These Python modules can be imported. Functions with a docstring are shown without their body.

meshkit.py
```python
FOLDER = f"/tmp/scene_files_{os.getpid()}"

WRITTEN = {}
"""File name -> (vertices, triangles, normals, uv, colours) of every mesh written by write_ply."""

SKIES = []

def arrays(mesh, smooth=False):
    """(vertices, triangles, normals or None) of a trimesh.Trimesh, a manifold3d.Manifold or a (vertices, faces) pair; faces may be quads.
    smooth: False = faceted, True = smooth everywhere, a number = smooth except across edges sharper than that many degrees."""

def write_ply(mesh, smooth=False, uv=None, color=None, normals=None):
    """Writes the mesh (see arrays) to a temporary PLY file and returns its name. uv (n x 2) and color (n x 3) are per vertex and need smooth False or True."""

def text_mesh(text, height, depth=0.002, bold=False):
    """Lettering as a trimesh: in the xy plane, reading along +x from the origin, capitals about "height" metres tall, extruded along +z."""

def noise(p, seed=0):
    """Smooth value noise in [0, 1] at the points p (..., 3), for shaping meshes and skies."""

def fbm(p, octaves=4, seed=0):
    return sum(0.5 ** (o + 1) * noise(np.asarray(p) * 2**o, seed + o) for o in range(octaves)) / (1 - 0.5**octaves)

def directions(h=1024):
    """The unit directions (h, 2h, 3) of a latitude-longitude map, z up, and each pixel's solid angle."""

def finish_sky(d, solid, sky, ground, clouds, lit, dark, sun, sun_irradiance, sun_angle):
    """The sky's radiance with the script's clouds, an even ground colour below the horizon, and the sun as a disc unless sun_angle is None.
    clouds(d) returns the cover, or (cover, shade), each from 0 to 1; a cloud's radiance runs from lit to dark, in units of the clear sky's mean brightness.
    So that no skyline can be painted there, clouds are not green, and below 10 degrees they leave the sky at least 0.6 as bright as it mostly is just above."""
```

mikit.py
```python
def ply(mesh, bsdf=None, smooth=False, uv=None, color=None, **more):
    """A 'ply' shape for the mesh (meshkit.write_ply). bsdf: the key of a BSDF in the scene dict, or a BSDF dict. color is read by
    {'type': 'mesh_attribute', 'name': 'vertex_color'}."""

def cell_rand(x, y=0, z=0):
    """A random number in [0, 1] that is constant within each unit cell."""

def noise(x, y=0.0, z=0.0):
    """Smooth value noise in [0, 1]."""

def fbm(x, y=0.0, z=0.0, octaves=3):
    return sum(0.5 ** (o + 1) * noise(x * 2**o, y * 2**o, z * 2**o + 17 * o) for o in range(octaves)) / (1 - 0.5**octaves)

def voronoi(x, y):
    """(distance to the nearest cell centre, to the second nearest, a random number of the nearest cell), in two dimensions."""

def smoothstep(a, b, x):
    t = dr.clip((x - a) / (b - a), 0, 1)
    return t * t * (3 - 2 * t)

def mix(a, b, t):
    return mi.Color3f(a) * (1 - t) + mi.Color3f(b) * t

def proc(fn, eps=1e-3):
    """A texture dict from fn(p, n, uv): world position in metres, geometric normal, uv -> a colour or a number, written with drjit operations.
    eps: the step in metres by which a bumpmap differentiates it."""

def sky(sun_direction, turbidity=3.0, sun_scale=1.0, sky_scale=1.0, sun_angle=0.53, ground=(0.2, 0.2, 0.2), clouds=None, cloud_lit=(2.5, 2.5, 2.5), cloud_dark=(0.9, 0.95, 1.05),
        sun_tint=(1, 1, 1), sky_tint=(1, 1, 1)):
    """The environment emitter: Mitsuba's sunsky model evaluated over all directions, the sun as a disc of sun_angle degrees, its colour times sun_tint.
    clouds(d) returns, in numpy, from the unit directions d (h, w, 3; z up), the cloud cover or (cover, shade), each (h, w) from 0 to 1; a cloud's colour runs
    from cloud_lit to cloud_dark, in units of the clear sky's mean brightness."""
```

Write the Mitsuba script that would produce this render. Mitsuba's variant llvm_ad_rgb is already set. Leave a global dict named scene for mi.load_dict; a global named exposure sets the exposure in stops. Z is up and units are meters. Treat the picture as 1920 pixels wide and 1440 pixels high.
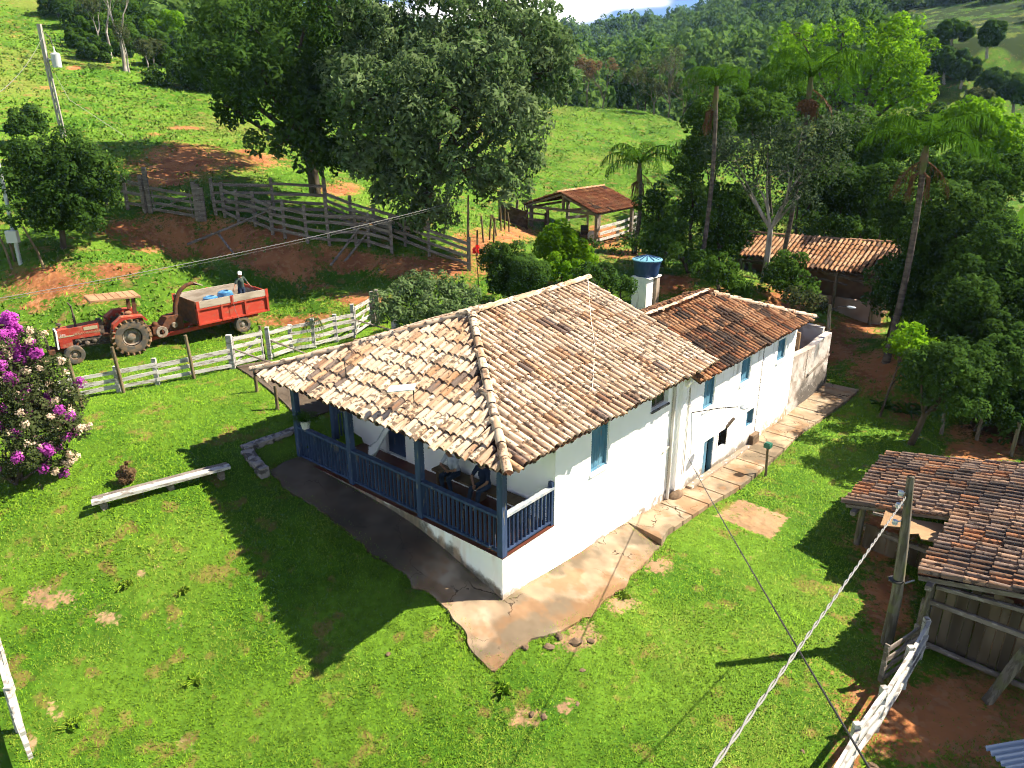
import math, random
import numpy as np, trimesh, manifold3d, shapely
import shapely.geometry as sg
import drjit as dr
import mitsuba as mi
import mikit, meshkit
from mikit import noise, fbm, voronoi, cell_rand, smoothstep, mix
from scipy.interpolate import RBFInterpolator, RegularGridInterpolator
from scipy.ndimage import gaussian_filter
from scipy.spatial import Delaunay

scene, labels = {}, {}
rng = np.random.default_rng(7)
T = mi.ScalarTransform4f

# ---------------------------------------------------------------- camera (a drone about nine metres up), sky, exposure
CAM = np.array([-9.974, -8.837, 8.878])
_p, _y, _r = 0.3582, 0.7098, -0.00176
_F = np.array([math.cos(_p) * math.cos(_y), math.cos(_p) * math.sin(_y), -math.sin(_p)])
_R = np.array([math.sin(_y), -math.cos(_y), 0.0])
_U0 = np.cross(_R, _F)
_U = math.cos(_r) * _U0 - math.sin(_r) * _R
scene['camera'] = {'type': 'perspective', 'fov': 68.808, 'fov_axis': 'x', 'near_clip': 0.1, 'far_clip': 4000.0,
                   'to_world': T().look_at(origin=CAM.tolist(), target=(CAM + _F).tolist(), up=_U.tolist())}
exposure = 3.5
SUN = np.array([0.558, -0.413, 0.719])


def clouds(d):
    az, el = np.arctan2(d[..., 1], d[..., 0]), np.arcsin(np.clip(d[..., 2], -1, 1))
    q = np.stack([np.cos(az) * 7, np.sin(az) * 7, el * 16], -1).reshape(-1, 3)
    n = meshkit.fbm(q).reshape(az.shape)
    n = (n - n.min()) / (n.max() - n.min())
    c = np.clip((n - 0.40 - 0.25 * np.clip((np.degrees(el) - 9) / 20, 0, 1)) / 0.10, 0, 1)     # heaped up towards the horizon
    return c, np.clip((n - 0.7) * 1.2, 0, 0.35)


scene['sky'] = mikit.sky(SUN.tolist(), turbidity=3.0, sky_scale=0.24, sky_tint=(0.72, 0.92, 1.42), clouds=clouds, sun_tint=(0.93, 1.0, 1.10), cloud_lit=(8.0, 8.0, 8.0), cloud_dark=(5.0, 5.1, 5.2))


# ---------------------------------------------------------------- helpers: naming
_count = {}


def key_of(name, parent=None):
    k = (parent + '__' if parent else '') + name
    if k not in scene and k not in labels:
        return k
    i = _count.get(k, 0) + 1
    while '%s_%03d' % (k, i) in scene or '%s_%03d' % (k, i) in labels:
        i += 1
    _count[k] = i
    return '%s_%03d' % (k, i)


def obj(name, mesh, mat, parent=None, smooth=False, kind=None, label=None, **more):
    k = key_of(name, parent)
    scene[k] = mikit.ply(mesh, mat, smooth=smooth, **more)
    if kind or label:
        labels[k] = {**({'label': label} if label else {}), **({'kind': kind} if kind else {})}
    return k


def thing(name, label, cat, group=None):
    k = key_of(name)
    labels[k] = {'label': label, 'category': cat, **({'group': group} if group else {})}
    return k


def tag(k, label, cat, group=None):
    labels[k] = {**labels.get(k, {}), 'label': label, 'category': cat, **({'group': group} if group else {})}


def with_normals(name, v, f, n, mat, parent=None, uv=None, kind=None):
    k = key_of(name, parent)
    path = meshkit.write_ply((v, f), False, uv, None, normals=n)
    scene[k] = {'type': 'ply', 'filename': path, 'face_normals': False, 'bsdf': {'type': 'ref', 'id': mat}}
    if kind:
        labels[k] = {'kind': kind}
    return k


# ---------------------------------------------------------------- helpers: meshes (pairs of vertices, triangles)
def A(m):
    return (np.asarray(m.vertices, float), np.asarray(m.faces, int)) if hasattr(m, 'vertices') else (np.asarray(m[0], float), np.asarray(m[1], int))


def cat(*ms):
    ms = [A(m) for m in (ms[0] if len(ms) == 1 and isinstance(ms[0], list) else ms)]
    off = np.cumsum([0] + [len(m[0]) for m in ms])
    return np.vstack([m[0] for m in ms]), np.vstack([m[1] + o for m, o in zip(ms, off)])


_BV = np.array([[x, y, z] for x in (-.5, .5) for y in (-.5, .5) for z in (-.5, .5)])
_BF = np.array([[0, 1, 3], [0, 3, 2], [4, 6, 7], [4, 7, 5], [0, 4, 5], [0, 5, 1], [2, 3, 7], [2, 7, 6], [0, 2, 6], [0, 6, 4], [1, 5, 7], [1, 7, 3]])


def rz(a):
    c, s = math.cos(a), math.sin(a)
    return np.array([[c, -s, 0], [s, c, 0], [0, 0, 1.0]])


def box(x0, x1, y0, y1, z0, z1):
    return _BV * [x1 - x0, y1 - y0, z1 - z0] + [(x0 + x1) / 2, (y0 + y1) / 2, (z0 + z1) / 2], _BF.copy()


def move(m, t=(0, 0, 0), R=None, s=1.0):
    v, f = A(m)
    v = v * s
    return (v @ R.T if R is not None else v) + np.asarray(t, float), f


def frame(p0, p1, up=(0, 0, 1)):
    p0, p1 = np.asarray(p0, float), np.asarray(p1, float)
    d = p1 - p0
    L = np.linalg.norm(d)
    d = d / L
    s = np.cross(d, up)
    if np.linalg.norm(s) < 1e-6:
        s = np.cross(d, (1, 0, 0))
    s /= np.linalg.norm(s)
    return p0, d, s, np.cross(s, d), L


def bar(p0, p1, w, h, up=(0, 0, 1), jit=0.0):
    """a beam from p0 to p1, w wide across, h along up; jit makes it uneven like sawn wood"""
    p0, d, s, u, L = frame(p0, p1, up)
    n = 4 if jit else 2
    v = []
    for t in np.linspace(0, L, n):
        k = rng.normal(0, jit, 4) if jit else np.zeros(4)
        c = p0 + d * t + s * k[0] + u * k[1]
        for a, b in ((-1, -1), (1, -1), (1, 1), (-1, 1)):
            v.append(c + s * a * (w / 2 + k[2] * .5) + u * b * (h / 2 + k[3] * .5))
    f = [[0, 2, 1], [0, 3, 2]]
    for i in range(n - 1):
        for j in range(4):
            a, b = i * 4 + j, i * 4 + (j + 1) % 4
            f += [[a, b, b + 4], [a, b + 4, a + 4]]
    e = (n - 1) * 4
    f += [[e, e + 1, e + 2], [e, e + 2, e + 3]]
    return np.array(v), np.array(f)


def tube(pts, rad, n=8, caps=True):
    p = np.asarray(pts, float)
    r = np.broadcast_to(np.asarray(rad, float), (len(p),))
    t = np.gradient(p, axis=0)
    t /= np.linalg.norm(t, axis=1, keepdims=True) + 1e-12
    a = np.cross(t, [0.0, 0.0, 1.0] if np.abs(t[:, 2]).mean() < .8 else [1.0, 0, 0])
    a /= np.linalg.norm(a, axis=1, keepdims=True) + 1e-12
    b = np.cross(t, a)
    g = np.arange(n) * 2 * np.pi / n
    v = (p[:, None] + r[:, None, None] * (np.cos(g)[None, :, None] * a[:, None] + np.sin(g)[None, :, None] * b[:, None])).reshape(-1, 3)
    i, j = np.meshgrid(np.arange(len(p) - 1), np.arange(n), indexing='ij')
    q = np.stack([i * n + j, i * n + (j + 1) % n, (i + 1) * n + (j + 1) % n, (i + 1) * n + j], -1).reshape(-1, 4)
    f = np.vstack([q[:, [0, 1, 2]], q[:, [0, 2, 3]]])
    if caps:
        m = len(v)
        v = np.vstack([v, p[:1], p[-1:]])
        k, e = np.arange(n), (len(p) - 1) * n
        f = np.vstack([f, np.stack([(k + 1) % n, k, k * 0 + m], 1), np.stack([e + k, e + (k + 1) % n, k * 0 + m + 1], 1)])
    return v, f


def lathe(prof, n=24, axis='z', at=(0, 0, 0), R=None):
    """prof: (radius, height) pairs, revolved about z"""
    prof = np.asarray(prof, float)
    g = np.arange(n) * 2 * np.pi / n
    v = np.stack([prof[:, None, 0] * np.cos(g), prof[:, None, 0] * np.sin(g), np.repeat(prof[:, 1:2], n, 1)], -1).reshape(-1, 3)
    i, j = np.meshgrid(np.arange(len(prof) - 1), np.arange(n), indexing='ij')
    q = np.stack([i * n + j, i * n + (j + 1) % n, (i + 1) * n + (j + 1) % n, (i + 1) * n + j], -1).reshape(-1, 4)
    return move((v, np.vstack([q[:, [0, 1, 2]], q[:, [0, 2, 3]]])), at, R)


def ball(c, r, sub=2):
    m = trimesh.creation.icosphere(sub)
    return m.vertices * np.broadcast_to(r, 3) + np.asarray(c), m.faces


def prism(poly, h, o=(0, 0, 0), ex=(1, 0, 0), ey=(0, 1, 0)):
    """a shapely polygon (with holes) in the plane ex, ey at o, pushed out by h along ex x ey"""
    m = trimesh.creation.extrude_polygon(poly, h, engine='earcut')
    ex, ey = np.asarray(ex, float), np.asarray(ey, float)
    B = np.stack([ex, ey, np.cross(ex, ey)], 1)
    return m.vertices @ B.T + np.asarray(o, float), m.faces


def sheet(poly, step, hf, skirt=0.0):
    """a triangulated sheet over a polygon; hf(x, y) gives the height; skirt drops the rim"""
    x0, y0, x1, y1 = poly.bounds
    R = np.array(shapely.segmentize(poly.exterior, step).coords)[:-1]
    X, Y = np.meshgrid(np.arange(x0, x1, step), np.arange(y0, y1, step))
    G = np.stack([X.ravel(), Y.ravel()], 1)
    G = G[shapely.contains_xy(poly.buffer(-step * .5), G[:, 0], G[:, 1])]
    P = np.vstack([R, G])
    t = Delaunay(P).simplices
    c = P[t].mean(1)
    t = t[shapely.contains_xy(poly, c[:, 0], c[:, 1])]
    e1, e2 = P[t[:, 1]] - P[t[:, 0]], P[t[:, 2]] - P[t[:, 0]]
    fl = e1[:, 0] * e2[:, 1] - e1[:, 1] * e2[:, 0] < 0
    t[fl] = t[fl][:, ::-1]
    v = np.column_stack([P, hf(P[:, 0], P[:, 1])])
    if skirt:
        n, m = len(R), len(v)
        v = np.vstack([v, v[:n] - [0, 0, skirt]])
        i = np.arange(n)
        j = (i + 1) % n
        t = np.vstack([t, np.stack([i, i + m, j], 1), np.stack([j, i + m, j + m], 1)])
    return v, t
CTRL = np.array([(0,0,-1.1), (2.2,0,-1.32), (5.1,0,-1.42), (7,0,-1.55), (9.3,0,-1.7), (12.35,0,-1.8), (16.5,0,-1.75), (19.4,0,-1.7), (0,0.75,-0.75), (0,1.75,-0.42), (0,2.9,-0.16), (0,5,-0.08), (0,7.3,-0.06), (-0.9,7.3,-0.06), (-1.2,5.2,-0.15), (-1.3,3.4,-0.35), (-1.2,1.7,-0.75), (-3.57,1.64,-1.36), (-3.3,3.39,-1.01), (-2.93,5.25,-0.5), (-2.51,7.41,0.1), (-2.06,9.2,0.55), (0.7,9,0.6), (3,9.3,0.6), (6,9,0.45), (9,8,0.2), (9,5,-0.6), (12,5.5,-0.9), (16,5,-1.4), (19,3,-1.6), (4,-1.2,-1.5), (2.2,-1.4,-1.45), (0,-1.2,-1.3), (-1.4,-0.8,-1.3), (8.6,-1.3,-1.72), (12,-1.3,-1.8), (17,-1.3,-1.78), (8,-3,-1.75), (5,-6.5,-1.9), (1.5,-4,-1.8), (-2,-2,-1.65), (-5,-2,-1.9), (-8,-6,-2.4), (-2,-8,-2.3), (6,-10,-2.2), (14,-8,-2), (13,-4,-1.9), (18,-4,-1.9), (25,-10,-2.2), (40,-20,-3), (-15,-15,-3), (10,-30,-3.5), (-30,0,-3), (-20,20,0), (-7.14,6.77,-1.1), (-7.9,3.71,-1.7), (-6.51,2.16,-1.75), (-4.49,7.59,-0.05), (-5.8,6.91,-0.75), (-4.42,3.62,-1.25), (-5.63,10.95,0.35), (-2.66,14.5,0.5), (-1.42,14.55,0.5), (-0.35,14.24,0.5), (1.91,13.74,0.55), (3.47,13.87,0.5), (6.31,13.91,0.45), (8.62,14.59,0.4), (0.73,18.54,0.35), (-1.11,18.86,0.35), (4.63,18.11,0.18), (8.9,20.21,0.35), (-0.45,23.29,0.6), (-0.35,27.41,1.2), (6.94,17.36,0.3), (10.82,19.18,0.4), (7.36,25.95,0.5), (23.71,1.1,-1.6), (28.17,1.08,-1.6), (19.44,-3.13,-1.75), (16.81,-4.81,-1.85), (19.11,-6.34,-2), (25.95,-4.64,-1.9), (0.39,27.72,2.52), (1.4,26.37,2.43), (2.76,27.5,2.79), (3.68,24.47,2.32), (6.54,24.27,2.64), (7.08,29.54,3.85), (8.62,27.7,3.49), (9.22,25.11,2.94), (10.4,22.05,2.36), (11.6,21.22,2.54), (13.23,18.69,2.23), (14.68,17.4,2.05), (15.23,15.45,1.71), (9.41,19.1,1.66), (11.65,17.4,1.52), (9.3,32.93,4.71), (13.24,33.17,4.99), (13.89,41.83,6.65), (18.46,40.56,6.63), (10.25,47.65,6.85), (4.87,41,5.99), (11.47,59.89,9.52), (19.15,61.36,9.58), (26.64,73.38,12.06), (31.19,65.53,10.18), (25.31,84.73,14.59), (23.71,97.98,16.78), (33.76,108.26,20.5), (44.84,97.91,18.06), (37.72,61.52,10.2), (17.25,20.46,2.71), (23.63,22.58,2.06), (24.93,21.13,1.4), (31.27,19.43,0.02), (28.87,22.65,0.76), (34.55,26.75,1.21), (30.85,16.4,0.15), (47.48,37.8,3.9), (51.57,28.53,3.15), (70.04,47.75,7.65), (75.03,35.78,5.89), (69.29,52.14,8.57), (78.7,45.51,8.22), (22.15,7.42,1.17), (25.29,5.32,0.94), (30.51,2.34,-1.44), (34.72,2.05,-0.78), (35.39,-1.24,0.75), (25.78,-4.61,1.39), (102.34,66.07,6), (105.16,51.53,4), (64.41,20.6,0), (67.18,12.3,0), (59.04,2.88,0), (101.61,35.32,2), (97.46,14.79,6), (137.91,16.28,24), (98.58,79.57,9), (218.67,114.95,22.07), (262.64,116.39,29.84), (272.82,91.31,35.74), (213.64,44.99,25.5), (187.4,23.48,22.72), (128.5,11.8,8.4), (316.84,142.15,41.57), (341.32,182.45,41.28), (270.93,164.35,21.89), (259.17,182.11,20.04), (213.8,77.92,21.93), (283.02,55.61,39.52), (246.56,33.5,34.61), (481.79,259.05,55.52), (462.14,292.34,57.46), (442.06,321.72,52.62), (412.68,358.53,54.15), (361.44,383.15,52.38), (295.49,387.01,48.04), (579.6,368.53,40), (405.66,554.41,40), (452.97,118,85), (404.1,61.49,95), (581.55,91.63,100), (348.19,246.74,28), (283.43,263.03,30), (173.41,161.08,18), (118.44,144.49,20), (98.95,158.9,26), (69.7,174.61,40), (51.34,181.53,42), (143.32,467.08,60), (213.23,438.58,60), (60,-40,-3), (100,-60,0), (200,-150,5), (-60,60,15), (-100,150,30), (-150,0,0), (0,-150,-5)])
# ---------------------------------------------------------------- terrain height (metres, z = 0 is the veranda floor)
_F1 = RBFInterpolator(CTRL[:, :2], CTRL[:, 2], kernel='linear', smoothing=0.02)
_gx, _gy = np.arange(-60, 140.1, 0.5), np.arange(-70, 140.1, 0.5)
_G = gaussian_filter(_F1(np.stack(np.meshgrid(_gx, _gy, indexing='ij'), -1).reshape(-1, 2)).reshape(len(_gx), len(_gy)), 1.2)
_fx, _fy = np.arange(-320, 760.1, 8.0), np.arange(-320, 760.1, 8.0)
_H = gaussian_filter(_F1(np.stack(np.meshgrid(_fx, _fy, indexing='ij'), -1).reshape(-1, 2)).reshape(len(_fx), len(_fy)), 1.0)
_near = RegularGridInterpolator((_gx, _gy), _G, bounds_error=False, fill_value=None)
_far = RegularGridInterpolator((_fx, _fy), _H, bounds_error=False, fill_value=None)


def gz(x, y):
    """ground height at (x, y); arrays or numbers"""
    x, y = np.broadcast_arrays(np.asarray(x, float), np.asarray(y, float))
    p = np.stack([x.ravel(), y.ravel()], -1)
    e = np.minimum(np.minimum(p[:, 0] + 60, 140 - p[:, 0]), np.minimum(p[:, 1] + 70, 140 - p[:, 1])) / 25
    w = np.clip(e, 0, 1)
    q = np.clip(p, [-60, -70], [140, 140])
    h = w * _near(q) + (1 - w) * _far(np.clip(p, -320, 760))
    return h.reshape(x.shape) if x.ndim else float(h[0])
DIRT = [(-6.37,7.10, 1.608,-0.678,-1.763,-1.666, 0.75),
        (-5.74,5.71, 3.450,-1.681,-3.627,-3.361, 0.75),
        (-7.33,4.50, 4.981,-1.952,-2.087,-1.885, 0.70),
        (-6.03,2.04, 3.136,-1.689,-2.220,-1.882, 0.65),
        (-4.79,6.22, 6.940,-3.785,-5.678,-5.994, 0.65),
        (-3.56,3.20, 6.586,-4.506,-7.279,-5.546, 0.60),
        (3.96,-1.51, 1.429,-2.420,-1.429,-1.662, 0.80),
        (-1.70,-2.10, 1.447,-1.751,-2.398,-2.360, 0.80),
        (-1.10,-2.48, 2.143,-2.857,-3.175,-3.175, 0.80),
        (0.59,-1.65, 1.099,-1.538,-1.282,-1.538, 0.90),
        (2.10,-1.66, 1.317,-2.043,-1.505,-1.747, 0.80),
        (-7.83,4.11, 5.827,-2.089,-2.859,-2.749, 0.80),
        (-0.29,0.71, 7.692,-8.392,-7.692,-9.790, 0.40),
        (0.77,26.05, 0.466,-0.210,-0.695,-0.520, 1.00),
        (3.10,25.00, 0.514,-0.244,-0.650,-0.835, 0.90),
        (-0.26,25.20, 0.793,-0.317,-1.808,-1.277, 0.70),
        (1.35,23.96, 0.644,-0.308,-1.648,-1.486, 0.60),
        (6.52,28.29, 0.340,-0.193,-0.229,-0.496, 1.00),
        (8.91,25.66, 0.376,-0.235,-0.436,-0.284, 1.00),
        (9.64,22.29, 0.301,-0.224,-0.451,-0.545, 1.00),
        (11.97,20.08, 0.304,-0.262,-0.917,-0.761, 1.00),
        (7.06,17.51, 0.294,-0.209,-0.994,-0.856, 0.75),
        (9.90,16.80, 0.483,-0.396,-0.811,-0.616, 0.90),
        (9.69,19.58, 0.679,-0.496,-0.810,-0.658, 0.60),
        (13.07,37.00, 0.243,-0.133,-0.076,-0.209, 1.00),
        (9.96,34.20, 0.467,-0.241,-0.190,-0.338, 0.90),
        (16.79,36.04, 0.330,-0.210,-0.031,-0.377, 0.90),
        (18.31,47.13, 0.585,-0.309,-0.135,-0.741, 1.00),
        (15.06,44.94, 1.341,-0.656,-0.562,-0.800, 0.70),
        (17.53,37.81, 0.649,-0.408,-0.063,-1.180, 1.00),
        (12.97,17.41, 0.492,-0.451,-0.547,-0.371, 1.00),
        (14.25,16.24, 0.476,-0.472,-0.375,-0.476, 1.00),
        (18.63,17.93, 0.445,-0.479,-0.035,-0.214, 0.90),
        (25.13,21.09, 0.330,-0.388,0.109,-0.346, 0.95),
        (18.66,29.40, 0.561,-0.435,0.035,-0.463, 0.90),
        (33.15,19.99, 0.258,-0.382,-0.102,-0.157, 0.95),
        (27.52,14.69, 0.344,-0.542,0.012,-0.315, 0.90),
        (21.24,8.31, 0.291,-0.495,-0.628,-0.507, 1.00),
        (21.96,5.89, 0.318,-0.599,-0.556,-0.738, 1.00),
        (23.80,1.16, 0.215,-0.607,-0.249,-0.247, 1.00),
        (27.34,1.36, 0.179,-0.563,-0.173,-0.338, 1.00),
        (21.79,-1.23, 0.214,-0.703,-0.365,-0.088, 1.00),
        (25.78,4.07, 0.173,-0.443,-0.127,-0.749, 1.00),
        (18.96,-3.25, 0.335,-1.215,-0.675,-0.452, 0.80),
        (17.10,-6.05, 0.147,-0.798,-0.431,-0.439, 1.00),
        (18.38,-5.15, 0.318,-1.492,-0.997,-0.874, 0.90),
        (6.36,-6.10, 0.386,-1.403,-0.364,-0.360, 1.00),
        (3.86,-7.82, 0.114,-0.511,-0.534,-0.498, 1.00),
        (9.64,-5.06, 0.298,-1.050,-0.458,-0.448, 1.00),
        (1.63,-6.76, 0.792,-2.395,-1.127,-1.039, 0.80),
        (8.28,-8.29, 0.160,-1.048,-0.391,-0.384, 1.00),
        (21.89,74.01, 1.154,-0.482,0.199,-0.816, 1.00),
        (15.38,63.82, 1.241,-0.475,0.238,-1.155, 0.80),
        (26.60,77.25, 1.340,-0.609,0.213,-1.233, 0.70),
        (24.71,97.65, 0.455,-0.162,0.029,-0.143, 0.35),
        (16.15,20.90, 0.679,-0.614,-0.236,-0.668, 0.80),
        (15.17,22.26, 0.468,-0.393,-0.196,-0.504, 0.80),
        (10.67,23.69, 0.537,-0.381,-0.742,-0.686, 0.90)]
FENCE_LEFT = [(-3.75,15.09,0.41), (-2.57,15.02,0.46), (-1.44,14.62,0.49), (-0.39,14.28,0.50), (1.94,13.80,0.53)]
FENCE_LOGS = [(-2.65,14.33,0.49), (-1.32,14.62,0.49), (0.70,14.10,0.51)]
GATE_A = [(1.94,13.80,0.53), (3.22,13.80,0.50)]
FENCE_MID = [(3.34,13.75,0.50), (4.41,14.04,0.45), (5.25,13.85,0.44), (6.24,13.86,0.43), (7.05,13.82,0.42)]
GATE_B = [(7.05,13.82,0.42), (8.58,14.53,0.46)]
GATE_B_POSTS = [(8.52,14.43,0.45), (8.73,14.41,0.48)]
CORRAL_A = [(9.57,27.82,3.64), (11.77,25.95,3.58), (13.80,24.35,3.42)]
CORRAL_B = [(13.67,24.13,3.37), (13.75,22.22,3.00), (14.17,20.99,2.76), (14.42,18.99,2.37), (14.58,17.47,2.06), (14.96,15.21,1.60)]
CORRAL_C = [(9.78,27.34,3.50), (9.99,26.44,3.29), (10.27,25.36,3.18), (10.36,24.03,2.91), (10.60,23.38,2.80), (11.12,22.31,2.61), (11.77,21.46,2.49), (12.76,20.69,2.42), (13.15,20.20,2.37), (13.41,18.82,2.16)]
CORRAL_D = [(5.23,33.15,4.38), (5.91,31.73,4.16), (6.45,30.63,3.98), (6.93,29.87,3.84)]
CORRAL_GATE = [(7.16,29.73,3.83), (8.64,28.01,3.43)]
CORRAL_POSTS = [(7.03,29.94,3.88), (7.15,29.71,3.81), (8.66,27.96,3.41), (8.80,27.85,3.40), (8.92,27.79,3.42)]
WIRE_POSTS = [(14.93,15.24,1.60), (16.69,16.30,1.89), (18.88,17.89,2.08), (19.77,18.32,2.06), (19.52,17.79,2.00), (21.62,19.40,1.94), (23.94,21.13,1.69), (25.99,22.66,1.45), (25.28,21.65,1.44), (30.12,25.24,1.25), (29.41,24.17,1.07), (32.46,26.32,1.27), (30.80,24.70,1.04)]
BR_FENCE = [(1.40,-6.83,-2.06), (2.56,-6.94,-2.03), (3.99,-7.02,-1.99), (5.09,-7.05,-1.97)]
BR_GATE = [(3.65,-6.66,-1.97), (4.88,-7.00,-1.96)]
BL_FENCE = [(-7.66,6.88,-1.09), (-7.60,5.99,-1.27), (-7.69,5.43,-1.39), (-7.86,4.52,-1.56), (-7.98,3.49,-1.72)]
LAWN_BENCH = [(-4.82,8.44,-0.02), (-1.84,7.45,0.07)]
RIGHT_POLE = [(5.09,-6.42,-1.92)]
LAMP_POST = [(10.61,-1.40,-1.79)]
METER_POLE = [(0.53,28.20,2.44)]
METER_STICKS = [(0.20,28.29,2.29), (1.07,27.03,2.35), (0.46,28.60,2.51)]
CONC_POLE = [(9.78,46.40,6.76)]
SHED_FENCE = [(30.67,18.81,0.14), (34.25,19.98,0.18), (36.78,20.24,0.33)]
SHED_PEN = [(31.05,25.25,1.14), (29.60,23.10,0.80), (33.31,24.27,0.80)]
SHED_WHITE = [(34.21,24.23,0.77), (35.62,24.41,0.83)]
TRACTOR = [(0.72,18.50,0.36), (-1.11,18.85,0.35)]
TRAILER = [(4.51,17.91,0.25)]
LOOSE_POLES = [(7.57,27.24,2.35), (10.87,24.41,3.13), (8.81,26.47,2.64), (8.13,23.91,2.21), (11.06,20.54,1.69), (13.36,20.52,2.52)]
STONES = [(0.17,-1.38,-1.38), (0.32,-1.70,-1.44), (0.58,-1.89,-1.47), (-0.57,-1.09,-1.33), (-0.21,-1.42,-1.38), (-0.84,-2.59,-1.64), (-1.62,-2.12,-1.61), (-1.50,-2.31,-1.64), (-0.16,-2.21,-1.54), (-2.56,0.75,-1.23), (1.70,-7.15,-2.08), (1.18,-6.11,-2.01)]
DRY_BUSH = [(-3.76,8.83,0.25)]
WING_POST = [(19.94,0.09,-1.63)]
BANANA = [(32.92,-3.82,-0.64), (33.23,-2.97,-0.43), (32.67,-4.66,-0.84)]
STREAK_POST = [(1.11,10.95,0.66), (0.82,9.41,0.58)]
RIGHT_POSTS = [(18.13,-5.70,-1.95), (17.63,-6.81,-2.02), (17.70,-4.71,-1.90)]
GROUND_PLANTS = [(18.72,-2.58,-1.78), (18.73,-3.31,-1.80), (19.23,-3.72,-1.74)]
CORNER_SHEET = [(3.47,-8.99,-2.18)]
STEP_WALL = [(-1.02,8.32,0.28), (-1.22,7.12,-0.00), (0.37,8.27,0.32)]
PATH_STRIP = [(1.69,13.26,0.57), (2.35,13.38,0.55), (2.54,12.08,0.61), (1.24,8.99,0.53), (0.43,8.59,0.41), (1.09,10.98,0.66)]
T_BIG = ((17.03,20.67,2.73), [(16.74,20.93,10.96,3.14,2.29), (19.17,18.56,12.16,2.86,2.00), (20.03,16.07,11.85,2.23,1.67), (20.76,15.17,10.20,1.53,1.67), (12.76,19.08,9.00,1.93,1.93), (15.55,16.55,8.77,3.08,2.18), (16.59,13.96,8.22,1.87,1.50), (13.92,18.09,6.84,2.19,1.80), (15.12,15.56,6.07,2.13,1.50), (16.93,15.08,5.38,1.55,1.42), (13.58,18.39,5.19,1.55,1.16), (15.24,18.25,3.94,1.60,1.33), (16.30,22.63,12.68,2.35,1.76), (21.90,18.51,13.54,2.41,1.51), (18.84,20.33,14.12,2.95,1.62), (13.06,20.12,6.45,1.59,1.45), (15.40,18.10,9.23,2.64,2.11), (14.02,21.91,9.96,1.95,1.95), (17.38,16.08,10.37,2.38,1.85), (18.59,14.68,6.39,1.06,1.06), (15.11,19.71,3.04,1.10,0.82), (22.49,16.20,11.51,1.17,1.17)])
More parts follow.
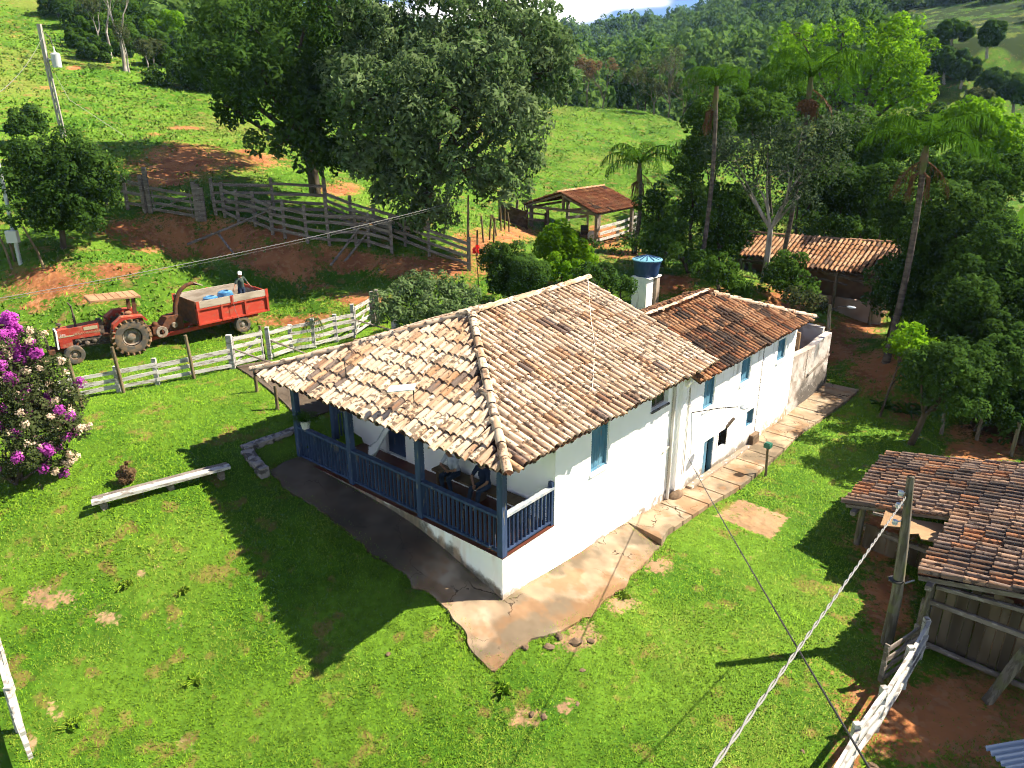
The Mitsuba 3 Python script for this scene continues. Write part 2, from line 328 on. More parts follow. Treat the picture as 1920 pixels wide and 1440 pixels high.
T_DARK = ((15.82,28.04,4.03), [(18.66,33.36,12.94,4.01,2.55), (16.88,35.69,12.95,2.98,2.23), (16.84,38.04,13.08,2.13,1.74), (16.97,27.20,10.93,3.05,2.89), (12.46,31.32,10.90,1.97,1.48), (11.31,25.03,10.20,2.57,1.86), (14.22,24.26,8.52,2.63,2.34), (11.23,27.42,8.53,1.50,1.14), (11.96,24.61,7.19,2.43,1.20), (13.70,23.41,6.53,2.00,1.43), (14.15,24.31,13.32,2.94,1.77), (19.57,31.50,12.60,3.22,2.15), (18.60,27.21,12.86,1.98,2.31), (15.10,29.72,11.87,2.96,1.97), (13.23,24.96,9.39,2.34,1.75), (14.91,23.75,9.52,2.05,2.05), (12.62,30.08,10.61,1.93,1.61)])
T_LEFT = ((2.31,28.18,2.89), [(2.75,28.03,6.20,2.09,1.45), (3.31,26.76,6.01,1.36,1.22), (1.87,28.32,5.58,1.40,1.17), (2.60,27.02,5.16,1.91,1.23), (2.22,29.26,6.74,1.14,0.91), (3.96,27.59,5.35,0.98,0.98), (1.94,27.25,4.64,1.50,0.87), (1.17,27.49,4.48,1.09,0.71), (2.86,26.93,4.46,1.23,0.76), (2.27,28.19,4.07,1.12,0.56)])
T_LEFTUP = ((7.03,44.52,6.54), [(7.21,44.46,7.94,1.32,1.04), (6.63,43.60,7.60,0.86,0.71)])
T_MIDSMALL = ((30.09,64.99,10.13), [(28.75,65.70,11.59,2.04,2.04), (30.99,64.50,12.57,2.70,2.70), (32.58,63.58,11.63,2.40,2.70), (26.16,66.99,11.08,1.08,1.32)])
T_HIBISCUS = ((8.64,11.40,0.45), [(8.24,11.77,2.39,0.91,0.71), (9.66,11.82,2.23,1.04,0.67), (6.97,11.53,1.97,0.68,0.68), (7.98,10.66,1.92,1.17,0.63), (10.31,11.18,1.79,0.88,0.59), (9.66,10.42,1.52,0.81,0.51), (7.61,10.99,1.54,0.98,0.49)])
T_ROUND = ((13.62,11.27,0.59), [(13.62,11.27,2.51,1.24,1.02), (13.11,11.86,2.96,0.63,0.63), (13.20,10.21,2.28,0.88,0.88), (13.40,11.53,1.83,1.02,0.68)])
T_LEMON = ((17.28,11.48,0.91), [(17.18,11.62,3.00,1.03,0.89), (16.82,12.09,2.76,0.69,0.69), (17.69,10.92,2.41,0.79,0.89), (16.54,10.81,2.00,0.96,0.67)])
T_PALEBARK = ((25.77,5.46,0.66), [(25.03,7.18,6.37,1.38,1.24), (26.50,6.32,7.07,1.55,1.13), (26.09,4.64,7.25,1.51,1.24), (27.38,4.01,6.39,1.41,1.27), (25.05,4.57,6.02,1.34,1.02), (25.60,8.32,6.80,1.13,1.13), (27.48,3.72,7.58,1.27,1.13), (25.48,6.18,5.17,1.24,0.77), (26.20,4.35,4.75,1.24,0.88)])
T_UMBRELLA = ((61.69,13.28,-0.10), [(59.90,18.42,14.22,4.02,1.29), (61.05,15.26,14.46,4.29,1.29), (61.96,12.38,13.43,3.22,1.61), (60.53,10.09,11.87,2.87,1.88), (62.81,9.27,9.67,2.41,1.82), (62.91,12.72,11.19,3.25,1.84), (62.79,16.34,11.71,3.30,1.87), (62.44,20.15,12.70,2.79,1.89), (64.29,11.51,14.53,1.93,1.54), (63.15,11.87,8.19,3.80,1.63), (59.61,13.24,9.88,3.12,1.56)])
T_LIME = ((47.30,0.33,-0.26), [(47.08,1.59,8.21,1.74,1.16), (47.30,0.30,7.43,1.57,1.16), (46.95,2.31,7.40,1.49,1.32), (47.42,-0.47,6.33,1.49,1.33), (47.21,0.89,5.98,2.28,1.49)])
WOODS = []
WOODS.append(('G', (31.46,11.14,0.10), [(30.25,11.34,7.90,1.44,1.44), (30.94,12.18,6.15,1.31,1.31)]))
WOODS.append(('G', (36.02,10.77,-0.16), [(34.85,10.96,8.27,1.57,1.40), (36.26,10.19,7.81,1.43,1.43)]))
WOODS.append(('D', (25.57,9.51,1.01), [(24.52,9.36,5.55,0.78,1.01), (25.58,9.48,3.89,1.04,1.29)]))
WOODS.append(('D', (25.32,7.75,1.02), [(24.35,7.47,4.43,0.98,1.23), (25.53,7.30,2.78,1.13,1.27), (26.11,8.43,2.59,0.87,1.16)]))
WOODS.append(('G', (43.88,6.53,-0.12), [(42.59,7.35,6.44,2.36,1.96), (43.24,8.61,4.34,2.00,1.60)]))
WOODS.append(('G', (42.59,3.55,-0.13), [(41.33,4.48,6.57,1.89,1.70), (42.05,5.65,4.91,1.74,1.55)]))
WOODS.append(('G', (41.01,1.40,-0.06), [(39.90,1.81,4.94,1.46,1.64), (41.14,0.73,5.21,1.67,1.30)]))
WOODS.append(('D', (37.76,6.03,-0.32), [(36.79,5.80,4.32,1.76,1.58), (37.42,7.11,3.25,1.51,1.44)]))
WOODS.append(('G', (38.19,4.60,-0.29), [(37.06,4.90,3.75,1.48,1.27), (38.29,4.22,2.77,1.51,1.29), (38.78,6.14,2.23,1.47,1.32)]))
WOODS.append(('D', (30.04,0.12,-1.36), [(28.86,0.73,4.04,1.29,1.29), (30.07,-0.04,3.23,1.33,1.48)]))
WOODS.append(('D', (26.52,-2.73,-0.97), [(25.43,-2.32,4.66,1.42,1.29), (26.30,-1.52,3.60,1.47,1.33), (27.55,-2.86,3.81,1.23,1.37), (25.95,-2.39,2.61,1.59,1.32), (26.72,-1.09,1.86,1.36,1.09)]))
WOODS.append(('D', (25.11,-0.78,-1.12), [(24.11,-0.88,2.02,0.97,1.07), (25.05,-0.49,0.86,0.95,0.95), (26.28,-1.43,0.54,1.08,0.97)]))
WOODS.append(('G', (31.62,-2.98,-0.92), [(30.55,-2.61,5.58,1.32,1.17), (31.65,-3.23,5.77,1.20,1.35)]))
WOODS.append(('G', (23.76,-4.61,-0.12), [(22.75,-4.58,1.33,1.21,0.77), (23.84,-5.30,1.24,0.99,0.99), (24.64,-3.67,0.33,1.16,0.93), (23.27,-4.73,1.88,0.98,0.73)]))
WOODS.append(('D', (18.84,-5.52,-1.88), [(17.89,-6.09,1.00,0.83,1.24), (18.93,-6.43,-0.72,0.78,1.09)]))
WOODS.append(('D', (21.65,-3.97,-1.03), [(20.68,-4.25,2.30,0.90,0.90), (21.59,-3.57,1.19,1.06,0.94)]))
WOODS.append(('G', (23.02,7.91,1.16), [(21.76,8.16,2.41,1.17,0.73), (22.14,9.54,2.71,0.96,0.80)]))
WOODS.append(('G', (20.94,5.31,-0.12), [(19.95,5.08,2.11,1.01,0.82), (21.21,4.70,1.12,0.75,0.60), (21.45,6.58,1.91,0.71,0.71)]))
WOODS.append(('D', (28.26,12.94,0.57), [(27.28,12.64,3.76,0.93,1.11), (28.48,12.55,2.46,1.27,0.95)]))
WOODS.append(('D', (16.53,7.25,-0.43), [(15.00,7.78,2.32,0.88,0.48), (16.26,7.68,1.79,0.82,0.45), (16.27,9.47,2.10,0.58,0.42)]))
WOODS.append(('B', (23.98,3.13,-0.57), [(22.89,3.21,2.13,0.81,0.71), (24.02,3.02,0.99,1.05,0.79), (24.54,4.51,1.19,0.75,0.97)]))
WOODS.append(('P', (23.18,2.39,-1.02), [(22.15,2.30,0.96,0.90,0.55), (23.31,1.98,0.55,0.77,0.56)]))
WOODS.append(('Y', (17.84,-2.61,-1.82), [(16.97,-3.36,1.58,0.49,0.53), (18.02,-3.47,0.88,0.59,0.63), (18.88,-2.69,0.61,0.57,0.74)]))
WOODS.append(('C', (16.09,-4.05,-1.87), [(15.24,-5.04,1.29,1.14,0.95), (16.15,-4.38,0.53,0.99,0.99), (17.29,-5.28,0.24,1.13,1.03), (15.74,-5.01,0.08,1.27,0.78), (16.82,-5.53,0.98,0.80,0.80), (15.10,-4.21,1.14,0.57,0.68)]))
WOODS.append(('G', (47.67,13.99,0.26), [(46.20,14.95,9.76,1.83,1.57), (46.55,16.65,9.04,1.59,1.33)]))
WOODS.append(('G', (54.16,13.77,0.18), [(52.65,14.97,9.05,2.39,1.72)]))
WOODS.append(('D', (50.75,3.70,-0.17), [(49.62,4.18,7.65,1.57,1.31), (50.33,5.55,6.92,1.77,1.50)]))
WOODS.append(('D', (35.09,7.69,-0.35), [(34.00,7.77,5.88,1.51,1.51), (35.38,6.89,4.66,1.37,1.55)]))
WOODS.append(('D', (30.50,8.42,0.02), [(29.45,8.33,3.61,1.11,1.24)]))
WOODS.append(('D', (35.51,2.99,-0.58), [(34.51,2.88,4.69,1.48,1.32)]))
WOODS.append(('D', (23.18,9.74,1.21), [(22.50,8.90,2.99,0.80,0.91)]))
WOODS.append(('D', (34.90,5.14,-0.58), [(33.67,5.68,2.53,1.66,0.86), (35.14,4.35,2.19,1.69,0.88)]))
PALM_A = ((27.59,14.08,0.66), (27.62,14.02,5.81), 1.82)
PALM_B = ((23.16,7.62,1.13), (23.18,7.59,9.65), 1.58)
PALM_C = ((27.41,5.39,0.14), (27.54,5.04,10.13), 2.17)
PALM_D = ((22.36,-1.47,-1.17), (22.37,-1.51,7.46), 1.99)
PALE_TREES = [((26.38,73.38,12.05),(26.40,73.37,19.80)), ((28.72,73.26,12.02),(28.56,73.33,14.01)), ((26.47,72.72,11.89),(26.61,72.66,15.09)), ((27.86,79.66,13.46),(28.26,79.49,19.55)), ((29.74,86.33,14.87),(29.96,86.24,18.67)), ((30.30,75.26,12.47),(30.22,75.30,13.91)), ((35.38,105.90,19.83),(35.45,105.87,22.97)), ((53.66,120.87,23.33),(53.68,120.86,25.99))]
HILL_BUSHES = [('D',(32.79,104.41,19.30),2.25,1.91), ('D',(33.28,98.17,17.61),2.97,2.15), ('G',(30.94,89.43,15.52),3.04,1.67), ('G',(34.02,92.14,16.21),2.36,1.97), ('D',(25.51,78.35,13.17),1.61,1.21), ('G',(37.15,93.94,16.77),2.43,2.43), ('L',(43.57,101.12,18.75),3.50,2.28), ('L',(38.37,88.49,15.50),3.26,2.17), ('G',(33.93,84.83,14.61),2.22,1.63), ('G',(35.43,80.51,13.67),2.15,1.57), ('G',(27.09,85.13,14.64),1.44,1.15), ('R',(53.12,110.33,20.57),2.51,2.12), ('R',(61.79,119.47,22.30),3.16,2.11), ('G',(46.05,98.79,18.19),1.74,1.74), ('G',(31.33,76.16,12.69),1.62,1.35), ('G',(29.83,81.25,13.81),1.41,1.13), ('G',(49.49,94.08,16.81),3.40,3.40)]
EDGE_TREES = [('R',(81.44,55.87,7.90),6.11,1.60), ('R',(82.79,53.92,7.58),5.07,1.60), ('K',(85.33,50.00,6.84),5.78,2.08), ('B',(87.57,46.20,5.95),8.31,3.36), ('K',(78.55,43.41,7.59),3.47,1.83), ('K',(88.47,44.58,5.53),5.70,1.92), ('D',(84.34,51.57,7.16),4.80,1.44), ('D',(79.68,58.29,8.30),5.06,1.60), ('G',(89.17,43.26,5.20),5.35,1.76), ('G',(85.86,49.12,6.65),6.64,2.00)]
SLOPE_TREES = [('D',(132.13,17.22,15.28),5.22,2.27), ('D',(298.82,90.08,43.57),1.71,2.33), ('D',(125.03,18.57,10.65),4.43,2.95), ('D',(122.45,14.20,8.42),5.01,3.36), ('D',(119.06,10.11,7.04),4.83,2.79), ('G',(134.15,23.04,16.74),4.25,4.22), ('G',(132.38,25.51,15.58),3.91,3.14), ('D',(125.64,21.00,11.44),5.22,3.57), ('K',(113.65,14.19,6.39),4.10,2.33), ('D',(128.28,12.21,10.62),2.19,2.00), ('G',(126.50,25.08,12.29),3.07,2.51)]
BOUG = ((-5.56,11.04,0.29), [((-5.00,11.05,3.18),0.85), ((-4.60,10.94,2.55),0.85), ((-4.33,10.66,1.98),0.69), ((-5.18,10.78,2.21),1.15), ((-5.05,10.55,1.55),0.92), ((-4.54,10.41,1.41),0.62), ((-5.67,10.49,1.36),0.77), ((-4.77,10.37,0.93),0.46), ((-5.70,11.21,2.80),0.92), ((-6.10,10.78,1.97),1.08)], [((-4.75,11.30,4.12),0.15), ((-4.79,11.31,3.80),0.28), ((-4.83,11.21,3.50),0.38), ((-4.97,11.14,3.21),0.46), ((-5.25,11.42,3.56),0.46), ((-4.59,11.15,3.38),0.12)])
PASTURE = sg.Polygon([(213.6,58.6), (249.6,62.8), (261.4,53.3), (246.1,32.7), (110.4,7.7), (126.2,18.9), (132.7,26.4)])
# ---------------------------------------------------------------- materials
ALBEDO = 0.5   # the photograph is exposed bright: only whitewash and white things are near white
WHITE = {'m_wall': .98, 'm_white': .9, 'm_whitewood': .60, 'm_ruin': .62, 'm_cap': .9, 'm_glassins': .8, 'm_blue': .52, 'm_rail': .75, 'm_shutter': .5, 'm_tankblue': .8, 'm_lidblue': .7, 'm_trailer_red': .75, 'm_tractor_red': .75, 'm_pale_render': .6, 'm_pot': .8, 'm_shirt_pale': .7, 'm_pipe': .9, 'm_tile_main': .76, 'm_grass': .78, 'm_pasture': .72, 'm_ground': .60, 'm_tile_store': .66, 'm_tile_wing': .55, 'm_concrete': .50, 'm_tile_barn': .68, 'm_polecement': .85, 'm_greywood': .95, 'm_polewood': .6, 'm_dustwood': .65, 'm_canopy': .6, 'm_bluebag': .8, 'm_galv': .7, 'm_boxgrey': .8, 'm_bark_pale': .7}


def pbr(name, fn, rough=0.85, spec=0.3, bump=None, two=True, **more):
    k = WHITE.get(name, ALBEDO)
    fn = (lambda f: lambda p, n, uv: f(p, n, uv) * k)(fn) if callable(fn) else [c * k for c in fn]
    b = {'type': 'principled', 'base_color': mikit.proc(fn) if callable(fn) else {'type': 'rgb', 'value': list(fn)}, 'roughness': rough, 'specular': spec, **more}
    if bump:
        b = {'type': 'bumpmap', 'arbitrary': mikit.proc(bump[0], eps=bump[2] if len(bump) > 2 else 0.01), 'scale': bump[1], 'bsdf': b}
    scene[name] = {'type': 'twosided', 'bsdf': b} if two else b
    return name


def vary(c1, c2, k=(6, 6, 6), lo=0.3, hi=0.7, octaves=3):
    return lambda p, n, uv: mix(c1, c2, smoothstep(lo, hi, fbm(p.x * k[0], p.y * k[1], p.z * k[2], octaves)))


def leafmat(name, dark, light, trans=0.45, rough=0.45, spec=0.5):
    def fn(p, n, uv):
        c = mix(dark, light, uv.x)
        return c * (0.46 + 0.40 * noise(p.x * 0.6, p.y * 0.6, p.z * 0.6))
    scene[name] = {'type': 'principledthin', 'base_color': mikit.proc(fn), 'roughness': rough, 'diff_trans': trans * 2, 'eta': 1.4, 'spec_trans': 0.0}
    return name


def wall_fn(p, n, uv):
    g = -1.06 - 0.14 * dr.clip(p.x, 0, 2.2) - 0.045 * dr.clip(p.x - 2.2, 0, 10.5)
    gf = dr.select(p.y > 0.06, dr.select(p.y < 3, -1.06 + 0.31 * p.y, -0.12), g)
    g = dr.select((p.x < 0.06) & (p.y > 0.06), gf, g)
    h = p.z - g
    a = fbm(p.x * 3, p.y * 3, p.z * 2.2, 4)
    b = fbm(p.x * 9, p.y * 9, p.z * 7, 3)
    old = smoothstep(7.3, 9.5, p.x)
    stain = smoothstep(0.22 + 0.34 * old, 0.0, h - 0.75 * (a - 0.42)) * smoothstep(0.35, 0.6, b + 0.1)
    c = mix((0.87, 0.87, 0.86), (0.81, 0.80, 0.77), smoothstep(0.45, 0.8, a) * (0.4 + 0.6 * old))
    c = mix(c, (0.20, 0.17, 0.13), 0.85 * stain)
    c = mix(c, (0.36, 0.32, 0.27), old * 0.5 * smoothstep(0.60, 0.72, fbm(p.x * 6, p.y * 6, p.z * 0.7, 4)))
    c = mix(c, (0.32, 0.24, 0.12), 0.8 * smoothstep(12.7, 13.3, p.x) * smoothstep(0.55, 0.1, h - 0.3 * (a - .5)) * smoothstep(0.35, 0.6, b))
    band = smoothstep(7.6, 8.3, p.x) * smoothstep(12.9, 12.5, p.x) * smoothstep(0.36, 0.16, h - 0.25 * (a - 0.5)) * smoothstep(0.25, 0.5, b + 0.1)
    c = mix(c, (0.17, 0.15, 0.125), 0.9 * band)
    mud = smoothstep(0.16, 0.0, h - 0.2 * (a - 0.5)) * 0.55
    c = mix(c, (0.45, 0.30, 0.17), mud)
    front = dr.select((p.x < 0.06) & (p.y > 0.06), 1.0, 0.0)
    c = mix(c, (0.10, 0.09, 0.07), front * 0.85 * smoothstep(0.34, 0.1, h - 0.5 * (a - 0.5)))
    c = mix(c, (0.62, 0.38, 0.24), front * 0.35 * smoothstep(0.45, 0.75, fbm(p.y * 5, p.z * 0.7, 3.0, 3)))
    return c


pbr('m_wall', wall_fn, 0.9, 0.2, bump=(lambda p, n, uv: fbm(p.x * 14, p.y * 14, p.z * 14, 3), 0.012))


def ruin_fn(p, n, uv):
    a = fbm(p.x * 2.5, p.y * 2.5, p.z * 2.5, 4)
    b = fbm(p.x * 11, p.y * 11, p.z * 11, 3)
    c = mix((0.74, 0.70, 0.66), (0.52, 0.44, 0.38), smoothstep(0.4, 0.65, a))
    low = smoothstep(0.35, -0.3, p.z + 0.9 - 0.9 * (a - 0.5)) * smoothstep(16.4, 17.2, p.x + 0.8 * a)
    return mix(c, (0.17, 0.155, 0.14), low * smoothstep(0.3, 0.52, b + 0.12))


pbr('m_ruin', ruin_fn, 0.95, 0.1, bump=(lambda p, n, uv: fbm(p.x * 8, p.y * 8, p.z * 8, 3), 0.05))
pbr('m_pale_render', vary((0.60, 0.50, 0.42), (0.42, 0.32, 0.24), (1.5, 1.5, 1.5)), 0.95, 0.1)
pbr('m_ochre_wall', vary((0.50, 0.34, 0.20), (0.34, 0.20, 0.11), (2, 2, 2)), 0.95, 0.1)


def blue_fn(lo, hi):
    def fn(p, n, uv):
        w = fbm(p.x * 10, p.y * 10, p.z * 1.4, 3)
        c = mix(lo, hi, smoothstep(0.3, 0.7, w))
        return mix(c, (0.30, 0.27, 0.23), smoothstep(0.66, 0.78, fbm(p.x * 14 + 5, p.y * 14, p.z * 2.5, 3)) * 0.7)
    return fn


pbr('m_blue', blue_fn((0.036, 0.072, 0.175), (0.06, 0.110, 0.25)), 0.55, 0.4)
pbr('m_shutter', blue_fn((0.10, 0.30, 0.47), (0.17, 0.40, 0.56)), 0.6, 0.35)
pbr('m_rail', blue_fn((0.30, 0.36, 0.42), (0.48, 0.50, 0.52)), 0.6, 0.3)
pbr('m_floor', vary((0.12, 0.032, 0.018), (0.17, 0.048, 0.027), (2, 2, 2)), 0.5, 0.4)
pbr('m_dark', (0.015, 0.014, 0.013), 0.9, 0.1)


def planked(c1, c2, c3, wear=0.55):
    def fn(p, n, uv):
        a = fbm(p.x * 2.2, p.y * 2.2, p.z * 9, 3)
        b = fbm(p.x * 7, p.y * 7, p.z * 22, 3)
        c = mix(c1, c2, smoothstep(0.3, 0.7, a))
        return mix(c, c3, smoothstep(wear, wear + 0.14, b))
    return fn


pbr('m_whitewood', planked((0.70, 0.69, 0.66), (0.54, 0.53, 0.50), (0.30, 0.27, 0.235), 0.54), 0.85, 0.2)
pbr('m_greywood', planked((0.20, 0.175, 0.15), (0.12, 0.10, 0.085), (0.30, 0.27, 0.24), 0.62), 0.9, 0.15)
pbr('m_barnwood', lambda p, n, uv: mix((0.115, 0.085, 0.052), (0.21, 0.165, 0.11), smoothstep(0.25, 0.75, fbm(p.x * 6, p.y * 6, p.z * 1.1, 3))) * (0.55 + 0.9 * cell_rand(dr.floor(p.y * 5.5), dr.floor(p.x * 5.5), 2)), 0.9, 0.15)
pbr('m_log', vary((0.34, 0.27, 0.16), (0.20, 0.15, 0.09), (9, 9, 2)), 0.9, 0.15)
pbr('m_polewood', lambda p, n, uv: mix(mix((0.27, 0.24, 0.19), (0.14, 0.12, 0.09), smoothstep(0.35, 0.65, fbm(p.x * 20, p.y * 20, p.z * 2, 3))), (0.20, 0.22, 0.08), 0.6 * smoothstep(0.55, 0.7, fbm(p.x * 6, p.y * 6, p.z * 3, 3))), 0.9, 0.15)
pbr('m_darkwood', vary((0.075, 0.055, 0.04), (0.13, 0.10, 0.07), (6, 6, 6)), 0.85, 0.2)
pbr('m_bench', vary((0.20, 0.13, 0.075), (0.12, 0.075, 0.04), (3, 10, 10)), 0.6, 0.3)
pbr('m_ply', vary((0.62, 0.40, 0.22), (0.48, 0.30, 0.16), (2, 2, 2)), 0.85, 0.2)


def conc_fn(p, n, uv):
    a, b = fbm(p.x * 0.9, p.y * 0.9, 0.0, 4), fbm(p.x * 5, p.y * 5, 1.0, 3)
    c = mix((0.60, 0.45, 0.30), (0.44, 0.33, 0.22), smoothstep(0.35, 0.7, a))
    c = mix(c, (0.66, 0.56, 0.42), 0.6 * smoothstep(0.55, 0.75, fbm(p.x * 1.7 + 9, p.y * 1.7, 2.0, 3)))
    c = mix(c, (0.19, 0.15, 0.10), 0.8 * smoothstep(0.46, 0.66, fbm(p.x * 1.1 + 31, p.y * 1.1 + 7, 5.0, 4)))
    d1, d2, r = voronoi(p.x * 0.95 + 0.7 * a, p.y * 0.95 + 0.6 * b)
    crack = smoothstep(0.034, 0.010, d2 - d1) * smoothstep(0.38, 0.55, fbm(p.x * 0.8 + 3, p.y * 0.8, 7.0, 2))
    c = mix(c, (0.10, 0.07, 0.045), crack)
    c = mix(c, (0.42, 0.22, 0.10), 0.55 * smoothstep(0.5, 0.7, fbm(p.x * 2.3 + 3, p.y * 2.3, 9.0, 4)))
    c = mix(c, (0.38, 0.22, 0.11), smoothstep(-0.75, -1.35, p.y + 0.5 * (b - 0.5)) * smoothstep(4.6, 3.4, p.x) * smoothstep(0.25, 0.55, a))
    shade = smoothstep(1.2, 2.4, p.y)      # roof shade painted into the dark, earthy concrete along the porch
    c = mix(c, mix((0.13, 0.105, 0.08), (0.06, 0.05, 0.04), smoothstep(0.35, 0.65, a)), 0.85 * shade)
    return c * (0.85 + 0.3 * b)


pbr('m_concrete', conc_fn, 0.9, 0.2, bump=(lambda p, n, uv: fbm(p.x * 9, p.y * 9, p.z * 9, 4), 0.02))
pbr('m_stone', vary((0.50, 0.46, 0.42), (0.16, 0.15, 0.14), (6, 6, 6), 0.42, 0.58), 0.9, 0.2, bump=(lambda p, n, uv: fbm(p.x * 14, p.y * 14, p.z * 14, 3), 0.04))
pbr('m_rock', vary((0.34, 0.24, 0.16), (0.20, 0.14, 0.09), (7, 7, 7)), 0.95, 0.1)
pbr('m_polecement', vary((0.44, 0.42, 0.38), (0.30, 0.28, 0.25), (8, 8, 2)), 0.9, 0.2)
pbr('m_galv', (0.52, 0.58, 0.62), 0.45, 0.5, metallic=0.25)
pbr('m_boxgrey', (0.55, 0.58, 0.60), 0.5, 0.4)
pbr('m_cable', (0.05, 0.05, 0.05), 0.5, 0.4)
pbr('m_palecable', (0.34, 0.34, 0.33), 0.5, 0.4)
pbr('m_glassins', (0.65, 0.66, 0.64), 0.2, 0.6)
pbr('m_white', (0.78, 0.79, 0.80), 0.4, 0.5)
pbr('m_green', (0.03, 0.20, 0.13), 0.5, 0.4)
pbr('m_greenglass', (0.05, 0.075, 0.02), 0.25, 0.5)
pbr('m_tankblue', (0.012, 0.045, 0.13), 0.45, 0.5)
pbr('m_lidblue', (0.16, 0.40, 0.52), 0.5, 0.4)
pbr('m_pipe', vary((0.62, 0.60, 0.55), (0.40, 0.36, 0.30), (8, 8, 1.5)), 0.7, 0.3)


def tile_fn(cols, blotch, streak, seed):
    """cols: the four kinds of tile (plain, tan, orange, sooty); blotch: lichen and soot; uv.x = tile number + place across, uv.y = place along"""
    def fn(p, n, uv):
        i = dr.floor(uv.x)
        r, r2 = cell_rand(i, seed, 1), cell_rand(i, seed, 2)
        kind = i - 4 * dr.floor(i / 4)
        c = mi.Color3f(cols[0])
        for j in (1, 2, 3):
            c = dr.select(kind > j - 0.5, mi.Color3f(cols[j]), c)
        c = c * (0.86 + 0.28 * r2)
        a = fbm(p.x * 7 + 3 * r, p.y * 7, p.z * 7, 4)
        b = fbm(p.x * 1.1, p.y * 1.1, p.z * 1.1 + seed, 3)
        s = fbm((uv.x - i) * 5 + r * 40, uv.y * 2.2 + r2 * 30, seed, 3)
        c = mix(c, (0.34, 0.17, 0.08), 0.55 * smoothstep(0.52, 0.66, s + 0.12 * (r - .5)))
        c = mix(c, (0.055, 0.042, 0.034), streak * smoothstep(0.58, 0.67, fbm(p.x * 15 + 3 * r, p.y * 15, p.z * 15, 3) + 0.22 * (r2 - 0.5)))
        c = mix(c, (0.05, 0.04, 0.035), blotch * smoothstep(0.50, 0.72, b + 0.5 * (a - 0.5) + 0.2 * (r - 0.5)))
        return c
    return fn


CREAM, TAN, ORANGE, RUST, SOOT, GREYT = (0.70, 0.56, 0.41), (0.56, 0.40, 0.27), (0.52, 0.26, 0.12), (0.34, 0.12, 0.055), (0.10, 0.07, 0.055), (0.20, 0.17, 0.15)
_tb = (lambda p, n, uv: fbm(p.x * 18, p.y * 18, p.z * 18, 3), 0.012)
pbr('m_tile_main', tile_fn([CREAM, TAN, (0.54, 0.34, 0.20), (0.19, 0.145, 0.12)], 0.15, 0.75, 3), 0.9, 0.15)
pbr('m_tile_wing', tile_fn([(0.58, 0.34, 0.19), (0.52, 0.26, 0.13), (0.34, 0.14, 0.07), SOOT], 0.85, 0.7, 11), 0.9, 0.15)
pbr('m_tile_barn', tile_fn([(0.42, 0.28, 0.19), (0.26, 0.19, 0.15), (0.36, 0.17, 0.09), (0.10, 0.08, 0.07)], 0.45, 0.8, 5), 0.9, 0.15)
pbr('m_tile_shed', tile_fn([RUST, (0.42, 0.17, 0.08), ORANGE, SOOT], 0.3, 0.4, 7), 0.9, 0.15)
pbr('m_tile_store', tile_fn([(0.66, 0.40, 0.24), (0.58, 0.32, 0.17), (0.50, 0.25, 0.12), (0.2, 0.12, 0.08)], 0.2, 0.35, 9), 0.9, 0.15)
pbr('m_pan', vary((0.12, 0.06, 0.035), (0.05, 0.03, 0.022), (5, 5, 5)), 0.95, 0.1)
# ---------------------------------------------------------------- ground
PATH = sg.Polygon([(4.9, -0.02), (4.72, -1.15), (5.3, -1.0), (7.5, -1.06), (9.4, -1.2), (11.3, -1.16), (14.3, -1.05), (17.0, -1.2), (19.6, -1.35), (19.6, -0.02)])
APRON0 = sg.Polygon([(-.95, 7.2), (-1.1, 5.0), (-1.15, 3.0), (-1.05, 1.2), (-1.12, 0.2), (-1.45, -0.65), (-1.5, -1.05), (-0.95, -1.1), (-0.3, -1.0), (0.2, -1.25), (1.0, -1.4), (2.2, -1.4), (2.9, -1.36), (4.65, -1.16), (4.95, -0.02), (4.95, 0.1), (0.1, 0.1), (0.1, 7.2)])
_ap = [APRON0.exterior.interpolate(t) for t in np.arange(0, APRON0.exterior.length, .09)]
_an = rng.normal(0, 1, (len(_ap), 2))
_an = gaussian_filter(_an, (1.2, 0)) * .075
APRON = sg.Polygon([(q.x + e[0], q.y + e[1]) if not (q.x > -.05 and q.y > -.05) else (q.x, q.y) for q, e in zip(_ap, _an)]).buffer(0)
STRIP = sg.Polygon([(0.9, 8.4), (2.0, 8.4), (3.2, 13.6), (2.1, 13.9)])
HOUSE = sg.box(0, 0, 8, 7.3).union(sg.box(7, 0, 15.6, 4.2))


def dirt_np(x, y):
    d = np.zeros(len(x))
    for cx, cy, a, b, c, e, s in DIRT:
        q = np.hypot(a * (x - cx) + b * (y - cy), c * (x - cx) + e * (y - cy))
        d = np.maximum(d, s * np.clip((1.4 - q) / 1.1, 0, 1))
    d = np.maximum(d, 1.1 * np.clip((1.02 - np.maximum(abs(x - 7.92) / .85, abs(y + 2.2) / .92)) / .2, 0, 1))
    return d


